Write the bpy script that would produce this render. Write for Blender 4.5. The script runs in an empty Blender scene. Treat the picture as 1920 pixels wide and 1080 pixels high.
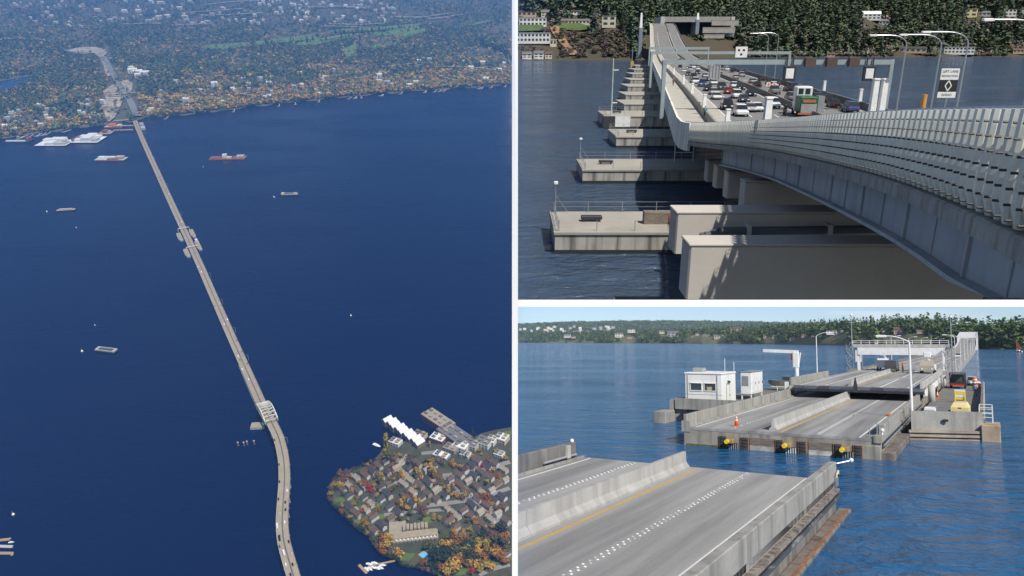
import bpy, math, random
import numpy as np
from mathutils import Matrix, Vector
# ---------------------------------------------------------------- camera, sky, sun, exposure
SC = bpy.context.scene
COL = SC.collection
FPX = 1391.0                      # focal length in pixels of the 1920 px wide picture
PITCH = math.atan(100 / FPX)      # the camera looks up a little
cam_d = bpy.data.cameras.new('camera'); cam = bpy.data.objects.new('camera', cam_d); COL.objects.link(cam)
cam_d.sensor_width = 36.0; cam_d.lens = 36.0 * FPX / 1920.0
cam_d.clip_start = 0.1; cam_d.clip_end = 4000000.0
cam.location = (0, 0, 0); cam.rotation_euler = (math.pi / 2 + PITCH, 0, 0)
SC.camera = cam
SUN_AZ, SUN_EL = math.radians(157), math.radians(38)      # azimuth from +Y towards +X
world = bpy.data.worlds.new('World'); SC.world = world; world.use_nodes = True
wn, wl = world.node_tree.nodes, world.node_tree.links
for n in list(wn): wn.remove(n)
w_out = wn.new('ShaderNodeOutputWorld'); w_bg = wn.new('ShaderNodeBackground'); w_sky = wn.new('ShaderNodeTexSky')
w_sky.sky_type = 'NISHITA'; w_sky.sun_disc = False
w_sky.sun_elevation = SUN_EL; w_sky.sun_rotation = SUN_AZ
w_sky.air_density = 0.65; w_sky.dust_density = 0.0; w_sky.ozone_density = 1.5; w_sky.altitude = 1500
w_bg.inputs['Strength'].default_value = 0.088
# thin low clouds, the same all round the sky
w_tc = wn.new('ShaderNodeTexCoord'); w_map = wn.new('ShaderNodeMapping'); w_map.inputs['Scale'].default_value = (1.0, 1.0, 7.0)
w_noi = wn.new('ShaderNodeTexNoise'); w_noi.inputs['Scale'].default_value = 5.5; w_noi.inputs['Detail'].default_value = 7
w_ramp = wn.new('ShaderNodeValToRGB'); w_ramp.color_ramp.elements[0].position = 0.52; w_ramp.color_ramp.elements[1].position = 0.78
w_mix = wn.new('ShaderNodeMix'); w_mix.data_type = 'RGBA'; w_mix.inputs['B'].default_value = (9.5, 9.8, 10.2, 1)
w_fac = wn.new('ShaderNodeMath'); w_fac.operation = 'MULTIPLY'; w_fac.inputs[1].default_value = 0.75
wl.new(w_tc.outputs['Generated'], w_map.inputs['Vector']); wl.new(w_map.outputs['Vector'], w_noi.inputs['Vector'])
wl.new(w_noi.outputs['Fac'], w_ramp.inputs['Fac']); wl.new(w_ramp.outputs['Color'], w_fac.inputs[0]); wl.new(w_fac.outputs[0], w_mix.inputs['Factor'])
wl.new(w_sky.outputs['Color'], w_mix.inputs['A']); wl.new(w_mix.outputs['Result'], w_bg.inputs['Color']); wl.new(w_bg.outputs['Background'], w_out.inputs['Surface'])
sun_d = bpy.data.lights.new('sun', 'SUN'); sun = bpy.data.objects.new('sun', sun_d); COL.objects.link(sun)
sun_d.energy = 4.0; sun_d.angle = math.radians(0.53); sun_d.color = (1.0, 0.94, 0.85)
SDIR = Vector((math.sin(SUN_AZ) * math.cos(SUN_EL), math.cos(SUN_AZ) * math.cos(SUN_EL), math.sin(SUN_EL)))
sun.rotation_euler = SDIR.to_track_quat('Z', 'Y').to_euler()
VS = SC.view_settings; VS.view_transform = 'Standard'; VS.look = 'None'; VS.exposure = 0.35; VS.gamma = 1.0; VS.use_curve_mapping = False
SC.cycles.max_bounces = 6; SC.cycles.diffuse_bounces = 2; SC.cycles.glossy_bounces = 3; SC.cycles.transmission_bounces = 3
SC.cycles.volume_bounces = 0; SC.cycles.caustics_reflective = False; SC.cycles.caustics_refractive = False

# ---------------------------------------------------------------- the three sites: each has its own ground plane and scale
RIGHT = np.array([1, 0, 0.]); FWD = np.array([0, math.cos(PITCH), math.sin(PITCH)]); UPV = np.array([0, -math.sin(PITCH), math.cos(PITCH)])
def ray(u, v): return FWD * FPX + RIGHT * (u - 960) + UPV * (540 - v)
class Site:
    """local metres, z = 0 on the water, Y away from the viewer who stands at (0, 0, H)"""
    def __init__(s, vh, H, scale):
        s.tau = 0.0 if vh == 640 else PITCH + math.atan((540 - vh) / FPX)
        s.H = H; s.scale = scale
        c, n = math.cos(s.tau), math.sin(s.tau)
        s.R = np.array([[1, 0, 0], [0, c, -n], [0, n, c]])
        s.M = Matrix.Scale(scale, 4) @ Matrix.Rotation(s.tau, 4, 'X') @ Matrix.Translation((0, 0, -H))
    def pz(s, u, v, z=0.0):                 # picture point -> place at height z
        r = s.R.T @ ray(u, v); t = (z - s.H) / r[2]; return Vector((r[0] * t, r[1] * t, z))
    def py(s, u, v, Y):                     # picture point -> place at distance Y
        r = s.R.T @ ray(u, v); t = Y / r[1]; return Vector((r[0] * t, Y, s.H + r[2] * t))
B = Site(640, 8.6, 250.0)      # the open drawspan
T = Site(85, 20.0, 1.0)       # the new bridge with its fence
L = Site(-184, 792.0, 0.0083) # the lake from the air
CUR = B
def site(s):
    global CUR; CUR = s
rnd = random.Random(7)

# ---------------------------------------------------------------- materials
MATS = {}
def _rgba(c): return (c[0], c[1], c[2], 1.0)
def mat(name, c1, c2=None, scale=1.0, rough=0.8, bump=0.0, stretch=(1, 1, 1), metal=0.0, detail=4.0, attr=None, rand=0.0, streak=None, lo=0.35, hi=0.65, fine=0.0, spec=None, bdist=0.1):
    """procedural surface: two tones mixed by noise, optional vertical stain streaks, fine grain, per-object variation"""
    if name in MATS: return MATS[name]
    m = bpy.data.materials.new(name); m.use_nodes = True; MATS[name] = m
    nt = m.node_tree; N = nt.nodes; K = nt.links
    b = N['Principled BSDF']; b.inputs['Roughness'].default_value = rough; b.inputs['Metallic'].default_value = metal
    if spec is not None: b.inputs['Specular IOR Level'].default_value = spec
    tc = N.new('ShaderNodeTexCoord'); mp = N.new('ShaderNodeMapping'); mp.inputs['Scale'].default_value = stretch
    K.new(tc.outputs['Object'], mp.inputs['Vector'])
    no = N.new('ShaderNodeTexNoise'); no.inputs['Scale'].default_value = scale; no.inputs['Detail'].default_value = detail; no.inputs['Roughness'].default_value = 0.6
    K.new(mp.outputs['Vector'], no.inputs['Vector'])
    out = None
    if attr:
        at = N.new('ShaderNodeAttribute'); at.attribute_name = attr; out = at.outputs['Color']
    else:
        mr = N.new('ShaderNodeMapRange'); mr.inputs['From Min'].default_value = lo; mr.inputs['From Max'].default_value = hi
        K.new(no.outputs['Fac'], mr.inputs['Value'])
        mx = N.new('ShaderNodeMix'); mx.data_type = 'RGBA'
        mx.inputs['A'].default_value = _rgba(c1); mx.inputs['B'].default_value = _rgba(c2 or [x * 0.8 for x in c1])
        K.new(mr.outputs['Result'], mx.inputs['Factor']); out = mx.outputs['Result']
    if streak:
        sc, col, amt = streak
        mp2 = N.new('ShaderNodeMapping'); mp2.inputs['Scale'].default_value = (sc, sc, sc * 0.06); K.new(tc.outputs['Object'], mp2.inputs['Vector'])
        n2 = N.new('ShaderNodeTexNoise'); n2.inputs['Scale'].default_value = 1.0; n2.inputs['Detail'].default_value = 5; K.new(mp2.outputs['Vector'], n2.inputs['Vector'])
        m2 = N.new('ShaderNodeMapRange'); m2.inputs['From Min'].default_value = 0.47; m2.inputs['From Max'].default_value = 0.64; m2.inputs['To Max'].default_value = amt; K.new(n2.outputs['Fac'], m2.inputs['Value'])
        x2 = N.new('ShaderNodeMix'); x2.data_type = 'RGBA'; x2.inputs['B'].default_value = _rgba(col); K.new(out, x2.inputs['A']); K.new(m2.outputs['Result'], x2.inputs['Factor']); out = x2.outputs['Result']
    if fine:
        n3 = N.new('ShaderNodeTexNoise'); n3.inputs['Scale'].default_value = scale * 14; n3.inputs['Detail'].default_value = 2; K.new(tc.outputs['Object'], n3.inputs['Vector'])
        m3 = N.new('ShaderNodeMapRange'); m3.inputs['To Min'].default_value = 1 - fine; m3.inputs['To Max'].default_value = 1 + fine; K.new(n3.outputs['Fac'], m3.inputs['Value'])
        x3 = N.new('ShaderNodeMix'); x3.data_type = 'RGBA'; x3.blend_type = 'MULTIPLY'; x3.inputs['Factor'].default_value = 1; K.new(out, x3.inputs['A']); K.new(m3.outputs['Result'], x3.inputs['B']); out = x3.outputs['Result']
    if rand:
        oi = N.new('ShaderNodeObjectInfo'); hs = N.new('ShaderNodeHueSaturation'); m4 = N.new('ShaderNodeMapRange')
        m4.inputs['To Min'].default_value = 1 - rand; m4.inputs['To Max'].default_value = 1 + rand; K.new(oi.outputs['Random'], m4.inputs['Value']); K.new(m4.outputs['Result'], hs.inputs['Value'])
        m5 = N.new('ShaderNodeMapRange'); m5.inputs['To Min'].default_value = 0.5 + rand * 0.06; m5.inputs['To Max'].default_value = 0.5 - rand * 0.06; K.new(oi.outputs['Random'], m5.inputs['Value']); K.new(m5.outputs['Result'], hs.inputs['Hue'])
        K.new(out, hs.inputs['Color']); out = hs.outputs['Color']
    K.new(out, b.inputs['Base Color'])
    if bump:
        bp = N.new('ShaderNodeBump'); bp.inputs['Strength'].default_value = bump; bp.inputs['Distance'].default_value = bdist * CUR.scale
        K.new(no.outputs['Fac'], bp.inputs['Height']); K.new(bp.outputs['Normal'], b.inputs['Normal'])
    return m
def leaf_mat(name, col, rand=0.3, attr=None):
    m = mat(name, col, [x * 0.62 for x in col], scale=0.35, rough=0.75, attr=attr, rand=rand, spec=0.2)
    b = m.node_tree.nodes['Principled BSDF']
    return m
def water_mat(name, deep, bumps, rough=0.06, patch=None, ior=1.33, spec=0.5):
    """bumps: list of (noise scale per metre, stretch xyz, rotation, height in metres)"""
    m = bpy.data.materials.new(name); m.use_nodes = True; nt = m.node_tree; N = nt.nodes; K = nt.links
    b = N['Principled BSDF']; b.inputs['Base Color'].default_value = _rgba(deep); b.inputs['Roughness'].default_value = rough; b.inputs['IOR'].default_value = ior
    b.inputs['Specular IOR Level'].default_value = spec
    tc = N.new('ShaderNodeTexCoord'); h = None
    for sc, st, rot, ht in bumps:
        mp = N.new('ShaderNodeMapping'); mp.inputs['Scale'].default_value = st; mp.inputs['Rotation'].default_value = (0, 0, rot); K.new(tc.outputs['Object'], mp.inputs['Vector'])
        no = N.new('ShaderNodeTexNoise'); no.inputs['Scale'].default_value = sc; no.inputs['Detail'].default_value = 5; no.inputs['Roughness'].default_value = 0.55; no.inputs['Distortion'].default_value = 0.7; K.new(mp.outputs['Vector'], no.inputs['Vector'])
        ml = N.new('ShaderNodeMath'); ml.operation = 'MULTIPLY'; ml.inputs[1].default_value = ht; K.new(no.outputs['Fac'], ml.inputs[0])
        if h is None: h = ml.outputs[0]
        else:
            ad = N.new('ShaderNodeMath'); K.new(h, ad.inputs[0]); K.new(ml.outputs[0], ad.inputs[1]); h = ad.outputs[0]
    bp = N.new('ShaderNodeBump'); bp.inputs['Strength'].default_value = 1.0; bp.inputs['Distance'].default_value = CUR.scale
    K.new(h, bp.inputs['Height']); K.new(bp.outputs['Normal'], b.inputs['Normal'])
    if patch:      # wind patches: rougher water here and there
        ps, lo, hi = patch
        mp = N.new('ShaderNodeMapping'); mp.inputs['Scale'].default_value = (1, 3.0, 1); K.new(tc.outputs['Object'], mp.inputs['Vector'])
        no = N.new('ShaderNodeTexNoise'); no.inputs['Scale'].default_value = ps; no.inputs['Detail'].default_value = 4; K.new(mp.outputs['Vector'], no.inputs['Vector'])
        mr = N.new('ShaderNodeMapRange'); mr.inputs['From Min'].default_value = 0.35; mr.inputs['From Max'].default_value = 0.65; mr.inputs['To Min'].default_value = lo; mr.inputs['To Max'].default_value = hi
        K.new(no.outputs['Fac'], mr.inputs['Value']); K.new(mr.outputs['Result'], b.inputs['Roughness'])
    MATS[name] = m
    return m
def paint(name, c, rough=0.5, metal=0.0, rand=0.0):
    return mat(name, c, [x * 0.86 for x in c], scale=1.3, rough=rough, metal=metal, rand=rand, fine=0.05)

# ---------------------------------------------------------------- mesh building
class MB:
    def __init__(s): s.v = []; s.f = []; s.xf = None
    def add(s, vs, fs):
        o = len(s.v)
        s.v += [tuple(v) for v in vs]; s.f += [tuple(i + o for i in f) for f in fs]; return s
    def box(s, x0, x1, y0, y1, z0, z1, taper=0.0):
        t = taper
        return s.add([(x0, y0, z0), (x1, y0, z0), (x1, y1, z0), (x0, y1, z0), (x0 + t, y0 + t, z1), (x1 - t, y0 + t, z1), (x1 - t, y1 - t, z1), (x0 + t, y1 - t, z1)],
                     [(0, 3, 2, 1), (4, 5, 6, 7), (0, 1, 5, 4), (1, 2, 6, 5), (2, 3, 7, 6), (3, 0, 4, 7)])
    def cbox(s, x0, x1, y0, y1, z0, z1, c=0.02):
        """box with its upright edges and top edge cut"""
        p = [(x0 + c, y0), (x1 - c, y0), (x1, y0 + c), (x1, y1 - c), (x1 - c, y1), (x0 + c, y1), (x0, y1 - c), (x0, y0 + c)]
        cx, cy = (x0 + x1) / 2, (y0 + y1) / 2
        vs = [(a, b, z0) for a, b in p] + [(a, b, z1 - c) for a, b in p] + [(a + (c if a < cx else -c), b + (c if b < cy else -c), z1) for a, b in p]
        fs = [tuple(range(7, -1, -1)), tuple(range(16, 24))]
        for k in range(8):
            n = (k + 1) % 8; fs += [(k, n, n + 8, k + 8), (k + 8, n + 8, n + 16, k + 16)]
        return s.add(vs, fs)
    def bar(s, p, q, w, h=None, up=(0, 0, 1)):
        """rectangular bar from p to q"""
        p, q = Vector(p), Vector(q); d = (q - p)
        if d.length < 1e-9: return s
        d.normalize(); u = Vector(up)
        if abs(d.dot(u)) > 0.98: u = Vector((1, 0, 0))
        a = d.cross(u).normalized() * w / 2; b = a.cross(d).normalized() * (h or w) / 2
        vs = [p - a - b, p + a - b, p + a + b, p - a + b, q - a - b, q + a - b, q + a + b, q - a + b]
        return s.add(vs, [(0, 1, 2, 3), (7, 6, 5, 4), (0, 4, 5, 1), (1, 5, 6, 2), (2, 6, 7, 3), (3, 7, 4, 0)])
    def cyl(s, p, q, r, r2=None, n=8, caps=True):
        p, q = Vector(p), Vector(q); d = (q - p).normalized(); r2 = r if r2 is None else r2
        u = Vector((0, 0, 1)) if abs(d.z) < 0.9 else Vector((1, 0, 0)); a = d.cross(u).normalized(); b = d.cross(a)
        vs = []
        for c, rr in ((p, r), (q, r2)):
            for k in range(n):
                t = 2 * math.pi * k / n; vs.append(c + (a * math.cos(t) + b * math.sin(t)) * rr)
        fs = [(k, (k + 1) % n, n + (k + 1) % n, n + k) for k in range(n)]
        if caps: fs += [tuple(range(n - 1, -1, -1)), tuple(range(n, 2 * n))]
        return s.add(vs, fs)
    def tube(s, pts, r, n=6):
        for a, b in zip(pts[:-1], pts[1:]): s.cyl(a, b, r, n=n)
        return s
    def sphere(s, c, r, n=8, m=5, sq=(1, 1, 1)):
        vs = [(c[0], c[1], c[2] - r * sq[2])]; fs = []
        for i in range(1, m):
            t = math.pi * i / m
            for k in range(n):
                p = 2 * math.pi * k / n; vs.append((c[0] + r * sq[0] * math.sin(t) * math.cos(p), c[1] + r * sq[1] * math.sin(t) * math.sin(p), c[2] - r * sq[2] * math.cos(t)))
        vs.append((c[0], c[1], c[2] + r * sq[2])); e = len(vs) - 1
        for k in range(n):
            fs.append((0, 1 + (k + 1) % n, 1 + k)); fs.append((e, e - n + k, e - n + (k + 1) % n))
            for i in range(m - 2): a = 1 + i * n; fs.append((a + k, a + (k + 1) % n, a + n + (k + 1) % n, a + n + k))
        return s.add(vs, fs)
    def prism(s, poly, z0, z1):
        n = len(poly); vs = [(p[0], p[1], z0) for p in poly] + [(p[0], p[1], z1) for p in poly]
        return s.add(vs, [tuple(range(n - 1, -1, -1)), tuple(range(n, 2 * n))] + [(k, (k + 1) % n, n + (k + 1) % n, n + k) for k in range(n)])
    def loft(s, secs, closed=True, caps=True):
        """rings of equal length joined in order"""
        n = len(secs[0]); vs = [p for sec in secs for p in sec]; fs = []
        for i in range(len(secs) - 1):
            for k in range(n if closed else n - 1):
                a, b = i * n + k, i * n + (k + 1) % n; fs.append((a, b, b + n, a + n))
        if caps and closed: fs += [tuple(range(n - 1, -1, -1)), tuple(range((len(secs) - 1) * n, len(secs) * n))]
        return s.add(vs, fs)
    def gable(s, x0, x1, y0, y1, z0, z1, over=0.3, th=0.2, axis='x'):
        """two roof slopes with thickness, ridge along axis"""
        if axis == 'x':
            ym = (y0 + y1) / 2; sl = (z1 - z0) / ((y1 - y0) / 2); zo = z0 - over * sl
            pts = [(y0 - over, zo), (ym, z1), (y1 + over, zo), (y1 + over, zo + th), (ym, z1 + th * 1.2), (y0 - over, zo + th)]
            return s.loft([[(x0 - over, a, b) for a, b in pts], [(x1 + over, a, b) for a, b in pts]])
        xm = (x0 + x1) / 2; sl = (z1 - z0) / ((x1 - x0) / 2); zo = z0 - over * sl
        pts = [(x0 - over, zo), (xm, z1), (x1 + over, zo), (x1 + over, zo + th), (xm, z1 + th * 1.2), (x0 - over, zo + th)]
        return s.loft([[(a, y0 - over, b) for a, b in pts], [(a, y1 + over, b) for a, b in pts]])
    def gwall(s, x0, x1, y0, y1, z0, zw, zr, axis='x'):
        """house body with gable ends"""
        if axis == 'x':
            ym = (y0 + y1) / 2; p = [(y0, z0), (y1, z0), (y1, zw), (ym, zr), (y0, zw)]
            return s.loft([[(x0, a, b) for a, b in p], [(x1, a, b) for a, b in p]])
        xm = (x0 + x1) / 2; p = [(x0, z0), (x1, z0), (x1, zw), (xm, zr), (x0, zw)]
        return s.loft([[(a, y0, b) for a, b in p], [(a, y1, b) for a, b in p]])
    def mesh(s, name, m=None, smooth=False):
        me = bpy.data.meshes.new(name); me.from_pydata([tuple(v) for v in s.v], [], s.f); me.validate(); me.update()
        if m: me.materials.append(m)
        if smooth:
            for p in me.polygons: p.use_smooth = True
        import bmesh
        bm = bmesh.new(); bm.from_mesh(me); bmesh.ops.recalc_face_normals(bm, faces=bm.faces); bm.to_mesh(me); bm.free()
        return me
def place(o, loc=(0, 0, 0), rz=0.0, sc=1.0):
    o.matrix_world = CUR.M @ Matrix.Translation(loc) @ Matrix.Rotation(rz, 4, 'Z') @ Matrix.Scale(sc, 4)
def thing(name, label, cat, loc=(0, 0, 0), rz=0.0, group=None, sc=1.0, kind=None):
    o = bpy.data.objects.new(name, None); COL.objects.link(o); o.empty_display_size = 0.1; place(o, loc, rz, sc)
    tag(o, label, cat, group, kind); return o
def tag(o, label=None, cat=None, group=None, kind=None):
    if label: o['label'] = label
    if cat: o['category'] = cat
    if group: o['group'] = group
    if kind: o['kind'] = kind
def part(name, mb, m, parent, smooth=False, label=None):
    me = mb if isinstance(mb, bpy.types.Mesh) else mb.mesh(name, m, smooth)
    o = bpy.data.objects.new(name, me); COL.objects.link(o); o.parent = parent
    if isinstance(mb, bpy.types.Mesh) and m is not None:
        o.material_slots[0].link = 'OBJECT'; o.material_slots[0].material = m
    if label: o['label'] = label
    return o
def at_part(name, me, m, parent, loc, rz=0.0, sc=1.0):
    o = part(name, me, m, parent); o.location = loc; o.rotation_euler = (0, 0, rz); o.scale = (sc, sc, sc); return o
def single(name, mb, m, label=None, cat=None, loc=(0, 0, 0), rz=0.0, group=None, kind=None, smooth=False, sc=1.0):
    me = mb if isinstance(mb, bpy.types.Mesh) else mb.mesh(name, m, smooth)
    o = bpy.data.objects.new(name, me); COL.objects.link(o); place(o, loc, rz, sc)
    if isinstance(mb, bpy.types.Mesh) and m is not None:
        o.material_slots[0].link = 'OBJECT'; o.material_slots[0].material = m
    tag(o, label, cat, group, kind); return o
def text(s, size, m, parent, loc, rot, depth=0.004):
    c = bpy.data.curves.new('lettering', 'FONT'); c.body = s; c.size = size; c.align_x = 'CENTER'; c.align_y = 'CENTER'; c.extrude = depth
    tmp = bpy.data.objects.new('lettering', c); COL.objects.link(tmp); me = bpy.data.meshes.new_from_object(tmp.evaluated_get(bpy.context.evaluated_depsgraph_get())); bpy.data.objects.remove(tmp)
    me.materials.clear(); me.materials.append(m); o = bpy.data.objects.new('lettering', me); COL.objects.link(o); o.parent = parent; o.location = loc; o.rotation_euler = rot; return o
def mesh_np(name, V, F4, m, col=None):
    """quads from numpy; col = one colour per face"""
    me = bpy.data.meshes.new(name); nv, nf = len(V), len(F4); k = F4.shape[1]
    me.vertices.add(nv); me.vertices.foreach_set('co', np.ascontiguousarray(V, np.float32).ravel())
    me.loops.add(nf * k); me.loops.foreach_set('vertex_index', np.ascontiguousarray(F4, np.int32).ravel())
    me.polygons.add(nf); me.polygons.foreach_set('loop_start', np.arange(0, nf * k, k, dtype=np.int32)); me.polygons.foreach_set('loop_total', np.full(nf, k, np.int32))
    if col is not None:
        a = me.attributes.new('col', 'FLOAT_COLOR', 'FACE'); a.data.foreach_set('color', np.concatenate([col, np.ones((nf, 1))], 1).astype(np.float32).ravel())
    me.materials.append(m); me.update(calc_edges=True); me.validate(); return me

# ---------------------------------------------------------------- trees
def crown_quads(kind, n, seed):
    """leaf clumps spread through a crown of height 1 standing on z = 0: vertices (n*4, 3)"""
    g = np.random.default_rng(seed)
    if kind == 'fir':
        h = 1 - np.sqrt(g.random(n)) * 0.93; h = np.clip(h, 0.05, 0.99)
        lay = 0.8 + 0.2 * np.sign(np.sin(h * 46 + g.random() * 6)); R = 0.19 * (1 - h) ** 0.85 * lay + 0.008
        a = g.random(n) * 6.283; lob = 1 + 0.22 * np.sin(a * 3 + seed) ; r = R * np.sqrt(g.random(n) * 0.8 + 0.2) * lob
        c = np.stack([r * np.cos(a), r * np.sin(a), h - r * 0.35], 1); s = 0.032 * (0.7 + g.random(n)) * (0.5 + (1 - h)); drop = -0.55
    elif kind == 'poplar':
        h = g.random(n) * 0.92 + 0.06; R = 0.15 * np.sin(np.clip(h, 0, 1) ** 0.7 * 3.05) ** 0.6 + 0.01
        a = g.random(n) * 6.283; r = R * np.sqrt(g.random(n) * 0.75 + 0.25) * (1 + 0.2 * np.sin(a * 2 + h * 9 + seed))
        c = np.stack([r * np.cos(a), r * np.sin(a), h], 1); s = 0.04 * (0.7 + g.random(n)); drop = 0.4
    else:
        nb = 9; bc = g.normal(size=(nb, 3)); bc /= np.linalg.norm(bc, axis=1)[:, None]; bc = bc * np.array([0.24, 0.24, 0.2]) * (0.6 + 0.5 * g.random((nb, 1))) + np.array([0, 0, 0.6])
        i = g.integers(0, nb, n); d = g.normal(size=(n, 3)); d /= np.linalg.norm(d, axis=1)[:, None]
        c = bc[i] + d * (0.17 + 0.09 * g.random((n, 1))) * (0.55 + 0.45 * g.random((n, 1))); c[:, 2] = np.clip(c[:, 2], 0.16, 1.0); s = 0.05 * (0.6 + 0.8 * g.random(n)); drop = 0.0
    nrm = g.normal(size=(n, 3)) * 0.6; out = c - np.array([0, 0, 0.5 if kind != 'fir' else 0]); out[:, 2] *= 0.5; nrm += out / (np.linalg.norm(out, axis=1)[:, None] + 1e-6) * 1.0; nrm[:, 2] += 0.35
    nrm /= np.linalg.norm(nrm, axis=1)[:, None]
    t = np.cross(nrm, g.normal(size=(n, 3))); t /= np.linalg.norm(t, axis=1)[:, None] + 1e-9; b = np.cross(nrm, t)
    s = s * min(1.9, math.sqrt(240.0 / n)); s = s[:, None]; t = t * s * (0.8 + 0.7 * g.random((n, 1))); b = b * s * (0.6 + 0.6 * g.random((n, 1)))
    return np.stack([c - t, c + b * 0.9, c + t, c - b * 0.9], 1).reshape(-1, 3)
TREE_MESH = {}
def tree_meshes(kind, seed, n):
    k = (kind, seed, n)
    if k not in TREE_MESH:
        V = crown_quads(kind, n, seed); cm = mesh_np('crown', V, np.arange(len(V)).reshape(-1, 4), leaf_mat('foliage_green', (0.05, 0.075, 0.03)))
        t = MB(); top = {'fir': 0.95, 'poplar': 0.75}.get(kind, 0.62); t.cyl((0, 0, -0.03), (0, 0, top * 0.55), 0.018, 0.011, 6, False); t.cyl((0, 0, top * 0.55), (0.01, 0, top), 0.011, 0.003, 5, False)
        if kind not in ('fir',):
            for q in range(4): a = q * 1.6 + seed; t.cyl((0, 0, 0.3 + 0.07 * q), (0.16 * math.cos(a), 0.16 * math.sin(a), 0.55 + 0.07 * q), 0.009, 0.003, 4, False)
        TREE_MESH[k] = (cm, t.mesh('trunk', BARK))
    return TREE_MESH[k]
BARK = mat('bark', (0.09, 0.065, 0.045), (0.05, 0.04, 0.03), scale=2.0, rough=0.9)
def tree(kind, seed, n, loc, h, m, label, group, name, wide=1.0, rz=0.0):
    c, t = tree_meshes(kind, seed, n)
    r = thing(name, label, 'tree', loc, rz, group, h)
    r.scale = (r.scale[0] * wide, r.scale[1] * wide, r.scale[2])
    part('crown', c, m, r); part('trunk', t, BARK, r); return r
def forest(name, pts, label, m, nq=40, variants=6, kindcol=None):
    """a wood read as one mass: pts = list of (x, y, z, height, kind, (r, g, b), wide)"""
    base = {}
    Vs, Cs = [], []
    g = np.random.default_rng(3)
    for (x, y, z, h, kind, col, wide) in pts:
        k = (kind, int(g.integers(0, variants)))
        if k not in base: base[k] = crown_quads(kind, nq, 100 + k[1] * 7)
        a = g.random() * 6.283; c, s = math.cos(a), math.sin(a); b = base[k]
        V = np.empty_like(b); V[:, 0] = (b[:, 0] * c - b[:, 1] * s) * h * wide + x; V[:, 1] = (b[:, 0] * s + b[:, 1] * c) * h * wide + y; V[:, 2] = b[:, 2] * h + z
        Vs.append(V); q = len(b) // 4; j = 0.75 + 0.5 * g.random((q, 1)); Cs.append(np.clip(np.array(col)[None, :] * j, 0, 1))
    V = np.concatenate(Vs); C = np.concatenate(Cs)
    me = mesh_np(name, V, np.arange(len(V)).reshape(-1, 4), m, C)
    return single(name, me, None, label, 'forest', kind='stuff')
FOREST_M = mat('forest_leaves', (0.05, 0.07, 0.03), scale=0.3, rough=0.8, attr='col', spec=0.15)

# ---------------------------------------------------------------- vehicles
GLASS = mat('car_glass', (0.015, 0.02, 0.025), (0.03, 0.035, 0.04), scale=2, rough=0.08)
TYRE = mat('tyre_rubber', (0.02, 0.02, 0.02), scale=5, rough=0.85)
RIM = paint('wheel_rim', (0.45, 0.46, 0.47), 0.35, 0.8)
LAMP_W = paint('headlight_glass', (0.85, 0.87, 0.9), 0.15); LAMP_R = paint('tail_lamp_red', (0.45, 0.02, 0.015), 0.25)
CARPAINT = {k: mat('car_paint_' + k, c, [x * 0.9 for x in c], scale=0.8, rough=0.28, spec=0.6) for k, c in dict(
    white=(0.72, 0.73, 0.74), silver=(0.42, 0.43, 0.45), black=(0.018, 0.018, 0.02), charcoal=(0.06, 0.065, 0.07), red=(0.42, 0.02, 0.02), blue=(0.04, 0.08, 0.22), grey=(0.2, 0.21, 0.22), beige=(0.4, 0.36, 0.28), green=(0.03, 0.14, 0.07)).items()}
CARM = {}
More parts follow.
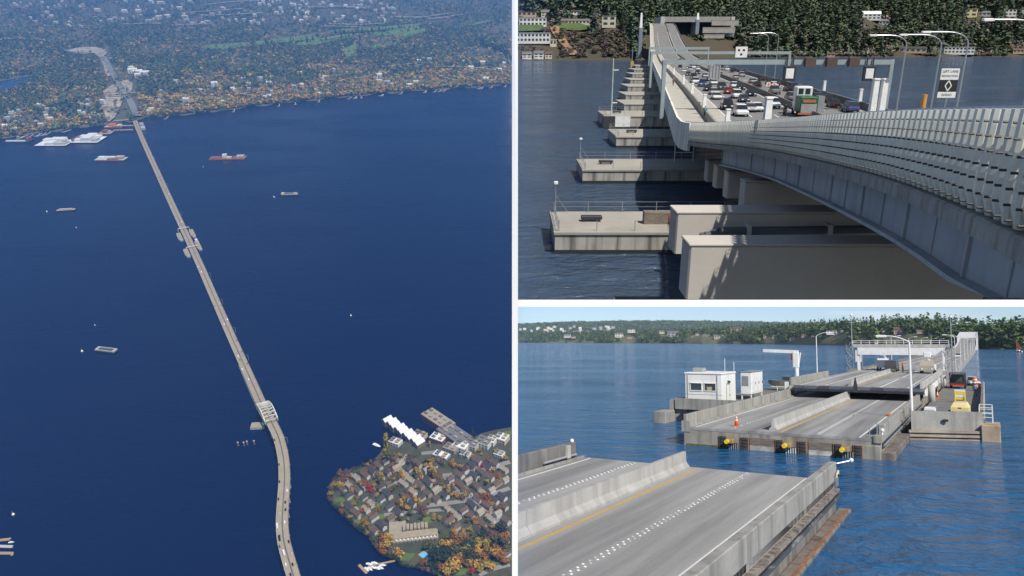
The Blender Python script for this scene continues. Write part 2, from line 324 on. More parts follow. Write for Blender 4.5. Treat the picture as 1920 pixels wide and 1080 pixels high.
def car_meshes(kind):
    if kind in CARM: return CARM[kind]
    Ln, W, Hh, hood, z0 = dict(sedan=(4.6, 1.8, 1.42, 0.86, 0.25), suv=(4.7, 1.9, 1.75, 1.05, 0.3), pickup=(5.4, 1.95, 1.85, 1.1, 0.34))[kind]
    l = Ln / 2; w = W / 2
    def sec(y, zb, zt, ww): c = min(0.14, (zt - zb) / 3); return [(-ww + c, y, zb), (ww - c, y, zb), (ww, y, zb + c), (ww, y, zt - c), (ww - c, y, zt), (-ww + c, y, zt), (-ww, y, zt - c), (-ww, y, zb + c)]
    b = MB()          # the front is at -Y
    b.loft([sec(-l, 0.42, hood * 0.76, w * 0.82), sec(-l + 0.18, z0, hood * 0.88, w * 0.95), sec(-l + 1.2, z0, hood, w), sec(l - 1.0, z0, hood * 1.03, w), sec(l - 0.15, z0, hood * 1.0, w * 0.96), sec(l, 0.45, hood * 0.86, w * 0.86)])
    g = MB()
    y0, y1, y2, y3 = {'sedan': (-l + 1.15, -l + 1.85, l - 1.35, l - 0.55), 'suv': (-l + 1.1, -l + 1.65, l - 0.5, l - 0.1), 'pickup': (-l + 1.4, -l + 2.0, 0.55, 0.75)}[kind]
    wb, wt = w * 0.93, w * 0.72; hz = hood * 0.98
    g.loft([[(-wb, y0, hz), (wb, y0, hz), (wb, y3, hz), (-wb, y3, hz)], [(-wt, y1, Hh - 0.06), (wt, y1, Hh - 0.06), (wt, y2, Hh - 0.06), (-wt, y2, Hh - 0.06)]])
    r = MB(); r.loft([[(-wt - .02, y1 - .03, Hh - 0.07), (wt + .02, y1 - .03, Hh - 0.07), (wt + .02, y2 + .03, Hh - 0.07), (-wt - .02, y2 + .03, Hh - 0.07)], [(-wt * .9, y1 + .1, Hh), (wt * .9, y1 + .1, Hh), (wt * .9, y2 - .1, Hh), (-wt * .9, y2 - .1, Hh)]])
    if kind == 'pickup': g.v = g.v; b.box(-w, -w + .08, 0.8, l - .02, hood, hood + .12); b.box(w - .08, w, 0.8, l - .02, hood, hood + .12)
    wh = MB(); wh.cyl((-0.11, 0, 0), (0.11, 0, 0), 0.33, n=12); ri = MB(); ri.cyl((-0.125, 0, 0), (0.125, 0, 0), 0.2, n=8)
    hl = MB(); hl.cbox(-0.2, 0.2, -0.04, 0.1, -0.08, 0.09, 0.03); tl = MB(); tl.cbox(-0.13, 0.13, -0.06, 0.03, -0.12, 0.14, 0.02)
    pl = MB(); pl.box(-0.75, 0.75, -0.02, 0.05, -0.1, 0.1)
    CARM[kind] = dict(body=b.mesh('body', CARPAINT['white']), glass=g.mesh('window', GLASS), roof=r.mesh('roof', CARPAINT['white']), wheel=wh.mesh('wheel', TYRE), rim=ri.mesh('rim', RIM), hl=hl.mesh('headlight', LAMP_W), tl=tl.mesh('tail_light', LAMP_R), pl=pl.mesh('bumper', TYRE), dim=(l, w, hood, z0))
    return CARM[kind]
def car(kind, colour, loc, rz, label, group=None, name=None, lights=True, sc=1.0, simple=False):
    d = car_meshes(kind); l, w, hood, z0 = d['dim']; r = thing(name or {'sedan': 'car', 'suv': 'car', 'pickup': 'pickup_truck'}[kind], label, 'truck' if kind == 'pickup' else 'car', loc, rz, group, sc)
    p = CARPAINT[colour]
    part('body', d['body'], p, r); part('window', d['glass'], GLASS, r); part('roof', d['roof'], p, r)
    if simple: return r
    for sx in (-1, 1):
        for y in (-l + 0.9, l - 0.95): q = at_part('wheel', d['wheel'], TYRE, r, (sx * (w - 0.1), y, 0.33)); part('rim', d['rim'], RIM, q)
        if lights: at_part('headlight', d['hl'], LAMP_W, r, (sx * w * 0.58, -l + 0.02, hood * 0.68)); at_part('tail_light', d['tl'], LAMP_R, r, (sx * w * 0.66, l - 0.02, hood * 0.72))
    at_part('bumper', d['pl'], TYRE, r, (0, -l + 0.05, 0.42)); at_part('bumper', d['pl'], TYRE, r, (0, l - 0.05, 0.42))
    return r

# ---------------------------------------------------------------- shared surfaces
CONC = mat('concrete', (0.36, 0.35, 0.32), (0.26, 0.255, 0.235), scale=0.45, rough=0.85, bump=0.15, streak=(2.2, (0.16, 0.15, 0.13), 0.6), fine=0.12, bdist=0.03)
CONC_L = mat('concrete_light', (0.5, 0.49, 0.46), (0.4, 0.39, 0.37), scale=0.6, rough=0.85, streak=(2.0, (0.3, 0.29, 0.27), 0.5), fine=0.08)
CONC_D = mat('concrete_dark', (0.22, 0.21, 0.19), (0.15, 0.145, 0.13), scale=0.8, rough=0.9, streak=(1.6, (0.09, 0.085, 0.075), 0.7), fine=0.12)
ASPH = mat('road_concrete', (0.245, 0.24, 0.232), (0.185, 0.182, 0.18), scale=0.5, rough=0.85, stretch=(1, 1, 1), fine=0.16, bump=0.05)
WHITEP = paint('white_paint', (0.78, 0.78, 0.76), 0.5); YELLOWP = paint('yellow_line_paint', (0.55, 0.36, 0.1), 0.6)
STEEL = paint('galvanised_steel', (0.42, 0.44, 0.46), 0.4, 0.6); STEEL_D = paint('dark_steel', (0.05, 0.05, 0.055), 0.5, 0.4)
RUST = mat('rusty_steel', (0.2, 0.085, 0.045), (0.32, 0.16, 0.09), scale=3, rough=0.9, fine=0.2)
BLACKR = mat('black_rubber', (0.02, 0.02, 0.022), (0.05, 0.05, 0.05), scale=2, rough=0.7)
TIMBER = mat('weathered_timber', (0.24, 0.2, 0.16), (0.13, 0.11, 0.09), scale=1.5, stretch=(1, 1, 6), rough=0.9, fine=0.2)
ORANGE = paint('safety_orange', (0.85, 0.16, 0.03), 0.5); YEL = paint('safety_yellow', (0.85, 0.62, 0.03), 0.45); CREAM = paint('cream_yellow_paint', (0.75, 0.62, 0.3), 0.5)
WHITEM = paint('white_metal', (0.8, 0.8, 0.79), 0.4); GREYM = paint('grey_metal', (0.32, 0.33, 0.34), 0.45)
GLASSW = mat('window_glass', (0.03, 0.04, 0.05), (0.06, 0.07, 0.08), scale=0.7, rough=0.06)
GRASS = mat('grass', (0.085, 0.125, 0.03), (0.055, 0.085, 0.025), scale=0.05, rough=0.95, fine=0.3)
# ================================================================ SITE B: the open drawspan (lower right)
site(B)
ZD = 1.5                                   # road level above the water
_d = B.R.T @ ray(1845, 640); _d = _d[:2] / np.linalg.norm(_d[:2]); RZB = -math.asin(_d[0])
def bw(b, a, z=0.0): return Vector((a * _d[0] + b * _d[1], a * _d[1] - b * _d[0], z))      # bridge axes -> site
def bthing(name, label, cat, group=None): return thing(name, label, cat, (0, 0, 0), RZB, group)
def ab(u, v, z): q = B.pz(u, v, z); return (q.x * _d[1] - q.y * _d[0], q.x * _d[0] + q.y * _d[1])

# --- lake
WATER_B = water_mat('lake_water_choppy', (0.012, 0.095, 0.235), [(0.03, (1.0, 1.6, 1), 0.4, 1.0), (0.22, (1.0, 1.7, 1), 0.5, 1.0), (0.6, (1.0, 1.5, 1), 0.2, 0.36), (1.6, (1, 1.3, 1), 0.9, 0.10)], rough=0.06, patch=(0.012, 0.04, 0.12))
w = MB(); w.add([(-900, 4, 0), (9000, 4, 0), (9000, 9000, 0), (-900, 9000, 0)], [(0, 1, 2, 3)])
single('lake', w, WATER_B, 'choppy blue lake water around the open drawspan', 'lake', kind='structure')

# --- near span: a in 6..41.4, b in -21.4..-6.6
ROADW = mat('worn_road_deck', (0.385, 0.38, 0.37), (0.165, 0.162, 0.158), scale=0.8, stretch=(1, 0.05, 1), lo=.3, hi=.72, rough=0.85, fine=0.14, bump=0.04, detail=6)
MEDM = mat('median_concrete', (.43, .425, .405), (.35, .345, .33), scale=.6, rough=.85, streak=(2.0, (.26, .25, .24), .5), fine=.08)
def barrier_sec(b0, wb, wt, z, h): return [(b0 - wb, z), (b0 + wb, z), (b0 + wb, z + 0.1), (b0 + wt * 1.25, z + h * 0.38), (b0 + wt, z + h), (b0 - wt, z + h), (b0 - wt * 1.25, z + h * 0.38), (b0 - wb, z + 0.1)]
def barrier_run(parent, b0, a0, a1, z, seg, h=0.92, wb=0.30, wt=0.085, m=MEDM, name='barrier_segment'):
    a = a0
    while a < a1 - 0.2:
        e = min(a + seg, a1); mb = MB(); s = barrier_sec(b0, wb, wt, z, h); mb.loft([[(x, a + 0.012, q) for x, q in s], [(x, e - 0.012, q) for x, q in s]]); part(name, mb, m, parent); a = e
def parapet_run(parent, b0, b1, a0, a1, z0, z1, seg, m=CONC, name='parapet_panel'):
    a = a0
    while a < a1 - 0.2:
        e = min(a + seg, a1); mb = MB(); mb.cbox(b0, b1, a + 0.012, e - 0.012, z0, z1, 0.03); part(name, mb, m, parent); a = e
def line(parent, b, a0, a1, z, wd, m, name='lane_line'):
    mb = MB(); mb.box(b - wd / 2, b + wd / 2, a0, a1, z - 0.02, z + 0.006); return part(name, mb, m, parent)
dot_mb = MB(); dot_mb.sphere((0, 0, 0), 0.056, 8, 4, (1, 1, 0.5)); DOT = dot_mb.mesh('road_stud', WHITEP)
STUDD = mat('dirty_stud', (.5, .49, .46), scale=3)
def studs(parent, b, a0, a1, z, step=0.44):
    k = 0; a = a0; q_ = random.Random(int(b * 10))
    while a < a1:
        if q_.random() > .05: at_part('road_stud', DOT, WHITEP if q_.random() > .25 else STUDD, parent, (b + (0.085 if k % 2 else -0.085) + q_.uniform(-.015, .015), a + q_.uniform(-.02, .02), z))
        a += step / 2; k += 1

s1 = bthing('bridge_span', 'grey concrete road span in the foreground ending at the open water gap', 'bridge')
mb = MB(); mb.box(-21.4, -6.7, 6, 41.45, ZD - 0.55, ZD); part('road_deck', mb, ROADW, s1)
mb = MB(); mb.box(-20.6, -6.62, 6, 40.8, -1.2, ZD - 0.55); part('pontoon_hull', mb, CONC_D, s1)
line(s1, -20.5, 6, 41.2, ZD, 0.12, WHITEP); line(s1, -13.75, 6, 41.3, ZD, 0.17, YELLOWP); line(s1, -8.05, 6, 41.3, ZD, 0.13, WHITEP)
studs(s1, -17.55, 27, 41.2, ZD + 0.004); studs(s1, -11.0, 16, 41.2, ZD + 0.004)
barrier_run(s1, -14.5, 6, 41.0, ZD, 5.9)
mb = MB(); mb.box(-21.02, -20.9, 6, 41.2, ZD - 0.01, ZD + 0.14); part('kerb', mb, CONC, s1)
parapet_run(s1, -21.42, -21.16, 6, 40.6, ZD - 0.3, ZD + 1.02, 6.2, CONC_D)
mb = MB(); mb.cyl((-21.05, 36.5, ZD + 0.3), (-21.05, 40.4, ZD + 0.3), 0.07); part('rail_pipe', mb, GREYM, s1)
mb = MB(); mb.box(-21.14, -20.98, 39.2, 39.6, ZD + .2, ZD + .95); part('panel_plate', mb, CONC_L, s1)
parapet_run(s1, -7.08, -6.7, 6, 41.9, ZD - 0.25, ZD + 0.88, 9.3, CONC)
# right flank: rough sill, black seal pipe, rusty fender beam
mb = MB(); mb.box(-6.7, -6.42, 6, 40.9, ZD - 0.42, ZD - 0.28); part('rough_sill', mb, mat('crumbling_sill', (0.3, 0.27, 0.24), (0.08, 0.06, 0.05), scale=3.5, rough=1, bump=0.6), s1)
mb = MB(); mb.box(-6.75, -6.5, 6, 40.9, ZD - 0.75, ZD - 0.44); part('rubber_seal', mb, BLACKR, s1)
mb = MB(); mb.cyl((-6.42, 6, ZD - 0.62), (-6.42, 40.9, ZD - 0.62), 0.09, n=8); part('seal_pipe', mb, mat('worn_black_pipe', (0.05, 0.055, 0.06), (0.4, 0.41, 0.42), scale=2.6, stretch=(1, .3, 1), rough=0.5, lo=.5, hi=.75), s1)
FENDER = mat('stained_fender_concrete', (0.22, 0.195, 0.175), (0.16, 0.125, 0.10), scale=0.9, rough=0.9, streak=(1.5, (0.06, 0.045, 0.035), 0.7), fine=0.15)
mb = MB(); mb.cbox(-6.6, -6.0, 6, 41.5, -1.0, ZD - 1.35, 0.04); part('fender_beam', mb, FENDER, s1)
mb = MB(); mb.box(-6.2, -6.06, 6, 41.3, ZD - 1.36, ZD - 1.338); part('fender_cap', mb, RUST, s1)
mb = MB(); mb.box(-6.68, -6.62, 41.2, 41.9, ZD - .3, ZD + .1); mb.cyl((-6.66, 41.7, ZD + .82), (-6.1, 42.1, ZD + .95), .04); part('lamp_bracket', mb, STEEL, s1)
mb = MB(); mb.sphere((-6.02, 42.15, ZD + .98), .12); part('marker_lamp', mb, WHITEP, s1, True)
mb = MB(); mb.cyl((-6.6, 41.2, ZD + .3), (-6.6, 41.75, ZD + .45), .05); mb.cyl((-6.6, 41.75, ZD + .45), (-6.6, 41.75, ZD + .3), .05); mb.cyl((-6.6, 41.2, ZD + .3), (-6.6, 41.2, ZD + .18), .05); part('tie_handle', mb, mat('cream_tie', (.6, .55, .42), scale=3), s1)
mb = MB(); mb.sphere((-21.28, 40.3, ZD + 1.1), .13, 8, 5); part('marker_lamp', mb, WHITEP, s1, True)
mb = MB(); mb.box(-7.5, -7.3, 31.2, 31.55, ZD + .002, ZD + .012); part('paint_mark', mb, WHITEP, s1)

# --- far half: deck a 60.5..104 under the lift span, b -21.6..-6.3
s2 = bthing('pontoon_section', 'floating concrete road section across the gap with bumpers on its face', 'bridge')
A0 = 60.5
mb = MB(); mb.box(-21.5, -6.5, A0 - 0.02, 185, ZD - 0.22, ZD); part('road_deck', mb, ROADW, s2)
PONT = mat('pontoon_concrete', (0.36, 0.335, 0.285), (0.26, 0.24, 0.2), scale=0.7, rough=0.9, streak=(1.3, (0.13, 0.11, 0.09), 0.75), fine=0.12)
mb = MB(); mb.box(-21.4, -6.6, A0, 185, -1.5, ZD - 0.22); part('pontoon_hull', mb, PONT, s2)
mb = MB(); mb.box(-21.22, -6.68, A0 - 0.03, A0 + 0.3, -0.3, 0.16); part('waterline_growth', mb, mat('algae', (0.16, 0.14, 0.06), (0.07, 0.06, 0.03), scale=1.2, rough=0.9), s2)
line(s2, -20.5, A0 + 0.4, 112, ZD, 0.12, WHITEP); line(s2, -13.72, A0 + 0.2, 112, ZD, 0.2, YELLOWP); line(s2, -8.05, A0 + 0.3, 112, ZD, 0.14, WHITEP)
line(s2, -10.92, A0 + 0.5, 78, ZD, 0.07, WHITEP); line(s2, -11.1, A0 + 0.8, 112, ZD, 0.07, WHITEP); line(s2, -10.92, 79.5, 112, ZD, 0.07, WHITEP)
studs(s2, -17.55, A0 + 0.8, 90, ZD + 0.004, 0.9)
barrier_run(s2, -14.5, A0 + 1.2, 101.5, ZD, 6.0)
parapet_run(s2, -21.45, -21.15, A0, 102, ZD - 0.05, ZD + 1.02, 6.0, CONC)
mb = MB(); mb.box(-21.15, -20.85, A0 + 0.3, 102, ZD - 0.02, ZD + 0.16); part('kerb', mb, CONC, s2)
mb = MB(); mb.box(-21.6, -20.9, A0 - 0.05, A0 + 1.6, ZD - 0.4, ZD + 0.5); part('parapet_end', mb, CONC, s2)
parapet_run(s2, -7.0, -6.6, A0 + 2.2, 100, ZD - 0.1, ZD + 0.85, 9.5, CONC)
mb = MB(); mb.box(-7.1, -6.55, A0 - 0.1, A0 + 1.0, ZD - 0.3, ZD + 0.22); part('parapet_end', mb, PONT, s2)
mb = MB(); mb.box(-6.7, -6.5, A0 + .4, 100, ZD - .75, ZD - .35); part('rubber_seal', mb, BLACKR, s2)
mb = MB(); mb.cyl((-6.45, A0 + .4, ZD - .5), (-6.45, 100, ZD - .5), .08); part('seal_pipe', mb, STEEL, s2)
mb = MB(); mb.cbox(-7.0, -5.75, A0 + .1, 74, -1.0, ZD - 0.95, .05); part('fender_beam', mb, FENDER, s2)
mb = MB(); mb.cbox(-8.4, -6.65, A0 - 0.06, A0 + 0.5, -1.2, ZD - 0.52, .04); part('corner_block', mb, PONT, s2)
# face: fender columns of rubber blocks, timber panels, white plates, yellow tipped bumpers
fb = MB(); fb.cbox(-0.22, 0.22, -0.16, 0, 0, 0.19, 0.03); FBL = fb.mesh('fender_block', BLACKR)
for b0 in (-18.15, -16.4, -13.75, -12.05, -9.55, -8.15):
    for k in range(5): at_part('fender_block', FBL, BLACKR, s2, (b0, A0, -0.25 + k * 0.25))
    mb = MB(); mb.box(b0 + .24, b0 + .3, A0 - .1, A0, -.4, .98); mb.box(b0 - .3, b0 - .24, A0 - .1, A0, -.4, .98); part('fender_channel', mb, RUST, s2)
for b0, b1 in ((-16.0, -14.1), (-11.6, -9.95)):
    for k in range(4):
        mb = MB(); mb.box(b0, b1, A0 - 0.05, A0 - 0.002, 0.38 + k * 0.15, 0.38 + k * 0.15 + 0.14); part('timber_plank', mb, TIMBER, s2)
    mb = MB(); mb.box(b0, b1, A0 - 0.04, A0 - 0.002, 0.0, 0.365); part('white_plate', mb, mat('flaking_white', (0.55, 0.53, 0.48), (0.3, 0.28, 0.24), scale=1.4, rough=0.8), s2)
for b0 in (-17.3, -12.9, -8.85):
    mb = MB(); mb.cbox(b0 - 0.42, b0 + .16, A0 - 0.85, A0, 0.52, 0.84, .05); q = part('bumper_beam', mb, mat('ochre_bumper', (0.35, 0.24, 0.1), (0.22, 0.15, 0.08), scale=2, rough=.8), s2)
    mb = MB(); mb.cyl((b0 - .25, A0 - 1.2, .66), (b0 - .25, A0 - .85, .66), .17, n=10); part('bumper_tip', mb, YEL, q)
    mb = MB(); mb.box(b0 - .4, b0 + .4, A0 - 0.07, A0 - 0.003, -.4, .45); part('dark_grille', mb, STEEL_D, s2)
    for k in range(5): mb = MB(); mb.box(b0 - .36 + k * .17, b0 - .3 + k * .17, A0 - .12, A0 - .07, -.4, .42); part('grille_bar', mb, GREYM if b0 != -12.9 else WHITEP, s2)
mb = MB(); mb.bar((-6.9, A0 + 0.6, ZD + .2), (-6.9, A0 + .6, ZD + 1.1), .06); mb.bar((-7.4, A0 + .5, ZD), (-7.4, A0 + .5, ZD + 1.0), .05); part('end_post', mb, GREYM, s2)
mb = MB(); mb.sphere((-6.6, A0 + .9, ZD + .55), .16); mb.cyl((-6.6, A0 + .9, ZD + .2), (-6.6, A0 + .9, ZD + .5), .07); part('marker_lamp', mb, WHITEP, s2)

# --- raised lift span a 100.5..185
ZL = ZD + 1.45
ls = bthing('lift_span', 'raised lift span with dark hinged flaps along its front lip', 'bridge')
mb = MB(); mb.box(-21.5, -6.3, 101, 186, ZL - 0.28, ZL); part('road_deck', mb, ROADW, ls)
mb = MB(); mb.box(-21.5, -6.3, 100.6, 101.0, ZL - 0.62, ZL - 0.05); part('end_beam', mb, mat('pale_beam', (.5, .48, .42), (.36, .34, .3), scale=1), ls)
k = 0
flapm = [mat('flap_steel_%d' % i, c, scale=.8, rough=.3, metal=.6) for i, c in enumerate([(.12, .12, .13), (.2, .2, .22), (.1, .075, .075), (.16, .17, .19)])]
for k in range(10):
    b0 = -20.9 + k * 1.46 + (0.25 if k > 4 else 0); mb = MB(); mb.loft([[(b0, 100.98, ZL - .02), (b0 + 1.38, 100.98, ZL - .02), (b0 + 1.38, 100.98, ZL + .03), (b0, 100.98, ZL + .03)], [(b0, 99.6, ZL - .3), (b0 + 1.38, 99.6, ZL - .3), (b0 + 1.38, 99.6, ZL - .24), (b0, 99.6, ZL - .24)]]); q = part('hinged_flap', mb, flapm[k % 4], ls)
    mb = MB(); mb.box(b0, b0 + 1.38, 99.62, 99.68, ZL - .58, ZL - .3); part('flap_skirt', mb, STEEL_D, q)
mb = MB(); mb.loft([[(-13.95, 100.5, ZL - .4), (-13.35, 100.5, ZL - .4), (-13.35, 101.1, ZL - .4), (-13.95, 101.1, ZL - .4)], [(-13.7, 100.75, ZL + 1.2), (-13.6, 100.75, ZL + 1.2), (-13.6, 100.85, ZL + 1.2), (-13.7, 100.85, ZL + 1.2)]]); part('median_spike', mb, STEEL_D, ls)
barrier_run(ls, -14.5, 103, 150, ZL, 7.0, .75)
parapet_run(ls, -21.5, -21.2, 101, 128, ZL - .3, ZL + .95, 13, CONC)
mb = MB(); mb.box(-21.2, -20.9, 101, 130, ZL, ZL + .14); part('kerb', mb, CONC, ls)
parapet_run(ls, -6.65, -6.3, 101, 150, ZL - .2, ZL + .8, 9, CONC_L)
line(ls, -20.4, 102, 185, ZL, .14, WHITEP); line(ls, -13.7, 102, 185, ZL, .22, YELLOWP); line(ls, -11, 102, 125, ZL, .2, WHITEP); line(ls, -11, 132, 185, ZL, .2, WHITEP); line(ls, -17.5, 103, 185, ZL, .2, WHITEP); line(ls, -8, 102, 185, ZL, .14, WHITEP)
mb = MB(); mb.box(-6.3, -6.2, 101, 150, ZL - .95, ZL - .25); part('side_girder', mb, WHITEM, ls)
for a in range(103, 150, 4): mb = MB(); mb.box(-6.2, -6.0, a, a + .25, ZL - .95, ZL - .2); part('girder_stiffener', mb, WHITEM, ls)
for a in (101, 131):
    mb = MB(); mb.cyl((-5.45, a, ZD - .4), (-5.45, a, ZL + .5), .38, n=14); part('lift_column', mb, CONC_L, ls, True)
mb = MB(); mb.box(-22.1, -21.6, 101, 101.8, ZD - .4, ZL + .4); part('guide_post', mb, WHITEM, ls)

# --- overhead gantry at a = 160
gt = bthing('control_gantry', 'white steel gantry bridging the raised road with a railed walkway', 'gantry')
ga = 160
mb = MB(); p = [(-21.3, 7.55), (-20.6, 5.95), (-8, 5.75), (-6.0, 7.3)]; mb.loft([[(x, ga - .6, z) for x, z in [(-21.0, 6.0), (-7.8, 6.0), (-6.0, 7.4), (-21.0, 7.4)]], [(x, ga + .4, z) for x, z in [(-21.0, 6.0), (-7.8, 6.0), (-6.0, 7.4), (-21.0, 7.4)]]]); part('box_beam', mb, WHITEM, gt)
mb = MB(); mb.box(-21.9, -5.4, ga - .62, ga + .9, 7.43, 8.05); part('walkway', mb, CONC_L, gt)
for k in range(12): x = -21.8 + k * 1.48; mb = MB(); mb.bar((x, ga - .55, 8.05), (x, ga - .55, 8.75), .1); part('rail_post', mb, WHITEM, gt)
mb = MB(); mb.bar((-21.8, ga - .55, 8.75), (-5.5, ga - .55, 8.75), .09); mb.bar((-21.8, ga - .55, 8.4), (-5.5, ga - .55, 8.4), .06); part('handrail', mb, WHITEM, gt)
for x in (-20.9, -6.4): mb = MB(); mb.box(x - .22, x + .22, ga - .4, ga + .4, ZD, 7.4); part('leg', mb, WHITEM, gt)
for x in (-22.4, -5.2):
    mb = MB()
    for k in range(5): z = ZD + .3 + k * 1.2; s = (-1) ** k; mb.bar((x - .5 * s, ga - .6, z), (x + .5 * s, ga - .6, z + 1.2), .12, .5, (0, 1, 0)); mb.bar((x - .5 * s, ga - .95, z + .8), (x + .5 * s, ga - .95, z + 2), .06)
    mb.bar((x - .6, ga - .6, ZD), (x - .6, ga - .6, 8), .09); mb.bar((x + .6, ga - .6, ZD), (x + .6, ga - .6, 8), .09); part('access_stair', mb, GREYM, gt)
def mast(x, a, z0, z1, label):
    t = bthing('signal_mast', label, 'mast'); mb = MB(); mb.cyl((x, a, z0), (x, a, z1), .13, .07, 8); part('pole', mb, STEEL, t); mb = MB(); mb.sphere((x, a, z1 + .15), .28, 8, 5); part('beacon', mb, WHITEP, t, True)
    mb = MB(); mb.bar((x, a, z1 - 1.4), (x + 1.0, a, z1 - 1.2), .07); mb.sphere((x + 1.0, a, z1 - 1.1), .2, 6, 4); part('side_lamp', mb, WHITEP, t)
mast(-22.3, ga + 2, ZD, 13.7, 'tall thin mast with white beacon beside the left leg of the gantry')
mast(-5.1, ga, ZD, 13.0, 'tall thin mast with white beacon beside the right leg of the gantry')
def lamp_b(b, a, z0, z1, arm, label, group=None, r=.1):
    t = bthing('street_lamp', label, 'street lamp', group); mb = MB(); mb.cyl((b, a, z0), (b, a, z1), r, r * .6, 8); part('pole', mb, WHITEM, t)
    n = 5; pts = [(b + arm * k / n, a, z1 + 0.55 * math.sin(k / n * math.pi * .55)) for k in range(n + 1)]; mb = MB(); mb.tube(pts, r * .5); part('arm', mb, WHITEM, t)
    e = pts[-1]; s = 1 if arm > 0 else -1; mb = MB(); mb.cbox(min(e[0], e[0] + s * .9), max(e[0], e[0] + s * .9), a - .16, a + .16, e[2] - .1, e[2] + .1, .05); part('lamp_head', mb, WHITEM, t)
lamp_b(-5.9, 78.5, ZD + .3, 8.55, -1.9, 'tall white street lamp in front of the raised span', r=.13)
lamp_b(-22.2, 124, ZD, 9.4, 1.4, 'white street lamp standing left of the raised span')
for a, b in ((205, -5.9), (232, -21.9), (252, -5.9), (290, -21.9), (305, -5.9), (350, -21.9), (365, -5.9), (420, -21.9), (440, -5.9), (500, -21.9), (520, -5.9), (590, -5.9), (660, -5.9)):
    lamp_b(b, a, ZD, 9.6, 1.6 if b < -10 else -1.6, 'white street lamp along the %s edge of the distant causeway' % ('left' if b < -10 else 'right'), 'causeway lamps %s' % ('left' if b < -10 else 'right'))

# --- long causeway beyond the gantry and the far truss
cw = bthing('causeway', 'long low concrete causeway running to the far shore', 'bridge')
mb = MB(); mb.box(-21.6, -6.2, 186, 720, ZD + .1, ZD + .9); part('road_deck', mb, ROADW, cw)
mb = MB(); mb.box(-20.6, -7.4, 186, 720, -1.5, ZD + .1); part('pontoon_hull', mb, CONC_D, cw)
ZC = ZD + .9
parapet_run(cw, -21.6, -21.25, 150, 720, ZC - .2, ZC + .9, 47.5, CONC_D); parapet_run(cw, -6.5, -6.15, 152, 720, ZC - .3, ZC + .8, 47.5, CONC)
line(cw, -13.9, 186, 720, ZC, .5, YELLOWP); line(cw, -11, 186, 720, ZC, .22, WHITEP); line(cw, -17.5, 186, 720, ZC, .22, WHITEP); line(cw, -20.5, 186, 720, ZC, .16, WHITEP); line(cw, -8.1, 186, 720, ZC, .16, WHITEP)
for k in range(28): a = 190 + k * 19; mb = MB(); mb.box(-6.15, -5.75, a, a + 3.2, -.5, ZC - .35); part('side_buttress', mb, CONC_L, cw)
rp = bthing('high_rise_approach', 'white steel truss and steep road ramp at the far end of the causeway', 'bridge')
mb = MB(); prof = [(720, ZC), (800, ZC + 2), (870, ZC + 6), (930, ZC + 9), (1010, ZC + 11)]; mb.loft([[(-21.6, a, z - .8), (-6.2, a, z - .8), (-6.2, a, z), (-21.6, a, z)] for a, z in prof]); part('road_deck', mb, ROADW, rp)
for x in (-21.8, -6.0):
    mb = MB(); mb.loft([[(x - .3, a, z - 1.5), (x + .3, a, z - 1.5), (x + .3, a, z + 1), (x - .3, a, z + 1)] for a, z in prof]); part('side_girder', mb, WHITEM, rp)
for a, z in prof[1:]:
    mb = MB(); mb.box(-20, -18, a, a + 2, -2, z - .8); mb.box(-10, -8, a, a + 2, -2, z - .8); part('pier', mb, CONC_L, rp)
for a in (850, 885, 920, 955):
    z = ZC + 5 + (a - 850) * .05; mb = MB(); mb.box(-22.3, -21.4, a, a + 1, 0, z + 6); mb.box(-6.4, -5.5, a, a + 1, 0, z + 6); mb.box(-22.3, -5.5, a, a + 1, z + 4.6, z + 6.2); part('portal_frame', mb, WHITEM, rp)
for x in (-21.9, -5.9):
    mb = MB()
    for k in range(3): a = 850 + 35 * k; z = ZC + 5 + (a - 850) * .05; mb.bar((x, a, z + 6), (x, a + 35, z + 7.7), .6); mb.bar((x, a, z), (x, a + 35, z + 7.7), .5)
    part('truss_chord', mb, WHITEM, rp)

# --- right wing pontoon
rw = bthing('wing_pontoon', 'right hand work pontoon with timber fenders and a grey end wall', 'pontoon')
WDK = mat('work_deck', (0.2, 0.19, 0.175), (0.14, 0.135, 0.125), scale=.6, rough=.9, fine=.15)
mb = MB(); mb.prism([(-5.6, 75), (-.3, 77), (-.3, 140), (-3.5, 152), (-5.6, 152)], -1.5, ZD - .02); part('hull', mb, PONT, rw)
mb = MB(); mb.prism([(-5.55, 75.3), (-.4, 77.3), (-.4, 140), (-3.5, 151.5), (-5.55, 151.5)], ZD - .02, ZD + .02); part('deck', mb, WDK, rw)
mb = MB(); mb.loft([[(-5.7, 74.8, ZD - .75), (-.35, 76.8, ZD - .75), (-.35, 77.2, ZD - .75), (-5.7, 75.2, ZD - .75)], [(-5.7, 74.8, ZD + .95), (-.35, 76.8, ZD + .95), (-.35, 77.2, ZD + .95), (-5.7, 75.2, ZD + .95)]]); part('end_wall', mb, CONC, rw)
for k in range(4):
    z = -.35 + k * .36; mb = MB(); mb.bar((-5.9, 74.5 - .02 * k, z), (-.4, 76.55, z), .26, .22); part('timber_fender', mb, mat('pale_timber', (.4, .35, .29), (.24, .19, .15), scale=1.2, stretch=(.3, 1, 1), rough=.9, fine=.2), rw)
for k in range(6): mb = MB(); x = -5.4 + k * .95; y = 74.62 + k * .355; mb.box(x, x + .14, y, y + .2, -.6, ZD - .7); part('fender_post', mb, STEEL_D, rw)
mb = MB(); mb.cbox(-.5, .9, 76.2, 78.5, -1.2, ZD - .1, .05); part('corner_block', mb, mat('rusty_concrete', (.42, .34, .24), (.3, .2, .12), scale=.9, rough=.9), rw)
mb = MB(); mb.box(-.3, .95, 78.5, 82, ZD - .5, ZD - .3); part('side_step', mb, CONC, rw)
mb = MB(); mb.box(-.55, -.3, 83, 139, ZD, ZD + .9); part('side_wall', mb, CONC_D, rw)
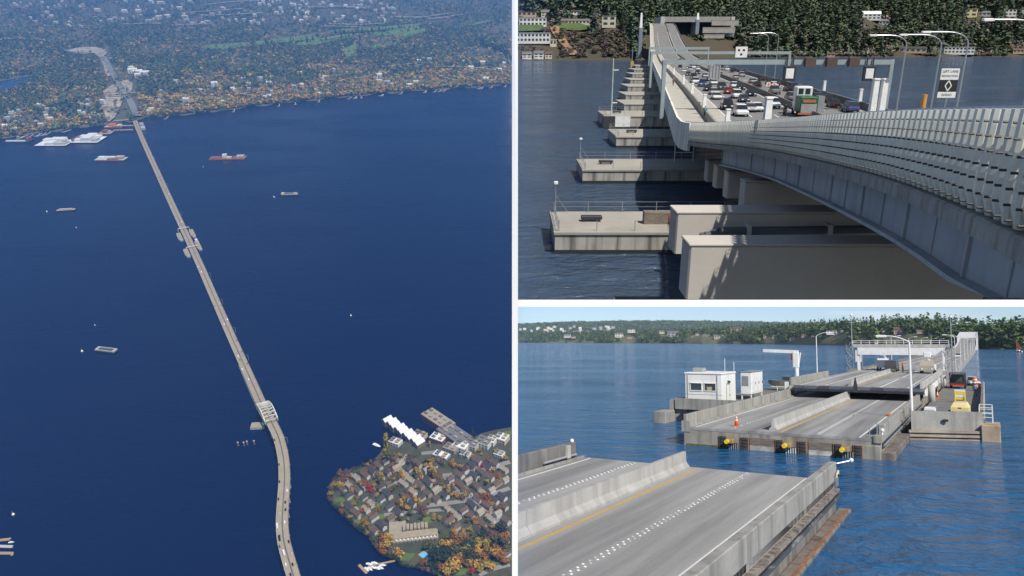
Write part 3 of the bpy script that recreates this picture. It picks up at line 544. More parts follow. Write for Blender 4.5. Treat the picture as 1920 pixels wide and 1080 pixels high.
mb = MB(); mb.box(-3.3, -2.9, 74.9 + .55, 75.62, ZD + .1, ZD + .3); part('drain_slot', mb, STEEL_D, rw)
for k in range(14): mb = MB(); y = 84 + k * 3.8; mb.box(-.3, -.18, y, y + 2.6, ZD - .2, ZD + .85); part('side_rib', mb, CONC_L, rw)
rl = bthing('guard_railing', 'white guard railing at the corner of the right work pontoon', 'railing')
for y in (79, 81, 83): mb = MB(); mb.bar((-.6, y, ZD - .3), (-.6, y, ZD + 1.2), .07); mb.bar((.4, y, ZD - .4), (.4, y, ZD + 1.2), .07); part('post', mb, WHITEM, rl)
for z in (.35, .75, 1.2): mb = MB(); mb.bar((.4, 79, ZD + z), (.4, 83, ZD + z), .06); mb.bar((-.6, 79, ZD + z), (.4, 79, ZD + z), .06); mb.bar((-.6, 83, ZD + z), (.4, 83, ZD + z), .06); part('rail', mb, WHITEM, rl)
rl2 = bthing('guard_railing', 'grey wire guard railing beside the white machinery boxes', 'railing')
for x, y in ((-6.0, 77), (-6.0, 79), (-3.9, 78.3), (-3.9, 80.5)): mb = MB(); mb.bar((x, y, ZD), (x, y, ZD + 1.15), .06); part('post', mb, STEEL, rl2)
mb = MB(); mb.bar((-6.0, 77, ZD + 1.1), (-6.0, 79, ZD + 1.1), .04); mb.bar((-3.9, 78.3, ZD + 1.1), (-3.9, 80.5, ZD + 1.1), .04); mb.bar((-6, 77, ZD + 1.1), (-6, 79, ZD + .1), .03); part('rail', mb, STEEL, rl2)
def mbox(x0, x1, y0, y1, z, h, label, m=WHITEM):
    t = bthing('machinery_box', label, 'machine box'); mb = MB(); mb.cbox(x0, x1, y0, y1, z, z + h, .05); part('casing', mb, m, t); mb = MB(); mb.box(x0 + .1, x1 - .1, y0 - .02, y0 - .002, z + .15, z + h * .8); part('front_panel', mb, CONC_L, t)
mbox(-5.3, -4.5, 76.6, 77.6, ZD, .75, 'low white machinery box at the foot of the tall street lamp')
mbox(-4.9, -3.95, 78.2, 79.6, ZD, 1.05, 'larger white machinery box behind the foot of the tall street lamp')
mbox(-4.4, -3.9, 76.9, 77.6, ZD, .7, 'small white machinery box nearest the grey end wall')
def cone(b, a, z, label, s=1.0):
    t = bthing('traffic_cone', label, 'traffic cone'); mb = MB(); mb.cbox(b - .22 * s, b + .22 * s, a - .22 * s, a + .22 * s, z + .004, z + .06 * s, .02); part('base', mb, ORANGE, t)
    mb = MB(); mb.cyl((b, a, z + .05 * s), (b, a, z + .85 * s), .17 * s, .035 * s, 12); part('body', mb, ORANGE, t, True)
    for h in (.42, .62): mb = MB(); r0 = .17 + (.035 - .17) * (h - .05) / .8; mb.cyl((b, a, z + h * s), (b, a, z + (h + .1) * s), (r0 + .006) * s, (r0 - .01) * s, 12, False); part('white_band', mb, WHITEP, t)
cb = ab(1381, 799, ZD); cone(cb[0], cb[1], ZD, 'orange traffic cone with white bands on the empty left lane', 1.1)
cone(-5.2, 108, ZD, 'orange traffic cone beside the lift columns on the work pontoon'); cone(-7.3, 99.3, ZD, 'white topped cone beside the right parapet under the lip', .9)
ob = thing('orange_bag', 'crumpled orange bag lying by the right edge line', 'bag', bw(-7.75, 79.3, ZD), RZB)
mb = MB(); mb.sphere((0, 0, .1), .42, 9, 6, (1, .8, .35)); g = random.Random(3); mb.v = [(x + g.uniform(-.05, .05), y + g.uniform(-.05, .05), max(0.004, z + g.uniform(-.05, .06))) for x, y, z in mb.v]; part('cloth', mb, ORANGE, ob)
def barrel(b, a, z, label):
    t = bthing('traffic_barrel', label, 'barrel', 'stacked orange barrels'); mb = MB(); mb.cyl((b, a, z), (b, a, z + .95), .34, .27, 12); part('drum', mb, ORANGE, t, True)
    for h in (.2, .55): mb = MB(); r = .34 - .07 * h; mb.cyl((b, a, z + h), (b, a, z + h + .15), r + .012, r, 12, False); part('white_band', mb, WHITEP, t)
bb, ba = ab(1829, 733, ZD); barrel(bb, ba, ZD, 'lower orange barrel of the stack by the pontoon side wall'); barrel(bb, ba, ZD + .98, 'upper orange barrel of the stack by the pontoon side wall')
# yellow compressor trailer
tr = thing('compressor_trailer', 'pale yellow compressor trailer parked behind the grey end wall', 'trailer', bw(-2.1, 82.2, ZD), RZB - .06)
mb = MB(); mb.loft([[(-.72, -1.0, .35), (.72, -1.0, .35), (.72, 1.1, .35), (-.72, 1.1, .35)], [(-.72, -1.0, .95), (.72, -1.0, .95), (.72, 1.1, .95), (-.72, 1.1, .95)], [(-.5, -.75, 1.4), (.5, -.75, 1.4), (.5, .9, 1.4), (-.5, .9, 1.4)]]); part('hood', mb, CREAM, tr)
for s in (-1, 1): mb = MB(); mb.cyl((s * .85, 0, .3), (s * 1.02, 0, .3), .3, n=12); part('wheel', mb, TYRE, tr); mb = MB(); mb.box(s * .55 - .06, s * .55 + .06, -1.03, -1.005, .5, .6); part('tail_light', mb, LAMP_R, tr)
mb = MB(); mb.box(-.14, .14, -1.02, -1.003, .85, .95); part('vent', mb, STEEL_D, tr); mb = MB(); mb.bar((0, 1.1, .4), (0, 2.2, .35), .1); part('tow_bar', mb, STEEL_D, tr)
# folding barricade
bc = thing('barricade', 'yellow and white folding barricade standing on the work pontoon', 'barricade', bw(-2.6, 101.5, ZD), RZB)
for s in (-1, 1): mb = MB(); mb.bar((s * .5, -.3, 0), (s * .45, 0, 1.5), .09); mb.bar((s * .5, .3, 0), (s * .45, 0, 1.5), .09); part('leg', mb, YEL, bc)
for k, m_ in enumerate((YEL, WHITEP, YEL, WHITEP)): mb = MB(); mb.box(-.55, .55, -.12 - .0, -.06, .35 + k * .3, .6 + k * .3); part('board', mb, m_, bc)

# --- left wing pontoon, hut, generator, davit crane, dinghy
lw = bthing('wing_pontoon', 'left hand work pontoon carrying the white hut', 'pontoon')
mb = MB(); mb.box(-29.0, -21.9, 78.5, 150, -1.5, ZD - .02); part('hull', mb, PONT, lw); mb = MB(); mb.box(-28.9, -22, 78.8, 149.5, ZD - .02, ZD + .02); part('deck', mb, WDK, lw)
mb = MB(); mb.box(-28.6, -22.0, 78.1, 78.45, ZD - .2, ZD + .95); part('end_wall', mb, CONC, lw); mb = MB(); mb.box(-29.2, -28.8, 78.1, 84, ZD - .3, ZD + .75); part('side_wall', mb, CONC, lw)
mb = MB(); mb.cbox(-29.9, -28.6, 75.2, 78.0, -1, ZD - .3, .05); part('corner_block', mb, CONC, lw)
for x in (-27.6, -26.2, -24.8): mb = MB(); mb.box(x, x + .3, 77.8, 78.4, -.5, ZD - .2); part('fender_post', mb, STEEL_D, lw)
hut = bthing('control_hut', 'white windowed control hut on the left work pontoon', 'hut')
x0, x1, y0, y1 = -28.1, -24.0, 80.0, 85.2; z0 = ZD + .02; zt = ZD + 3.55
HUTW = mat('hut_white', (0.8, 0.8, 0.77), (0.74, 0.74, 0.7), scale=.5, rough=.5, streak=(1.5, (.6, .58, .52), .25))
mb = MB(); mb.cbox(x0, x1, y0, y1, z0, zt, .04); part('wall', mb, HUTW, hut); mb = MB(); mb.cbox(x0 - .08, x1 + .08, y0 - .08, y1 + .08, zt, zt + .14, .05); part('roof', mb, HUTW, hut)
for xa in (x0 + .65, x0 + 2.2):
    mb = MB(); mb.box(xa, xa + 1.2, y0 - .03, y0 - .004, z0 + 1.75, z0 + 2.5); q = part('window', mb, GLASSW, hut)
    mb = MB(); mb.box(xa - .08, xa + 1.28, y0 - .07, y0 - .005, z0 + 1.66, z0 + 1.75); mb.box(xa - .08, xa, y0 - .06, y0 - .005, z0 + 1.75, z0 + 2.5); mb.box(xa + 1.2, xa + 1.28, y0 - .06, y0 - .005, z0 + 1.75, z0 + 2.5); mb.box(xa - .08, xa + 1.28, y0 - .12, y0 - .005, z0 + 2.5, z0 + 2.58); part('frame', mb, HUTW, q)
mb = MB(); mb.box(x0 + 2.45, x0 + 3.0, y0 - .045, y0 - .031, z0 + 1.76, z0 + 2.15); part('window_box', mb, mat('cardboard', (.5, .38, .24), scale=2), hut)
mb = MB(); mb.box(x1 + .004, x1 + .04, y0 + 1.6, y0 + 2.7, z0 + .1, z0 + 2.3); q = part('door', mb, HUTW, hut); mb = MB(); mb.sphere((x1 + .1, y0 + 2.55, z0 + 1.2), .06); part('handle', mb, STEEL_D, q)
mb = MB(); mb.cyl((x1 + .02, y0 + 2.1, z0 + 2.7), (x1 + .3, y0 + 2.1, z0 + 2.6), .12); part('wall_lamp', mb, STEEL_D, hut)
mb = MB(); mb.cyl((x0 + 3.0, y1 - .3, zt), (x0 + 3.0, y1 - .3, zt + 1.6), .03, n=5); mb.cyl((x1 - .1, y1 - .2, zt), (x1 - .1, y1 - .2, zt + 1.2), .03, n=5); part('aerial', mb, WHITEM, hut)
for dx in (.3, 3.6): mb = MB(); mb.cyl((x0 + dx, y0 - .05, z0 + .1), (x0 + dx, y0 - .05, zt - .1), .035, n=6); part('conduit', mb, GREYM, hut)
mb = MB(); mb.box(x0 + 1.75, x0 + 2.1, y0 - .05, y0 - .003, z0 + .5, z0 + .8); part('vent_grille', mb, GREYM, hut)
mb = MB(); mb.box(x0 - .005, x1 + .005, y0 - .015, y0 - .001, z0 + 1.28, z0 + 1.32); part('wall_seam', mb, GREYM, hut)
mb = MB(); mb.box(x1 + .004, x1 + .05, y0 + 1.5, y0 + 1.6, z0 + .1, z0 + 2.4); mb.box(x1 + .004, x1 + .05, y0 + 2.7, y0 + 2.8, z0 + .1, z0 + 2.4); mb.box(x1 + .004, x1 + .05, y0 + 1.5, y0 + 2.8, z0 + 2.4, z0 + 2.5); part('door_frame', mb, GREYM, hut)
mb = MB(); mb.cbox(x0 + .5, x0 + 1.7, y0 + 1, y0 + 2.2, zt + .14, zt + .6, .06); part('roof_unit', mb, GREYM, hut)
gen = bthing('generator_cabinet', 'white louvred generator cabinet behind the control hut', 'cabinet')
gx0, gx1, gy0, gy1, gz = -25.2, -23.9, 91.6, 97.0, ZD + .75
mb = MB(); mb.cbox(gx0, gx1, gy0, gy1, gz, gz + 2.6, .04); part('casing', mb, WHITEM, gen)
for k in range(8): mb = MB(); mb.box(gx0 + .18, gx1 - .35, gy0 - .05, gy0 - .003, gz + 1.0 + k * .15, gz + 1.1 + k * .15); part('louvre', mb, GREYM, gen)
for k in range(3): mb = MB(); mb.box(gx1 + .003, gx1 + .03, gy0 + .3 + k * 1.7, gy0 + 1.8 + k * 1.7, gz + .15, gz + 2.4); q = part('door', mb, WHITEM, gen); mb = MB(); mb.box(gx1 + .03, gx1 + .07, gy0 + 1.6 + k * 1.7, gy0 + 1.7 + k * 1.7, gz + 1.1, gz + 1.4); part('handle', mb, STEEL_D, q)
for x, y in ((gx0 + .1, gy0 + .2), (gx1 - .1, gy0 + .2), (gx0 + .1, gy1 - .2), (gx1 - .1, gy1 - .2)): mb = MB(); mb.bar((x, y, ZD), (x, y, gz), .14); part('leg', mb, WHITEM, gen)
mb = MB(); mb.cbox(gx0 - .06, gx1 + .06, gy0 - .06, gy1 + .06, gz + 2.6, gz + 2.7, .04); part('roof', mb, STEEL, gen)
dv = bthing('davit_crane', 'white davit crane with a long boom over the dinghy', 'crane'); da, db = 112, -22.8
mb = MB(); mb.cyl((db, da, ZD), (db, da, ZD + 3.4), .3, n=10); part('column', mb, WHITEM, dv); mb = MB(); mb.cbox(db - .5, db + .35, da - .3, da + .3, ZD + 3.4, ZD + 5.6, .08); part('crane_head', mb, WHITEM, dv)
mb = MB(); mb.bar((db + .3, da, ZD + 5.6), (db - 4.6, da, ZD + 5.75), .4, .45); part('boom', mb, WHITEM, dv); mb = MB(); mb.bar((db + .25, da, ZD + 3.6), (db + .6, da, ZD + 5.5), .16); part('ram', mb, WHITEM, dv); mb = MB(); mb.box(db - .75, db - .45, da - .2, da + .2, ZD + 4.4, ZD + 5.3); part('winch', mb, LAMP_R, dv)
bt = bthing('dinghy', 'grey metal dinghy on a trailer under the davit crane', 'boat'); x, y, z = -24.4, 112, ZD + .5
mb = MB(); rings = []
for t, hw, zb in ((-2.2, .75, .15), (-1, .95, .0), (.6, .9, .0), (1.7, .55, .15), (2.4, .06, .55)): rings.append([(x - t, y - hw, z + 1.0), (x - t, y - hw * .7, z + zb + .15), (x - t, y, z + zb), (x - t, y + hw * .7, z + zb + .15), (x - t, y + hw, z + 1.0)])
mb.loft(rings); part('hull', mb, mat('dinghy_metal', (.2, .19, .17), (.3, .28, .25), scale=1.5, rough=.5), bt); mb = MB(); mb.box(x - .3, x + .9, y - .5, y + .5, z + 1.0, z + 1.6); part('console', mb, GLASSW, bt)
mb = MB(); mb.bar((x - 1.8, y - .6, z + .1), (x + 2, y - .6, z + .1), .1); mb.bar((x - 1, y - .6, ZD), (x - 1, y - .6, z + .2), .08); mb.bar((x + 1, y - .6, ZD), (x + 1, y - .6, z + .2), .08); part('cradle', mb, WHITEM, bt)

# --- vehicles on the raised road and the pontoon
def bucket_truck(b, a, z, label, cab):
    t = thing('bucket_truck', label, 'truck', bw(b, a, z), RZB)
    mb = MB(); mb.loft([[(-1.05, -3.2, .5), (1.05, -3.2, .5), (1.05, -1.2, .5), (-1.05, -1.2, .5)], [(-1.05, -3.2, 1.4), (1.05, -3.2, 1.4), (1.05, -1.2, 1.4), (-1.05, -1.2, 1.4)], [(-.95, -2.6, 2.3), (.95, -2.6, 2.3), (.95, -1.25, 2.3), (-.95, -1.25, 2.3)]]); q = part('cab', mb, cab, t)
    mb = MB(); mb.loft([[(-.9, -3.08, 1.45), (.9, -3.08, 1.45), (.9, -2.98, 1.45), (-.9, -2.98, 1.45)], [(-.82, -2.7, 2.15), (.82, -2.7, 2.15), (.82, -2.6, 2.15), (-.82, -2.6, 2.15)]]); part('windscreen', mb, GLASS, q)
    mb = MB(); mb.cbox(-1.15, 1.15, -1.1, 3.2, .6, 1.5, .06); part('utility_body', mb, WHITEM, t)
    for s in (-1, 1):
        for y in (-2.4, 2.0): mb = MB(); mb.cyl((s * .85, y, .48), (s * 1.12, y, .48), .48, n=12); part('wheel', mb, TYRE, t)
        mb = MB(); mb.box(s * .75 - .15, s * .75 + .15, -3.26, -3.2, .75, .95); part('headlight', mb, LAMP_W, t)
    mb = MB(); mb.cyl((0, 1.5, 1.5), (0, 1.5, 2.4), .3, n=8); mb.bar((0, 1.5, 2.3), (.1, -1.8, 3.2), .28); mb.bar((.1, -1.8, 3.2), (.1, 1.0, 3.5), .25); part('boom', mb, WHITEM, t); mb = MB(); mb.cbox(-.5, .6, -2.4, -1.5, 2.9, 3.8, .1); part('bucket', mb, WHITEM, t)
bucket_truck(-17.0, 166, ZL, 'white bucket truck on the left lanes of the raised road', CARPAINT['white']); bucket_truck(-8.6, 152, ZL, 'bucket truck behind the right parapet of the raised road', CARPAINT['beige'])
def van(b, a, z, label, m, rz=0.0, flat=False):
    t = thing('flatbed_truck' if flat else 'van', label, 'truck' if flat else 'van', bw(b, a, z), RZB + rz)
    mb = MB(); mb.loft([[(-1, -2.7, .4), (1, -2.7, .4), (1, -.4 if flat else 2.6, .4), (-1, -.4 if flat else 2.6, .4)], [(-1, -2.7, 1.15), (1, -2.7, 1.15), (1, -.4 if flat else 2.6, 1.15), (-1, -.4 if flat else 2.6, 1.15)], [(-.85, -1.6, 2.1), (.85, -1.6, 2.1), (.85, -.5 if flat else 2.55, 2.1), (-.85, -.5 if flat else 2.55, 2.1)]]); part('body', mb, m, t)
    mb = MB(); mb.loft([[(-.85, -2.5, 1.22), (.85, -2.5, 1.22), (.85, -2.4, 1.22), (-.85, -2.4, 1.22)], [(-.75, -1.72, 1.98), (.75, -1.72, 1.98), (.75, -1.62, 1.98), (-.75, -1.62, 1.98)]]); part('windscreen', mb, GLASS, t)
    for s in (-1, 1):
        for y in (-1.8, 1.8): mb = MB(); mb.cyl((s * .8, y, .38), (s * 1.04, y, .38), .38, n=12); part('wheel', mb, TYRE, t)
    if flat:
        mb = MB(); mb.box(-1.05, 1.05, -.3, 3.0, .75, .9); part('flat_bed', mb, STEEL_D, t); mb = MB()
        for s in (-1, 1):
            for y in (-.2, 1.3, 2.9): mb.bar((s, y, .9), (s, y, 2.3), .08)
            mb.bar((s, -.2, 2.3), (s, 2.9, 2.3), .09)
        mb.box(-1, 1, -.2, 2.9, 2.3, 2.36); part('rack', mb, STEEL_D, t); mb = MB(); mb.box(-.9, .9, 3.0, 3.05, .5, .75); part('tail_light', mb, LAMP_R, t)
    return t
van(-14.9, 157.5, ZL, 'dark grey van parked by the median on the raised road', CARPAINT['charcoal'])
van(-3.6, 133, ZD, 'dark flatbed truck with a rack parked on the work pontoon', CARPAINT['charcoal'], math.pi, True); car('sedan', 'silver', bw(-1.9, 142, ZD), RZB + .2, 'silver car at the far end of the work pontoon')
car('suv', 'white', bw(-8.6, 330, ZC), RZB, 'white car far along the causeway')
# road sign left of the gantry, workers
sg = bthing('road_sign', 'pale road sign standing left of the raised road under the gantry', 'sign'); mb = MB(); mb.cyl((-21.8, 172, ZD), (-21.8, 172, 6.9), .09); part('post', mb, STEEL, sg); mb = MB(); mb.box(-23.1, -21.9, 171.9, 172.0, 4.3, 6.7); part('panel', mb, WHITEM, sg)
def person(loc, rz, label, top, legs, hat, sc=1.0):
    r = thing('person', label, 'person', loc, rz, None, sc)
    me = bpy.data.meshes.new('body')
    P_ = [(0, 0, .95), (0, 0, 1.15), (0, .01, 1.35), (0, 0, 1.48), (0, .02, 1.58), (0, .03, 1.7), (.1, 0, .9), (.13, .05, .5), (.13, 0, .08), (.13, .14, .04), (-.1, 0, .9), (-.14, -.04, .5), (-.15, -.1, .08), (-.15, .04, .04), (.2, 0, 1.4), (.27, .03, 1.15), (.26, .18, .95), (-.2, 0, 1.4), (-.27, .02, 1.15), (-.25, .16, .95)]
    E_ = [(0, 1), (1, 2), (2, 3), (3, 4), (4, 5), (0, 6), (6, 7), (7, 8), (8, 9), (0, 10), (10, 11), (11, 12), (12, 13), (2, 14), (14, 15), (15, 16), (2, 17), (17, 18), (18, 19)]
    R_ = [.15, .15, .17, .07, .08, .09, .1, .075, .05, .045, .1, .075, .05, .045, .07, .05, .04, .07, .05, .04]
    me.from_pydata(P_, E_, []); o = bpy.data.objects.new('body', me); COL.objects.link(o); o.parent = r
    sk = o.modifiers.new('skin', 'SKIN'); 
    for i, rr in enumerate(R_): me.skin_vertices[0].data[i].radius = (rr, rr * .8)
    me.skin_vertices[0].data[0].use_root = True
    o.modifiers.new('sub', 'SUBSURF').levels = 1; o.modifiers['sub'].render_levels = 1; me.materials.append(legs)
    mb = MB(); mb.loft([[(rr * math.cos(t * .785), rr * .75 * math.sin(t * .785), z) for t in range(8)] for rr, z in ((.2, .9), (.2, 1.15), (.25, 1.4), (.1, 1.52))]); part('jacket', mb, top, r, True)
    mb = MB(); mb.sphere((0, .03, 1.76), .13, 8, 5, (1, 1.1, .75)); part('helmet', mb, hat, r, True)
    return r
person(bw(-1.2, 113, ZD), RZB + .5, 'person in blue jacket bending by the pontoon side wall', paint('blue_jacket', (.12, .2, .32)), paint('dark_trousers', (.03, .03, .04)), WHITEP)
person(bw(-12.6, 152, ZL), RZB + 2, 'person in an orange vest standing on the raised road by the van', ORANGE, paint('dark_trousers', (.03, .03, .04)), ORANGE)

# --- far shore of site B
SHORE_B = [(760, 640, 20), (860, 1000, 28), (960, 1200, 30)]
def shore_y(u):    # distance of the shoreline seen at picture column u
    return float(np.interp(u, [940, 1100, 1250, 1450, 1560, 1700, 1830, 1900, 2200], [4600, 4100, 3300, 2300, 1650, 1150, 860, 800, 700]))
def gz_b(u, dy):   # ground height a distance dy behind the shoreline
    top = float(np.interp(u, [940, 1250, 1450, 1560, 1750, 1820, 1930], [54, 50, 46, 40, 26, 10, 8])); w_ = float(np.interp(u, [940, 1300, 1900], [420, 170, 90]))
    return 0.6 + top * (1 - math.exp(-dy / w_))
us = np.linspace(930, 2250, 90); dys = [0, 6, 20, 50, 100, 180, 300, 500, 800, 1200]
V = []; F = []
for u in us:
    Y = shore_y(u) * (1 + .012 * math.sin(u * .09) + .008 * math.sin(u * .31))
    for j, dy in enumerate(dys): yy = Y + dy; V.append(((u - 960) / 1394.6 * yy, yy, -0.5 if j == 0 else gz_b(u, dy)))
nd = len(dys)
for i in range(len(us) - 1):
    for j in range(nd - 1): F.append((i * nd + j, (i + 1) * nd + j, (i + 1) * nd + j + 1, i * nd + j + 1))
mb = MB(); mb.v = V; mb.f = F
single('shore_land', mb, mat('shore_ground', (.09, .12, .035), (.15, .12, .07), scale=.02, rough=.95, fine=.3), 'grassy wooded shore across the lake', 'shore', kind='structure')
def hill_b(u): return float(np.interp(u, [930, 975, 1050, 1150, 1240, 1330, 1420, 1500, 1600, 1700, 2200], [176, 180, 196, 208, 212, 207, 200, 190, 170, 150, 130]))
V = []; F = []; us2 = np.linspace(900, 2300, 160)
for u in us2:
    for dy, k in ((0, 0), (300, .35), (800, .75), (1400, 1.0), (2200, .9)): yy = 6200 + dy; V.append(((u - 960) / 1394.6 * yy, yy, hill_b(u) * k * (7600 / 6900) * (.93) - 1))
for i in range(len(us2) - 1):
    for j in range(4): F.append((i * 5 + j, (i + 1) * 5 + j, (i + 1) * 5 + j + 1, i * 5 + j + 1))
mb = MB(); mb.v = V; mb.f = F; single('hill', mb, mat('hill_ground', (.05, .085, .05), (.038, .065, .045), scale=.01, rough=1), 'long low wooded ridge beyond the far shore', 'hill', kind='structure')
HB = [(1160, 631, 18, 'white', 'grey'), (1183, 622, 16, 'white', 'white'), (1240, 624, 12, 'cream', 'grey'), (1262, 630, 24, 'grey', 'grey'), (1310, 629, 14, 'white', 'brown'), (1324, 633, 16, 'white', 'grey'), (1380, 622, 22, 'cream', 'brown'), (1437, 632, 14, 'pink', 'brown'), (1326, 634, 12, 'tan', 'grey'), (1347, 634, 18, 'cream', 'grey'), (1064, 632, 14, 'white', 'grey'), (1075, 633, 10, 'pink', 'brown'), (1180, 634, 12, 'tan', 'brown'), (1453, 633, 12, 'cream', 'brown'), (1485, 636, 11, 'cream', 'grey'), (1508, 630, 13, 'pink', 'brown'), (1524, 632, 10, 'cream', 'grey'), (1558, 624, 20, 'white', 'white'), (1580, 620, 12, 'white', 'dark'), (1620, 619, 9, 'white', 'grey'), (1657, 619, 13, 'cream', 'brown'), (1686, 622, 26, 'pink', 'brown'), (1721, 620, 10, 'pink', 'grey'), (1743, 624, 11, 'white', 'white'), (1644, 641, 15, 'white', 'grey'), (1602, 641, 8, 'white', 'grey'), (1768, 627, 8, 'tan', 'brown'), (1873, 632, 7, 'white', 'dark'), (1490, 633, 9, 'yellow', 'brown'), (1300, 633, 10, 'yellow', 'grey')]
def hb_dy(u, v): return max(8.0, float(np.interp(644 - v, [2, 10, 24], [8, 60, 150]))) * (1 if u > 1400 else 2.2)
HBD = [(u, hb_dy(u, v), w_) for u, v, w_, _a, _b in HB]
g = random.Random(11); pts = []
GR = [(.085, .13, .052), (.105, .155, .058), (.068, .112, .055), (.14, .195, .06), (.19, .24, .065)]
for _ in range(5600):
    u = g.uniform(935, 2150); dy = 6 + g.random() ** 1.6 * float(np.interp(u, [940, 1900], [900, 300])); Y = shore_y(u) + dy
    if any(abs(u - hu) < hw * .6 + 6 and dy < hd + 6 and dy > hd - 150 for hu, hd, hw in HBD): continue
    fir = g.random() < .62; h = g.uniform(19, 36) * (1.0 if fir else .58) * float(np.interp(u, [940, 1300, 1900], [1.35, 1.15, 1.0]))
    pts.append(((u - 960) / 1394.6 * Y, Y, gz_b(u, dy) - .5, h, 'fir' if fir else 'round', g.choice(GR[:3] if fir else GR[1:]), 1.15 if fir else 1.3))
forest('shore_forest', pts, 'dark green mixed wood along the far shore', FOREST_M, 62)
pts = []
for _ in range(3400):
    u = g.uniform(930, 1900); dy = g.uniform(100, 1500); yy = 6200 + dy; k = float(np.interp(dy, [0, 300, 800, 1400, 2200], [0, .35, .75, 1, .9]))
    pts.append(((u - 960) / 1394.6 * yy, yy, hill_b(u) * k * 1.024 - 24, g.uniform(34, 44), 'round', g.choice(GR[:3]), 2.2))
forest('ridge_forest', pts, 'bluish green forest covering the far ridge', FOREST_M, 30)
FM = [leaf_mat('fir_green', (.075, .115, .046)), leaf_mat('mid_green', (.11, .16, .05)), leaf_mat('bright_green', (.17, .23, .055)), leaf_mat('dark_fir', (.052, .085, .045)), leaf_mat('copper_leaf', (.05, .02, .022), .1)]
REG = lambda u: 'left of the davit crane' if u < 1460 else 'between the crane and the gantry' if u < 1605 else 'behind the gantry' if u < 1775 else 'around the far truss' if u < 1850 else 'right of the far truss'
for _ in range(96):     # trees of the skyline and shore that stand out singly
    u = g.uniform(1300, 1925); dy = g.uniform(10, 170)
    if any(abs(u - hu) < hw * .6 + 8 and dy < hd + 10 for hu, hd, hw in HBD): continue
    Y = shore_y(u) + dy; fir = g.random() < .7; h = g.uniform(20, 33) * (1.0 if u < 1800 else .85) if fir else g.uniform(9, 15)
    tree('fir' if fir else 'round', g.randint(0, 3), 700, ((u - 960) / 1394.6 * Y, Y, gz_b(u, dy) - .4), h, g.choice([FM[0], FM[3], FM[0]]) if fir else g.choice([FM[1], FM[1], FM[2]]), ('tall dark fir on the far shore, %s' if fir else 'round green broadleaf tree on the far shore, %s') % REG(u), ('firs ' if fir else 'broadleaf ') + REG(u), 'fir_tree' if fir else 'broadleaf_tree', 1.0 if fir else 1.15, g.random() * 6)
tree('round', 1, 260, (lambda Y: ((1148 - 960) / 1394.6 * Y, Y, .5))(shore_y(1148) - 20), 34, FM[2], 'single bright green round tree at the water on the left shore', None, 'broadleaf_tree', 1.2)

WALLM = {k: mat('house_wall_' + k, c, [x * .85 for x in c], scale=.6, rough=.8) for k, c in dict(white=(.72, .71, .68), cream=(.62, .56, .45), pink=(.5, .36, .29), grey=(.38, .38, .38), tan=(.42, .34, .25), yellow=(.68, .58, .34), blue=(.36, .42, .5), brick=(.25, .11, .08)).items()}
ROOFM = {k: mat('house_roof_' + k, c, [x * .75 for x in c], scale=.8, rough=.9) for k, c in dict(grey=(.16, .16, .165), brown=(.13, .085, .06), dark=(.06, .055, .055), white=(.75, .75, .74), red=(.25, .1, .07), tan=(.34, .29, .22)).items()}
def house(loc, rz, w, d, h, wall, roof, label, kind='gable', floors=2, cols=4, group=None, name='house', axis='x', sc=1.0, cat='house', rh=None, win=True):
    """front faces -Y"""
    t = thing(name, label, cat, loc, rz, group, sc); wm, rm = WALLM[wall], ROOFM[roof]; rh = rh if rh is not None else min(w, d) * .28
    mb = MB()
    if kind == 'gable':
        mb.gwall(-w / 2, w / 2, -d / 2, d / 2, -2, h, h + rh, axis); part('wall', mb, wm, t); mb = MB(); mb.gable(-w / 2, w / 2, -d / 2, d / 2, h + .02, h + rh + .03, .5, .25, axis); part('roof', mb, rm, t)
    else:
        mb.box(-w / 2, w / 2, -d / 2, d / 2, -2, h); part('wall', mb, wm, t); mb = MB(); mb.cbox(-w / 2 - .5, w / 2 + .5, -d / 2 - .6, d / 2 + .4, h, h + .5, .1); part('roof', mb, rm, t)
    if win:
        for f in range(floors):
            z = h * (f + .3) / floors; wh = h / floors * .5; cw = w / cols
            for c in range(cols): x = -w / 2 + (c + .5) * cw; mb = MB(); mb.box(x - cw * .3, x + cw * .3, -d / 2 - .07, -d / 2 - .003, z, z + wh); part('window', mb, GLASSW, t)
    return t
for i, (u, v, wpx, wc, rc) in enumerate(HB):
    sy = shore_y(u); z = 1.0
    for _ in range(6): Y = sy + 5 + max(0.0, (640 - v) * sy * .0016) * 14; break
    dyv = max(8.0, float(np.interp(644 - v, [2, 10, 24], [8, 60, 150]))) * (1 if u > 1400 else 2.2); Y = sy + dyv
    z = 8.6 + (640 - v) * Y / 1394.6 - 3
    wm_ = wpx * Y / 1394.6 * .85
    house(((u - 960) / 1394.6 * Y, Y - 6, z), g.uniform(-.25, .25) - math.atan((u - 960) / 1394.6), wm_, wm_ * .7, wm_ * .34, wc, rc, '%s house with %s roof on the far shore, %s' % (wc, rc, 'left stretch' if u < 1250 else 'middle stretch' if u < 1550 else 'behind the gantry' if u < 1800 else 'right of the truss'), 'flat' if rc == 'white' else 'gable', 2, 3, 'far shore houses %s %s %d' % (wc, rc, 0 if u < 1250 else 1 if u < 1550 else 2))
g2 = random.Random(5)
for i in range(46):    # specks of the distant town below the ridge
    u = g2.uniform(972, 1150); v = g2.uniform(612, 626); Y = 5900 + g2.uniform(0, 500); p = Vector(((u - 960) / 1394.6 * Y, Y, 8.6 + (640 - v) * Y / 1394.6)); mb = MB(); s = g2.uniform(8, 15); mb.gwall(-s, s, -7, 7, -8, 5, 9); single('town_house', mb, WALLM[g2.choice(['white', 'cream', 'grey'])], 'tiny pale house of the distant town below the ridge', 'house', p, 0, 'distant town houses')
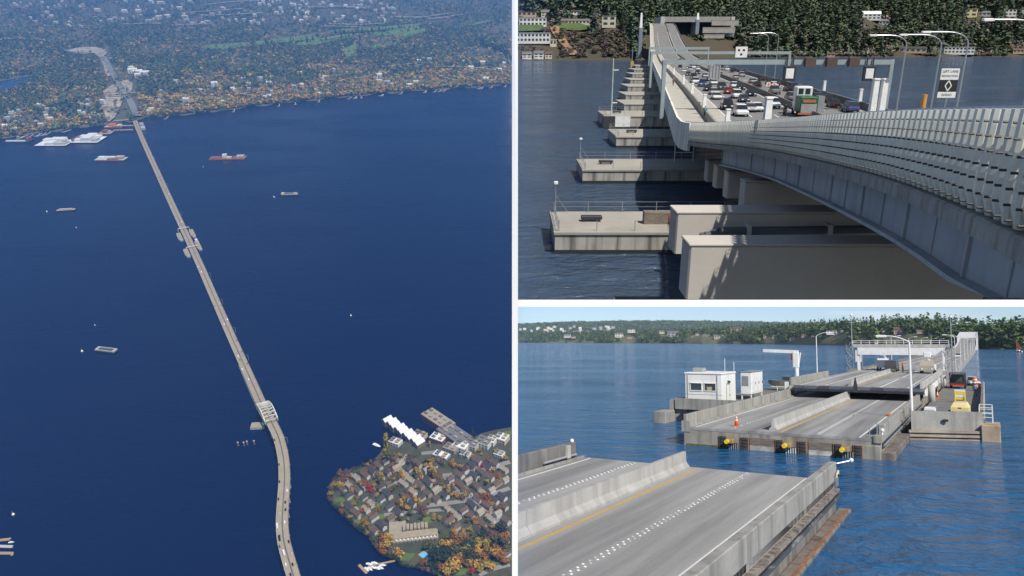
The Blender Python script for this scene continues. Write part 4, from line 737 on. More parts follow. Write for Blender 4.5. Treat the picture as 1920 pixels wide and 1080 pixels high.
# sailing boat and launches by the far shore
def small_boat(u, v, s, label, sail=None):
    p = B.pz(u, v, 0); t = thing('sailing_boat' if sail else 'motor_boat', label, 'boat', p, .4, None, s); mb = MB(); mb.loft([[(-1 * k, y, .7), (0, y, -.2), (1 * k, y, .7)] for y, k in ((-3, .8), (0, 1), (2.2, .6), (3.2, .05))], True); part('hull', mb, WHITEM, t)
    mb = MB(); mb.cbox(-.6, .6, -1.5, .8, .7, 1.4, .1); part('cabin', mb, WHITEM, t)
    if sail: mb = MB(); mb.cyl((0, .6, .7), (0, .6, 9), .06, n=6); part('mast', mb, STEEL, t); mb = MB(); mb.add([(0, .5, 1.4), (.25, -2.6, 1.5), (.02, .5, 8.8), (.06, .5, 1.4), (.31, -2.6, 1.5), (.08, .5, 8.8)], [(0, 1, 2), (5, 4, 3), (0, 3, 4, 1), (1, 4, 5, 2), (2, 5, 3, 0)]); part('sail', mb, ORANGE, t)
small_boat(1908, 660, 1.2, 'small boat with an orange sail right of the truss', True); small_boat(1073, 641.2, 3.0, 'white motor boat off the left shore'); small_boat(1112, 640.9, 3.0, 'small white boat against the left shore')
# ================================================================ SITE T: the long bridge with the ribbed fence (upper right)
site(T)
NTH = ['nearest', 'second nearest', 'third nearest', 'fourth nearest', 'fifth nearest', 'sixth nearest', 'seventh nearest', 'eighth nearest', 'ninth nearest', 'tenth nearest', 'eleventh nearest', 'twelfth nearest', 'thirteenth nearest', 'fourteenth nearest', 'fifteenth nearest', 'sixteenth nearest', 'seventeenth nearest', 'eighteenth nearest', 'nineteenth nearest', 'twentieth nearest', 'twenty-first nearest', 'twenty-second nearest', 'twenty-third nearest', 'twenty-fourth nearest', 'twenty-fifth nearest', 'twenty-sixth nearest']
def divider_z(Y): return T.py(1400, 561.5, Y).z
WATER_T = water_mat('lake_water_grey', (0.045, 0.075, 0.125), [(0.03, (1.0, 2.0, 1), 0.2, 2.2), (0.2, (1.0, 1.9, 1), 0.15, 1.7), (0.55, (1.0, 1.7, 1), -0.2, 0.62), (1.5, (1, 1.5, 1), 0.4, 0.12)], rough=0.08, patch=(0.015, 0.06, 0.2))
y0 = T.pz(1400, 562, 0).y
mb = MB(); mb.add([(-60, y0, 0), (60, y0, 0), (1100, 1500, 0), (-300, 1500, 0)], [(0, 1, 2, 3)])
single('lake', mb, WATER_T, 'dark blue rippled lake beside the ribbed bridge', 'lake', kind='structure')
# fence top line: near part bends down to the water, far part is straight
near = [T.py(2010, 204, 11.0), T.py(1920, 206, 14.2), T.py(1700, 209, 23.4), T.py(1550, 217, 35.6), T.py(1450, 225, 53), T.py(1388, 228.5, 66), T.py(1335, 231, 78)]
m_ = (T.R.T @ ray(1210, 85)); SLP = m_[0] / m_[1]
q = T.pz(1260, 190, 11.5); X0, Y0 = q.x, q.y
KY = [p.y for p in near] + [92, 110, 140, 182, 340, 480, 626, 800, 1000, 1090]
KX = [p.x for p in near] + [X0 + SLP * (y - Y0) for y in KY[len(near):]]
KZ = [p.z for p in near] + [20 - 9.0, 20 - 8.9, 20 - 8.7, 20 - 8.5, 20 - 8.5, 20 - 8.0, 20 - 5.4, 20 + 6, 20 + 25, 20 + 31]
def smooth(ks, Y): return sum(float(np.interp(Y + d * (2.0 + Y * .02), KY, ks)) * w for d, w in ((-2, .1), (-1, .2), (0, .4), (1, .2), (2, .1)))
def FX(Y): return smooth(KX, Y)
def FZ(Y): return smooth(KZ, Y)
def FP(Y, off=0.0, dz=0.0):
    e = 1.0 + Y * .01; dx, dy = FX(Y + e) - FX(Y - e), 2 * e; l = math.hypot(dx, dy); nx, ny = dy / l, -dx / l
    return Vector((FX(Y) + nx * off, Y + ny * off, FZ(Y) + dz))
def FR(Y): e = 1.0 + Y * .01; return -math.atan2(FX(Y + e) - FX(Y - e), 2 * e)
DK = -1.45                                 # deck below fence top
YS = [10.5] + [12 + k * 3 for k in range(28)] + [100, 112, 126, 142, 160, 182, 210, 245, 290, 340, 400, 470, 550, 626, 700, 760, 820, 900, 1000, 1080]
def sweep(prof, ys=YS, clip=False):
    """prof: closed outline of (offset, dz)"""
    secs = []
    for Y in ys:
        r = []
        for o, dz in prof:
            p = FP(Y, o, dz)
            if clip: p.z = max(p.z, divider_z(p.y) + .03)
            r.append(tuple(p))
        secs.append(r)
    mb = MB(); mb.loft(secs); return mb
def yseg(a, b): return [y for y in YS if a <= y <= b]
OFFB, OFFM, OFFR = 4.9, 20.6, 32.0
CREAMC = mat('cream_concrete', (0.80, 0.78, 0.68), (0.70, 0.68, 0.59), scale=.8, rough=.85, streak=(1.2, (.36, .35, .30), .5), fine=.06, rand=.06)
GIRD = mat('grey_girder', (0.42, 0.44, 0.465), (0.35, 0.368, 0.39), scale=.35, rough=.7, streak=(1.2, (.28, .29, .30), .6), fine=.06)
TROAD = mat('bridge_road', (.20, .195, .185), (.155, .152, .148), scale=.25, stretch=(1, .12, 1), rough=.9, fine=.12)
PATHM = mat('bike_path', (.42, .40, .35), (.36, .345, .30), scale=.4, rough=.9, fine=.08)
br = thing('long_bridge', 'long concrete bridge sweeping out to the wooded shore', 'bridge')
yf = yseg(30, 1080)
part('deck_slab', sweep([(.1, DK - .5), (OFFR + .5, DK - .5), (OFFR + .5, DK - .02), (.1, DK - .02)], yseg(12, 1080), True), CONC, br)
part('road_surface', sweep([(OFFB + .3, DK - .02), (OFFM - .3, DK - .02), (OFFM - .3, DK), (OFFB + .3, DK)], yf), TROAD, br)
part('road_surface', sweep([(OFFM + .3, DK - .02), (OFFR - .2, DK - .02), (OFFR - .2, DK), (OFFM + .3, DK)], yf), TROAD, br)
part('bike_path', sweep([(.25, DK - .02), (OFFB - .4, DK - .02), (OFFB - .4, DK + .01), (.25, DK + .01)], yf), PATHM, br)
part('path_barrier', sweep([(OFFB - .35, DK - .02), (OFFB + .3, DK - .02), (OFFB + .1, DK + 1.1), (OFFB - .25, DK + 1.1)], yf), CONC, br)
part('median_barrier', sweep([(OFFM - .35, DK - .02), (OFFM + .35, DK - .02), (OFFM + .12, DK + 1.0), (OFFM - .12, DK + 1.0)], yf), CONC_D, br)
part('right_barrier', sweep([(OFFR - .25, DK - .02), (OFFR + .3, DK - .02), (OFFR + .25, DK + 1.1), (OFFR - .1, DK + 1.1)], yf), CONC_D, br)
part('outer_wall', sweep([(-.25, -3.2), (.1, -3.2), (.15, 0), (-.12, 0)], yseg(87, 1080)), CREAMC, br)
part('shoulder_strip', sweep([(OFFB + .3, DK + .004), (OFFB + 3.0, DK + .004), (OFFB + 3.0, DK + .008), (OFFB + .3, DK + .008)], yseg(60, 626)), PATHM, br)
for o in (OFFB + 3.1, OFFM - 1.0, OFFM + 1.0, OFFR - 1.4): part('edge_line', sweep([(o - .1, DK + .002), (o + .1, DK + .002), (o + .1, DK + .014), (o - .1, DK + .014)], yseg(60, 900)), WHITEP, br)
for o in (OFFB + 6.9, OFFB + 10.8, OFFM + 4.6):
    Y = 66.0
    while Y < 420: part('lane_dash', sweep([(o - .09, DK + .002), (o + .09, DK + .002), (o + .09, DK + .014), (o - .09, DK + .014)], [Y, Y + 3 + Y * .01]), WHITEP, br); Y += 11 + Y * .02
# edge band, girder with stiffeners
BTM = -2.12
for a, b in zip(YS[:26:2], YS[2:28:2]): part('edge_band', sweep([(-.16, BTM - .42), (.3, BTM - .42), (.3, BTM), (-.1, BTM), (-.16, BTM - .05)], [a + .01, (a + b) / 2, b - .01], True), CONC, br)
gl = [12, 18, 24, 30, 36, 45, 54, 63, 75]
for a, b in zip(gl[:-1], gl[1:]):
    part('girder_web', sweep([(.75, BTM - 1.94), (.9, BTM - 1.94), (.9, BTM - .43), (.75, BTM - .43)], [a + .05, (a + b) / 2, b - .05], True), GIRD, br)
    part('girder_stiffener', sweep([(.66, BTM - 1.92), (.75, BTM - 1.92), (.75, BTM - .43), (.66, BTM - .43)], [b - .14, b - .02], True), GIRD, br)
    mid = (a + b) / 2; part('girder_stiffener', sweep([(.71, BTM - 1.92), (.75, BTM - 1.92), (.75, BTM - .43), (.71, BTM - .43)], [mid - .05, mid + .05], True), GIRD, br)
part('bottom_flange', sweep([(.42, BTM - 2.08), (1.3, BTM - 2.08), (1.3, BTM - 1.95), (.42, BTM - 1.95)], [y for y in YS if 12 <= y <= 76], True), GIRD, br)
part('inner_girder', sweep([(6, BTM - 2.0), (6.3, BTM - 2.0), (6.3, BTM - .4), (6, BTM - .4)], [y for y in YS if 24 <= y <= 90], True), GIRD, br)
# ribbed fence
fn = thing('ribbed_fence', 'pale ribbed fence of upright curved blades along the near bridge edge', 'fence')
pr = [(.34, 0), (.22, -.3), (.08, -.75), (.0, -1.25), (.02, -1.7), (.12, -2.0), (.22, -2.1)]
bm_ = MB(); secs = []
for x, z in pr:
    w0 = .30 if z > -1.95 else .2; w0 *= .8; cv_ = [(.10, -1.0), (.035, -.72), (-.01, -.3), (-.01, .3), (.035, .72), (.10, 1.0)]; secs.append([(x + a, w0 * b_, z) for a, b_ in cv_] + [(x + a + .05, w0 * b_, z) for a, b_ in reversed(cv_)])
bm_.loft(secs); BLADE = bm_.mesh('fence_blade', CREAMC)
S = 0.0; Y = 11.6; k = 0
while Y < 90:
    p = FP(Y); at_part('fence_blade', BLADE, CREAMC, fn, p, FR(Y) + 1.18); k += 1; Y += .60 * math.cos(FR(Y)) * (1 + max(0, Y - 30) * .004)
for j in range(7):
    z = -.22 - j * .28; x = float(np.interp(-z, [-b for a, b in pr], [a for a, b in pr])); mb = MB(); pts = [FP(y, x - .02, z) for y in np.linspace(11.6, 90, 60)]; mb.tube([tuple(p) for p in pts], .017, 5); part('fence_rod', mb, STEEL_D, fn)
knob = MB(); knob.cyl((-.09, 0, 0), (.02, 0, 0), .027, n=6); KN = knob.mesh('rod_knob', STEEL_D); Y = 11.6; n = 0; kv = []; kn = MB()
while Y < 60:
    for j in range(7):
        z = -.22 - j * .28; x = float(np.interp(-z, [-b for a, b in pr], [a for a, b in pr])); p = FP(Y + .08, x - .26, z)
        if n < 290 and Y < 34: at_part('rod_knob', KN, STEEL_D, fn, p, FR(Y)); n += 1
        else: kn.cyl((p.x - .06, p.y - .02, p.z), (p.x + .02, p.y, p.z), .026, n=5)
    Y += .60 * math.cos(FR(Y)) * (1 + max(0, Y - 30) * .004)
o = part('rod_knob_row', kn, STEEL_D, fn); o['kind'] = 'stuff'
mb = MB(); mb.tube([tuple(FP(y, .42, .06)) for y in np.linspace(11, 92, 40)], .06, 6); part('top_rail', mb, mat('pale_blue_steel', (.45, .52, .6), (.4, .46, .53), scale=1, rough=.4), fn)
# pier walls under the deck
PIERM = mat('pier_concrete', (.54, .50, .455), (.48, .445, .405), scale=.25, rough=.9, fine=.06, bump=.05)
def pier(u, vt, vb, Y, wd, label, thick=2.4):
    a = T.py(u, vt, Y); b = T.py(u, vb, Y); t = thing('pier_wall', label, 'pier', (a.x, Y, 0)); z0 = max(b.z, divider_z(Y) + .02)
    mb = MB(); mb.cbox(0, wd, 0, thick, z0, a.z - .12, .1); part('wall', mb, PIERM, t); mb = MB(); mb.cbox(-.06, wd, -.05, thick, a.z - .12, a.z, .04); part('capping', mb, PIERM, t); return t, a
W1, a1 = pier(1294, 457, 700, 40, 17, 'nearest broad pier wall under the bridge', 2.0); W2, a2 = pier(1270, 397, 476, 52, 17, 'second pier wall carrying the dark drain pipe')
for (u, vt, vb, Y), l in zip(((1398, 339, 394, 62), (1366, 322, 372, 72), (1345, 310, 353, 80), (1328, 301, 341, 88)), ('third pier wall under the bridge', 'fourth pier wall under the bridge', 'fifth pier wall under the bridge', 'farthest pier wall under the bridge')): pier(u, vt, vb, Y, 14, l, 1.5)
pp = thing('drain_pipe', 'dark blue grey drain pipe bent along the second pier wall', 'pipe'); mb = MB(); PL = [T.py(u, v, 51.2) for u, v in ((1322, 460), (1322, 442), (1333, 441), (1346, 434), (1370, 433), (1660, 430))]; mb.tube([tuple(p) for p in PL], .3, 8); part('pipe_run', mb, mat('dark_pipe', (.07, .08, .10), (.1, .11, .13), scale=1, rough=.5), pp)
mb = MB(); p = PL[1]; mb.cyl((p.x, p.y, p.z - .9), (p.x, p.y, p.z + .15), .42, n=10); part('elbow_collar', mb, MATS['dark_pipe'], pp)
for u in (1402, 1553): p = T.py(u, 433, 51.2); mb = MB(); mb.box(p.x - .15, p.x + .15, p.y - .4, p.y + .6, p.z - .5, p.z + .5); part('pipe_clamp', mb, CONC_L, pp)

# pontoons
PTOP = mat('pontoon_top', (.36, .34, .30), (.30, .285, .25), scale=.3, rough=.9, fine=.1)
PSIDE = mat('pontoon_side', (.44, .42, .375), (.36, .34, .30), scale=.4, rough=.9, streak=(.9, (.08, .075, .065), .85), fine=.1)
def pontoon(X, Y, wd, dp, h, label, rails=True, mastp=True):
    t = thing('pontoon', label, 'pontoon', (X, Y, 0))
    mb = MB(); mb.box(0, wd, 0, dp, -1, h - .3); part('hull', mb, PSIDE, t); mb = MB(); mb.cbox(-.15, wd, -.15, dp + .1, h - .3, h, .05); part('deck', mb, PTOP, t); mb = MB(); mb.box(-.04, wd, -.04, dp, -1, .42); part('waterline_band', mb, STEEL_D, t)
    if rails:
        for k in range(6): x = .4 + k * (wd - 1) / 5; mb = MB(); mb.bar((x, dp - .3, h), (x, dp - .3, h + 1.2), .07); part('rail_post', mb, STEEL, t); mb = MB(); mb.bar((x, .3, h), (x, .3, h + 1.1), .07); part('rail_post', mb, STEEL, t)
        mb = MB(); mb.bar((.4, dp - .3, h + 1.15), (wd - .6, dp - .3, h + 1.15), .045); mb.bar((.4, dp - .3, h + .6), (wd - .6, dp - .3, h + .6), .04); part('rail', mb, STEEL, t)
        mb = MB(); mb.bar((.3, .3, h + 1.1), (.3, dp - .3, h + 1.15), .05); mb.bar((.3, .3, h + .6), (.3, dp - .3, h + .6), .04); part('rail', mb, STEEL, t)
        for k in range(5): y = .3 + k * (dp - .6) / 4; mb = MB(); mb.bar((.3, y, h), (.3, y, h + 1.15), .06); part('rail_post', mb, STEEL, t)
        mb = MB(); mb.cbox(3, 5.2, dp * .45, dp * .45 + .8, h + .25, h + .6, .05); mb.box(3.2, 3.4, dp * .45, dp * .45 + .6, h, h + .25); mb.box(4.8, 5, dp * .45, dp * .45 + .6, h, h + .25); part('cleat_bench', mb, STEEL_D, t)
    if mastp: mb = MB(); mb.cyl((.5, dp - .6, h), (.5, dp - .6, h + 3.2), .09, .06); part('light_post', mb, STEEL, t); mb = MB(); mb.cbox(.3, .75, dp - .8, dp - .4, h + 3.2, h + 3.5, .05); part('light_head', mb, WHITEP, t); mb = MB(); mb.bar((.5, dp - .6, h + 2), (1.9, dp - .6, h + .1), .05); part('stay', mb, STEEL, t)
    return t
p1_ = T.pz(1040, 476, 0); t = pontoon(p1_.x, p1_.y, 20, 9.5, 2.3, 'nearest stained pontoon with railings and a bench shaped cleat')
mb = MB(); mb.cbox(9.4, 17.5, 3.2, 4.2, 2.3, 3.6, .05); part('hatch_wall', mb, TIMBER, t); mb = MB(); mb.box(12, 12.7, 3.1, 3.19, 2.4, 3.4); part('hatch_sign', mb, ORANGE, t)
p2_ = T.pz(1092, 344, 0); t = pontoon(p2_.x, p2_.y, 22, 11, 2.15, 'second pontoon with streaked concrete face and railings'); mb = MB(); mb.bar((15.5, 8, 2.15), (15.5, 8, 5.0), .12); mb.bar((18.5, 8, 2.15), (18.5, 8, 5.0), .12); mb.bar((15.5, 8, 5), (18.5, 8, 5), .12); mb.bar((15.5, 8, 3.6), (18.5, 8, 3.6), .12); part('white_frame', mb, WHITEM, t)
p3_ = T.pz(1155, 277, 0); pontoon(p3_.x, p3_.y, 16, 14, 2.3, 'third pontoon half in the shade of the bridge', True, False)
p4_ = T.pz(1133, 240, 0); t = pontoon(p4_.x, p4_.y, 24, 16, 3.0, 'longer pontoon with a black rubber end and a tall mast', True, False)
mb = MB(); mb.cbox(-.6, 2.6, -.7, -.16, .1, 3.0, .1); part('rubber_bumper', mb, BLACKR, t); mb = MB(); mb.box(2.65, 6.5, -.4, -.16, .3, 2.9); part('white_panel', mb, WHITEM, t); mb = MB(); mb.cyl((1.9, 2, 3), (1.9, 2, 17), .2, .13); part('mast', mb, mat('pale_green_steel', (.5, .56, .5), scale=1, rough=.4), t); mb = MB(); mb.box(1.9, 3.3, 1.9, 2.1, 6.0, 6.25); mb.box(1.9, 3.3, 1.9, 2.1, 14.0, 14.25); part('mast_arm', mb, WHITEM, t)
for (u, v, dp, h), l in zip(((1170, 211, 20, 2.6), (1173, 191, 20, 2.6), (1177, 173, 24, 2.6), (1182, 158, 26, 2.4), (1186, 146, 30, 2.4), (1189, 136, 36, 2.2), (1192, 128, 40, 2.2)), ('fifth', 'sixth', 'seventh', 'eighth', 'ninth', 'tenth', 'eleventh')):
    p = T.pz(u, v, 0); pontoon(p.x, p.y, (FX(p.y) - p.x) + 6, dp, h, l + ' pontoon in the row beside the long bridge', False, False)
p = T.pz(1182, 127, 0); mk = thing('marker_mast', 'ochre footed mast on the last pontoon near the shore', 'mast', p); mb = MB(); mb.box(0, 3, 0, 3, 0, 6); part('foot', mb, mat('ochre', (.45, .33, .12), scale=1), mk); mb = MB(); mb.cyl((1.5, 1.5, 6), (1.5, 1.5, 17), .4); part('pole', mb, STEEL, mk)

# gantries over the road
GST = mat('gantry_steel', (.30, .35, .355), (.26, .30, .31), scale=.8, rough=.5)
def gantry(Y, ul, ur, v, th, label):
    a, b = T.py(ul, v, Y), T.py(ur, v, Y); zb = FZ(Y) + DK; t = thing('sign_gantry', label, 'gantry', (a.x, Y, a.z)); w = b.x - a.x
    mb = MB(); mb.box(0, w, -.35, .35, -th / 2, th / 2); part('beam', mb, GST, t)
    for x in (0, w): mb = MB(); mb.cbox(x - .32, x + .32, -.32, .32, zb - a.z - 1.2, th / 2 + .02, .06); part('post', mb, GST, t)
    return t, a, w
g1, ga1, gw1 = gantry(125, 1246, 1672, 116.5, .75, 'nearest sign gantry with dark lane boxes over the road')
def gx(u, Y): return T.py(u, 116, Y).x
for u in (1518, 1558, 1600): x = gx(u, 124.4) - ga1.x; mb = MB(); mb.cbox(x - .85, x + .85, -1.2, -.36, -.7, .7, .05); part('lane_box', mb, mat('brown_box', (.09, .065, .055), scale=1), g1)
for u in (1482, 1632):
    x = gx(u, 124.4) - ga1.x; mb = MB(); mb.cbox(x - .95, x + .95, -.9, -.4, -2.9, -.55, .05); q = part('lane_signal', mb, STEEL_D, g1); mb = MB(); mb.box(x - .62, x + .62, -.95, -.905, -2.5, -.95); part('white_screen', mb, WHITEP, q)
    mb = MB(); mb.bar((x - .5, -.6, -.6), (x - .5, -.6, .8), .15); mb.bar((x + .5, -.6, -.6), (x + .5, -.6, .8), .15); part('hanger', mb, STEEL_D, g1)
x = gx(1340, 125) - ga1.x; mb = MB(); mb.box(x - .95, x + .95, -.5, -.4, -2.6, -.5); part('sign_back', mb, GREYM, g1)
for k in range(4): mb = MB(); mb.box(x - .8 + k * .5, x - .72 + k * .5, -.6, -.5, -2.6, -.4); part('sign_rib', mb, STEEL, g1)
g2_, ga2, gw2 = gantry(212, 1222, 1481, 99, .75, 'middle sign gantry with a white panel over the road')
x = T.py(1391, 99, 211).x - ga2.x; mb = MB(); mb.box(x - 1.6, x + 1.6, -.6, -.4, -1.2, 1.6); q = part('sign_panel', mb, WHITEP, g2_)
for dx, dz in ((-.7, .7), (.6, .7), (0, -.4)): mb = MB(); mb.box(x + dx - .3, x + dx + .3, -.64, -.602, dz - .25, dz + .25); part('sign_mark', mb, STEEL_D, q)
gantry(430, 1218, 1329, 90.5, 1.3, 'farthest sign gantry near the foot of the climb')

# street lamps, light columns, signs
def lamp_t(Y, off, top, arm, label, r=.13):
    b = FP(Y, off, DK); t = thing('street_lamp', label, 'street lamp', tuple(b)); h = top - b.z
    mb = MB(); mb.cyl((0, 0, 0), (0, 0, h - 1.2), r, r * .7, 8); part('pole', mb, STEEL, t)
    pts = [(0, 0, h - 1.25)] + [(-arm * (1 - math.cos(a)) * .55, 0, h - 1.2 + 1.2 * math.sin(a)) for a in np.linspace(0, 1.57, 6)] + [(-arm, 0, h)]; mb = MB(); mb.tube(pts, r * .6); part('arm', mb, STEEL, t)
    mb = MB(); mb.cbox(-arm - .95, -arm, -.2, .2, h - .12, h + .1, .05); part('lamp_head', mb, WHITEM, t)
for Y, v, u, l in ((110, 67, 1674, 'curved arm street lamp beside the right post of the nearest gantry'), (96.5, 66, 1738, 'curved arm street lamp left of the diamond sign'), (83, 60, 1820, 'curved arm street lamp right of the diamond sign'), (70, 38, 1930, 'curved arm street lamp leaning in at the right edge'), (212, 62, 1452, 'tall curved arm street lamp rising past the nearest gantry'), (232, 63, 1434, 'second curved arm street lamp beside the tall one at mid bridge')):
    top = T.py(u, v, Y).z; off = T.py(u, v, Y).x - FX(Y); lamp_t(Y, off, top, 4.2 if Y < 200 else 4.6, l)
def column(Y, off, h, label, r=.28):
    b = FP(Y, off, DK); t = thing('light_column', label, 'column', tuple(b)); mb = MB(); mb.loft([[(-r, -r, 0), (r, -r, 0), (r, r, 0), (-r, r, 0)], [(-r * .8, -r * .8, h), (r * .8, -r * .8, h), (r * .8, r * .8, h), (-r * .8, r * .8, h)]]); part('shaft', mb, WHITEM, t); mb = MB(); mb.cbox(-r, r, -r, r, h, h + .15, .04); part('cap', mb, WHITEM, t)
for Y, n in ((90, 'nearest'), (120, 'second'), (152, 'third'), (187, 'fourth'), (251, 'fifth'), (320, 'sixth')): column(Y, OFFB, 2.9, n + ' white column on the barrier beside the bike path')
column(58, .6, 3.1, 'white column standing just behind the ribbed fence'); column(86, OFFM - .5, 6.2, 'left column of the tall white pair on the median', .35); column(86, OFFM + .5, 6.2, 'right column of the tall white pair on the median', .35)
for Y, n in ((163, 'farther'), (136, 'nearer')): column(Y, OFFR, 3.0, n + ' white column on the right hand barrier')
b = FP(108, OFFR + .6, DK); op = thing('orange_post', 'orange and white marker post by the right gantry leg', 'post', tuple(b)); mb = MB(); mb.cyl((0, 0, 0), (0, 0, 2.2), .34, n=10); part('lower', mb, WHITEM, op); mb = MB(); mb.cyl((0, 0, 2.2), (0, 0, 4.1), .34, n=10); part('upper', mb, paint('orange_ochre', (.65, .32, .08)), op)
c = T.py(1778.5, 156, 88); sg = thing('diamond_lane_sign', 'white and black lane sign with a diamond on a bent pole', 'sign', tuple(c)); TXT = mat('sign_lettering', (.02, .02, .02), scale=1, rough=.6)
mb = MB(); mb.cbox(-1.05, 1.05, 0, .06, .38, 1.6, .03); part('top_panel', mb, WHITEP, sg); mb = MB(); mb.cbox(-1.05, 1.05, 0, .06, -.95, .37, .03); q = part('black_panel', mb, TXT, sg); mb = MB(); mb.cbox(-1.05, 1.05, 0, .06, -1.62, -.96, .03); part('bottom_panel', mb, WHITEP, sg)
mb = MB()
for s in (1, -1):
    mb.bar((0, -.03, .28), (s * .36, -.03, -.28), .12, .03, (0, 1, 0)); mb.bar((s * .36, -.03, -.28), (0, -.03, -.86), .12, .03, (0, 1, 0))
part('diamond', mb, WHITEP, q)
R9 = (math.pi / 2, 0, 0); text('LEFT LANE', .38, TXT, sg, (0, -.012, 1.28), R9); text('RESTRICTION', .3, TXT, sg, (0, -.012, .78), R9); text('AHEAD', .36, TXT, sg, (0, -.012, -1.3), R9)
mb = MB(); mb.tube([(.12, .1, 1.4), (.12, .1, -2.2), (.02, .1, -3.0), (-.35, .1, -4.2), (-.35, .1, -6)], .08); part('bent_pole', mb, STEEL, sg)

# traffic
def on_deck(u, v):
    z = 10.0
    for _ in range(8): p = T.pz(u, v, z); z = FZ(min(p.y, 900)) + DK
    return p, z
QF = random.Random(4); FARL = [(QF.uniform(1246 + (v_ - 104) * 2.0, 1292 + (v_ - 104) * 2.4), v_, QF.choice(['sedan', 'suv']), QF.choice(['black', 'charcoal', 'white', 'silver'])) for v_ in [104 + k_ * 1.1 for k_ in range(14)]]; FARR = [(QF.uniform(1306 + (v_ - 104) * 3.0, 1330 + (v_ - 104) * 3.6), v_, QF.choice(['sedan', 'suv']), QF.choice(['black', 'charcoal', 'white', 'silver'])) for v_ in [104 + k_ * 2.0 for k_ in range(9)]]
NTH += ['%d nearest' % k_ for k_ in range(27, 60)]; NTH = [t_.replace(' nearest', 'th nearest') if t_[0].isdigit() else t_ for t_ in NTH]
def projT(p):
    w = T.R @ (np.array([p.x, p.y, p.z]) - np.array([0, 0, T.H])); x, y, z = w @ RIGHT, w @ FWD, w @ UPV; return 960 + FPX * x / y, 540 - FPX * z / y
def lanes(offs, y0, y1, gap, have):
    out = []
    for o_ in offs:
        Y = y0 + QF.uniform(0, gap)
        while Y < y1:
            u, v = projT(FP(Y, o_, DK))
            if all(abs(u - a[0]) > 9 or abs(v - a[1]) > 5 for a in have + out): out.append((u, v, QF.choice(['sedan', 'suv', 'sedan', 'pickup']), QF.choice(['black', 'charcoal', 'white', 'silver', 'grey', 'black'])))
            Y += QF.uniform(.7, 1.5) * gap * (Y / 150)
    return out
def traffic(lst, away, side):
    lst = lst + (lanes([OFFM + 2.8, OFFM + 6.8], 130, 420, 26, lst) if away else lanes([OFFB + 5.2, OFFB + 8.9, OFFB + 12.6], 118, 420, 27, lst))
    lst = sorted(lst, key=lambda t: -t[1])
    for i, (u, v, kind, col) in enumerate(lst):
        p, z = on_deck(u, v); off_ = p.x - FX(p.y); lo_, hi_ = (OFFM + 2.4, OFFR - 2.2) if away else (OFFB + 4.6, OFFM - 2.4); p = Vector((FX(p.y) + min(max(off_, lo_), hi_), p.y, z)); car(kind, col, (p.x, p.y, z), FR(p.y) + (math.pi if away else 0.02), '%s %s %s, %s of its carriageway' % (col, 'pickup' if kind == 'pickup' else 'car', side, NTH[i]), 'cars on the bridge ' + ('driving away' if away else 'coming nearer'), simple=p.y > 300)
traffic([(1388, 217, 'suv', 'white'), (1406, 209, 'sedan', 'silver'), (1359, 205, 'suv', 'black'), (1394, 191, 'sedan', 'charcoal'), (1343, 186, 'sedan', 'white'), (1338, 177, 'sedan', 'silver'), (1366, 175.5, 'sedan', 'red'), (1381, 184, 'suv', 'white'), (1353, 168, 'suv', 'charcoal'), (1389, 168.5, 'sedan', 'black'), (1317, 162, 'pickup', 'blue'), (1331, 152, 'sedan', 'black'), (1300, 148, 'suv', 'black'), (1282, 135, 'sedan', 'white'), (1294, 133, 'suv', 'silver'), (1308, 139, 'sedan', 'charcoal'), (1290, 142, 'sedan', 'charcoal'), (1275, 127, 'sedan', 'black'), (1313, 131, 'sedan', 'white'), (1302, 124, 'sedan', 'black'), (1290, 121, 'suv', 'black'), (1262, 117, 'sedan', 'black'), (1274, 113, 'sedan', 'silver'), (1288, 112, 'suv', 'charcoal'), (1322, 145, 'sedan', 'silver'), (1300, 128, 'suv', 'white')] + FARL, False, 'coming towards the viewer')
traffic([(1417, 141, 'suv', 'black'), (1384, 135.5, 'suv', 'black'), (1406, 135, 'sedan', 'blue'), (1374, 132, 'suv', 'white'), (1362, 128, 'sedan', 'black'), (1396, 131, 'sedan', 'white'), (1411, 156, 'sedan', 'silver'), (1443, 157.5, 'sedan', 'charcoal'), (1431, 152, 'sedan', 'black'), (1478, 171, 'sedan', 'black'), (1474, 160, 'suv', 'charcoal'), (1507, 170, 'suv', 'black'), (1563, 201, 'sedan', 'black'), (1571, 187, 'suv', 'charcoal'), (1590, 192, 'sedan', 'black'), (1593, 210, 'suv', 'blue')] + FARR, True, 'driving away')
p, z = on_deck(1506, 217); tk = thing('service_truck', 'green service truck with a white cab and grey tail lift', 'truck', (p.x, p.y, z), FR(p.y) + math.pi); GRN = mat('truck_green', (.03, .13, .06), (.02, .09, .045), scale=1, rough=.4)
mb = MB(); mb.cbox(-1.25, 1.25, -1, 3.2, .7, 3.0, .1); part('box_body', mb, GRN, tk); mb = MB(); mb.box(-1.1, 1.1, 3.2, 3.3, .7, 2.0); part('tail_panel', mb, GREYM, tk); mb = MB(); mb.box(-.9, .9, 3.2, 3.32, 2.2, 2.6); part('orange_panel', mb, mat('dull_orange', (.5, .15, .06), scale=2), tk); mb = MB(); mb.cbox(-1.2, 1.2, -3.4, -1.1, .6, 4.3, .15); q = part('cab', mb, CARPAINT['white'], tk)
for s in (-.5, .5): mb = MB(); mb.box(s - .35, s + .35, -1.09, -1.05, 3.2, 4.0); part('rear_window', mb, GLASS, q)
for s in (-1, 1):
    for y in (-2.5, 1.2, 2.4): mb = MB(); mb.cyl((s * 1.0, y, .5), (s * 1.27, y, .5), .5, n=12); part('wheel', mb, TYRE, tk)
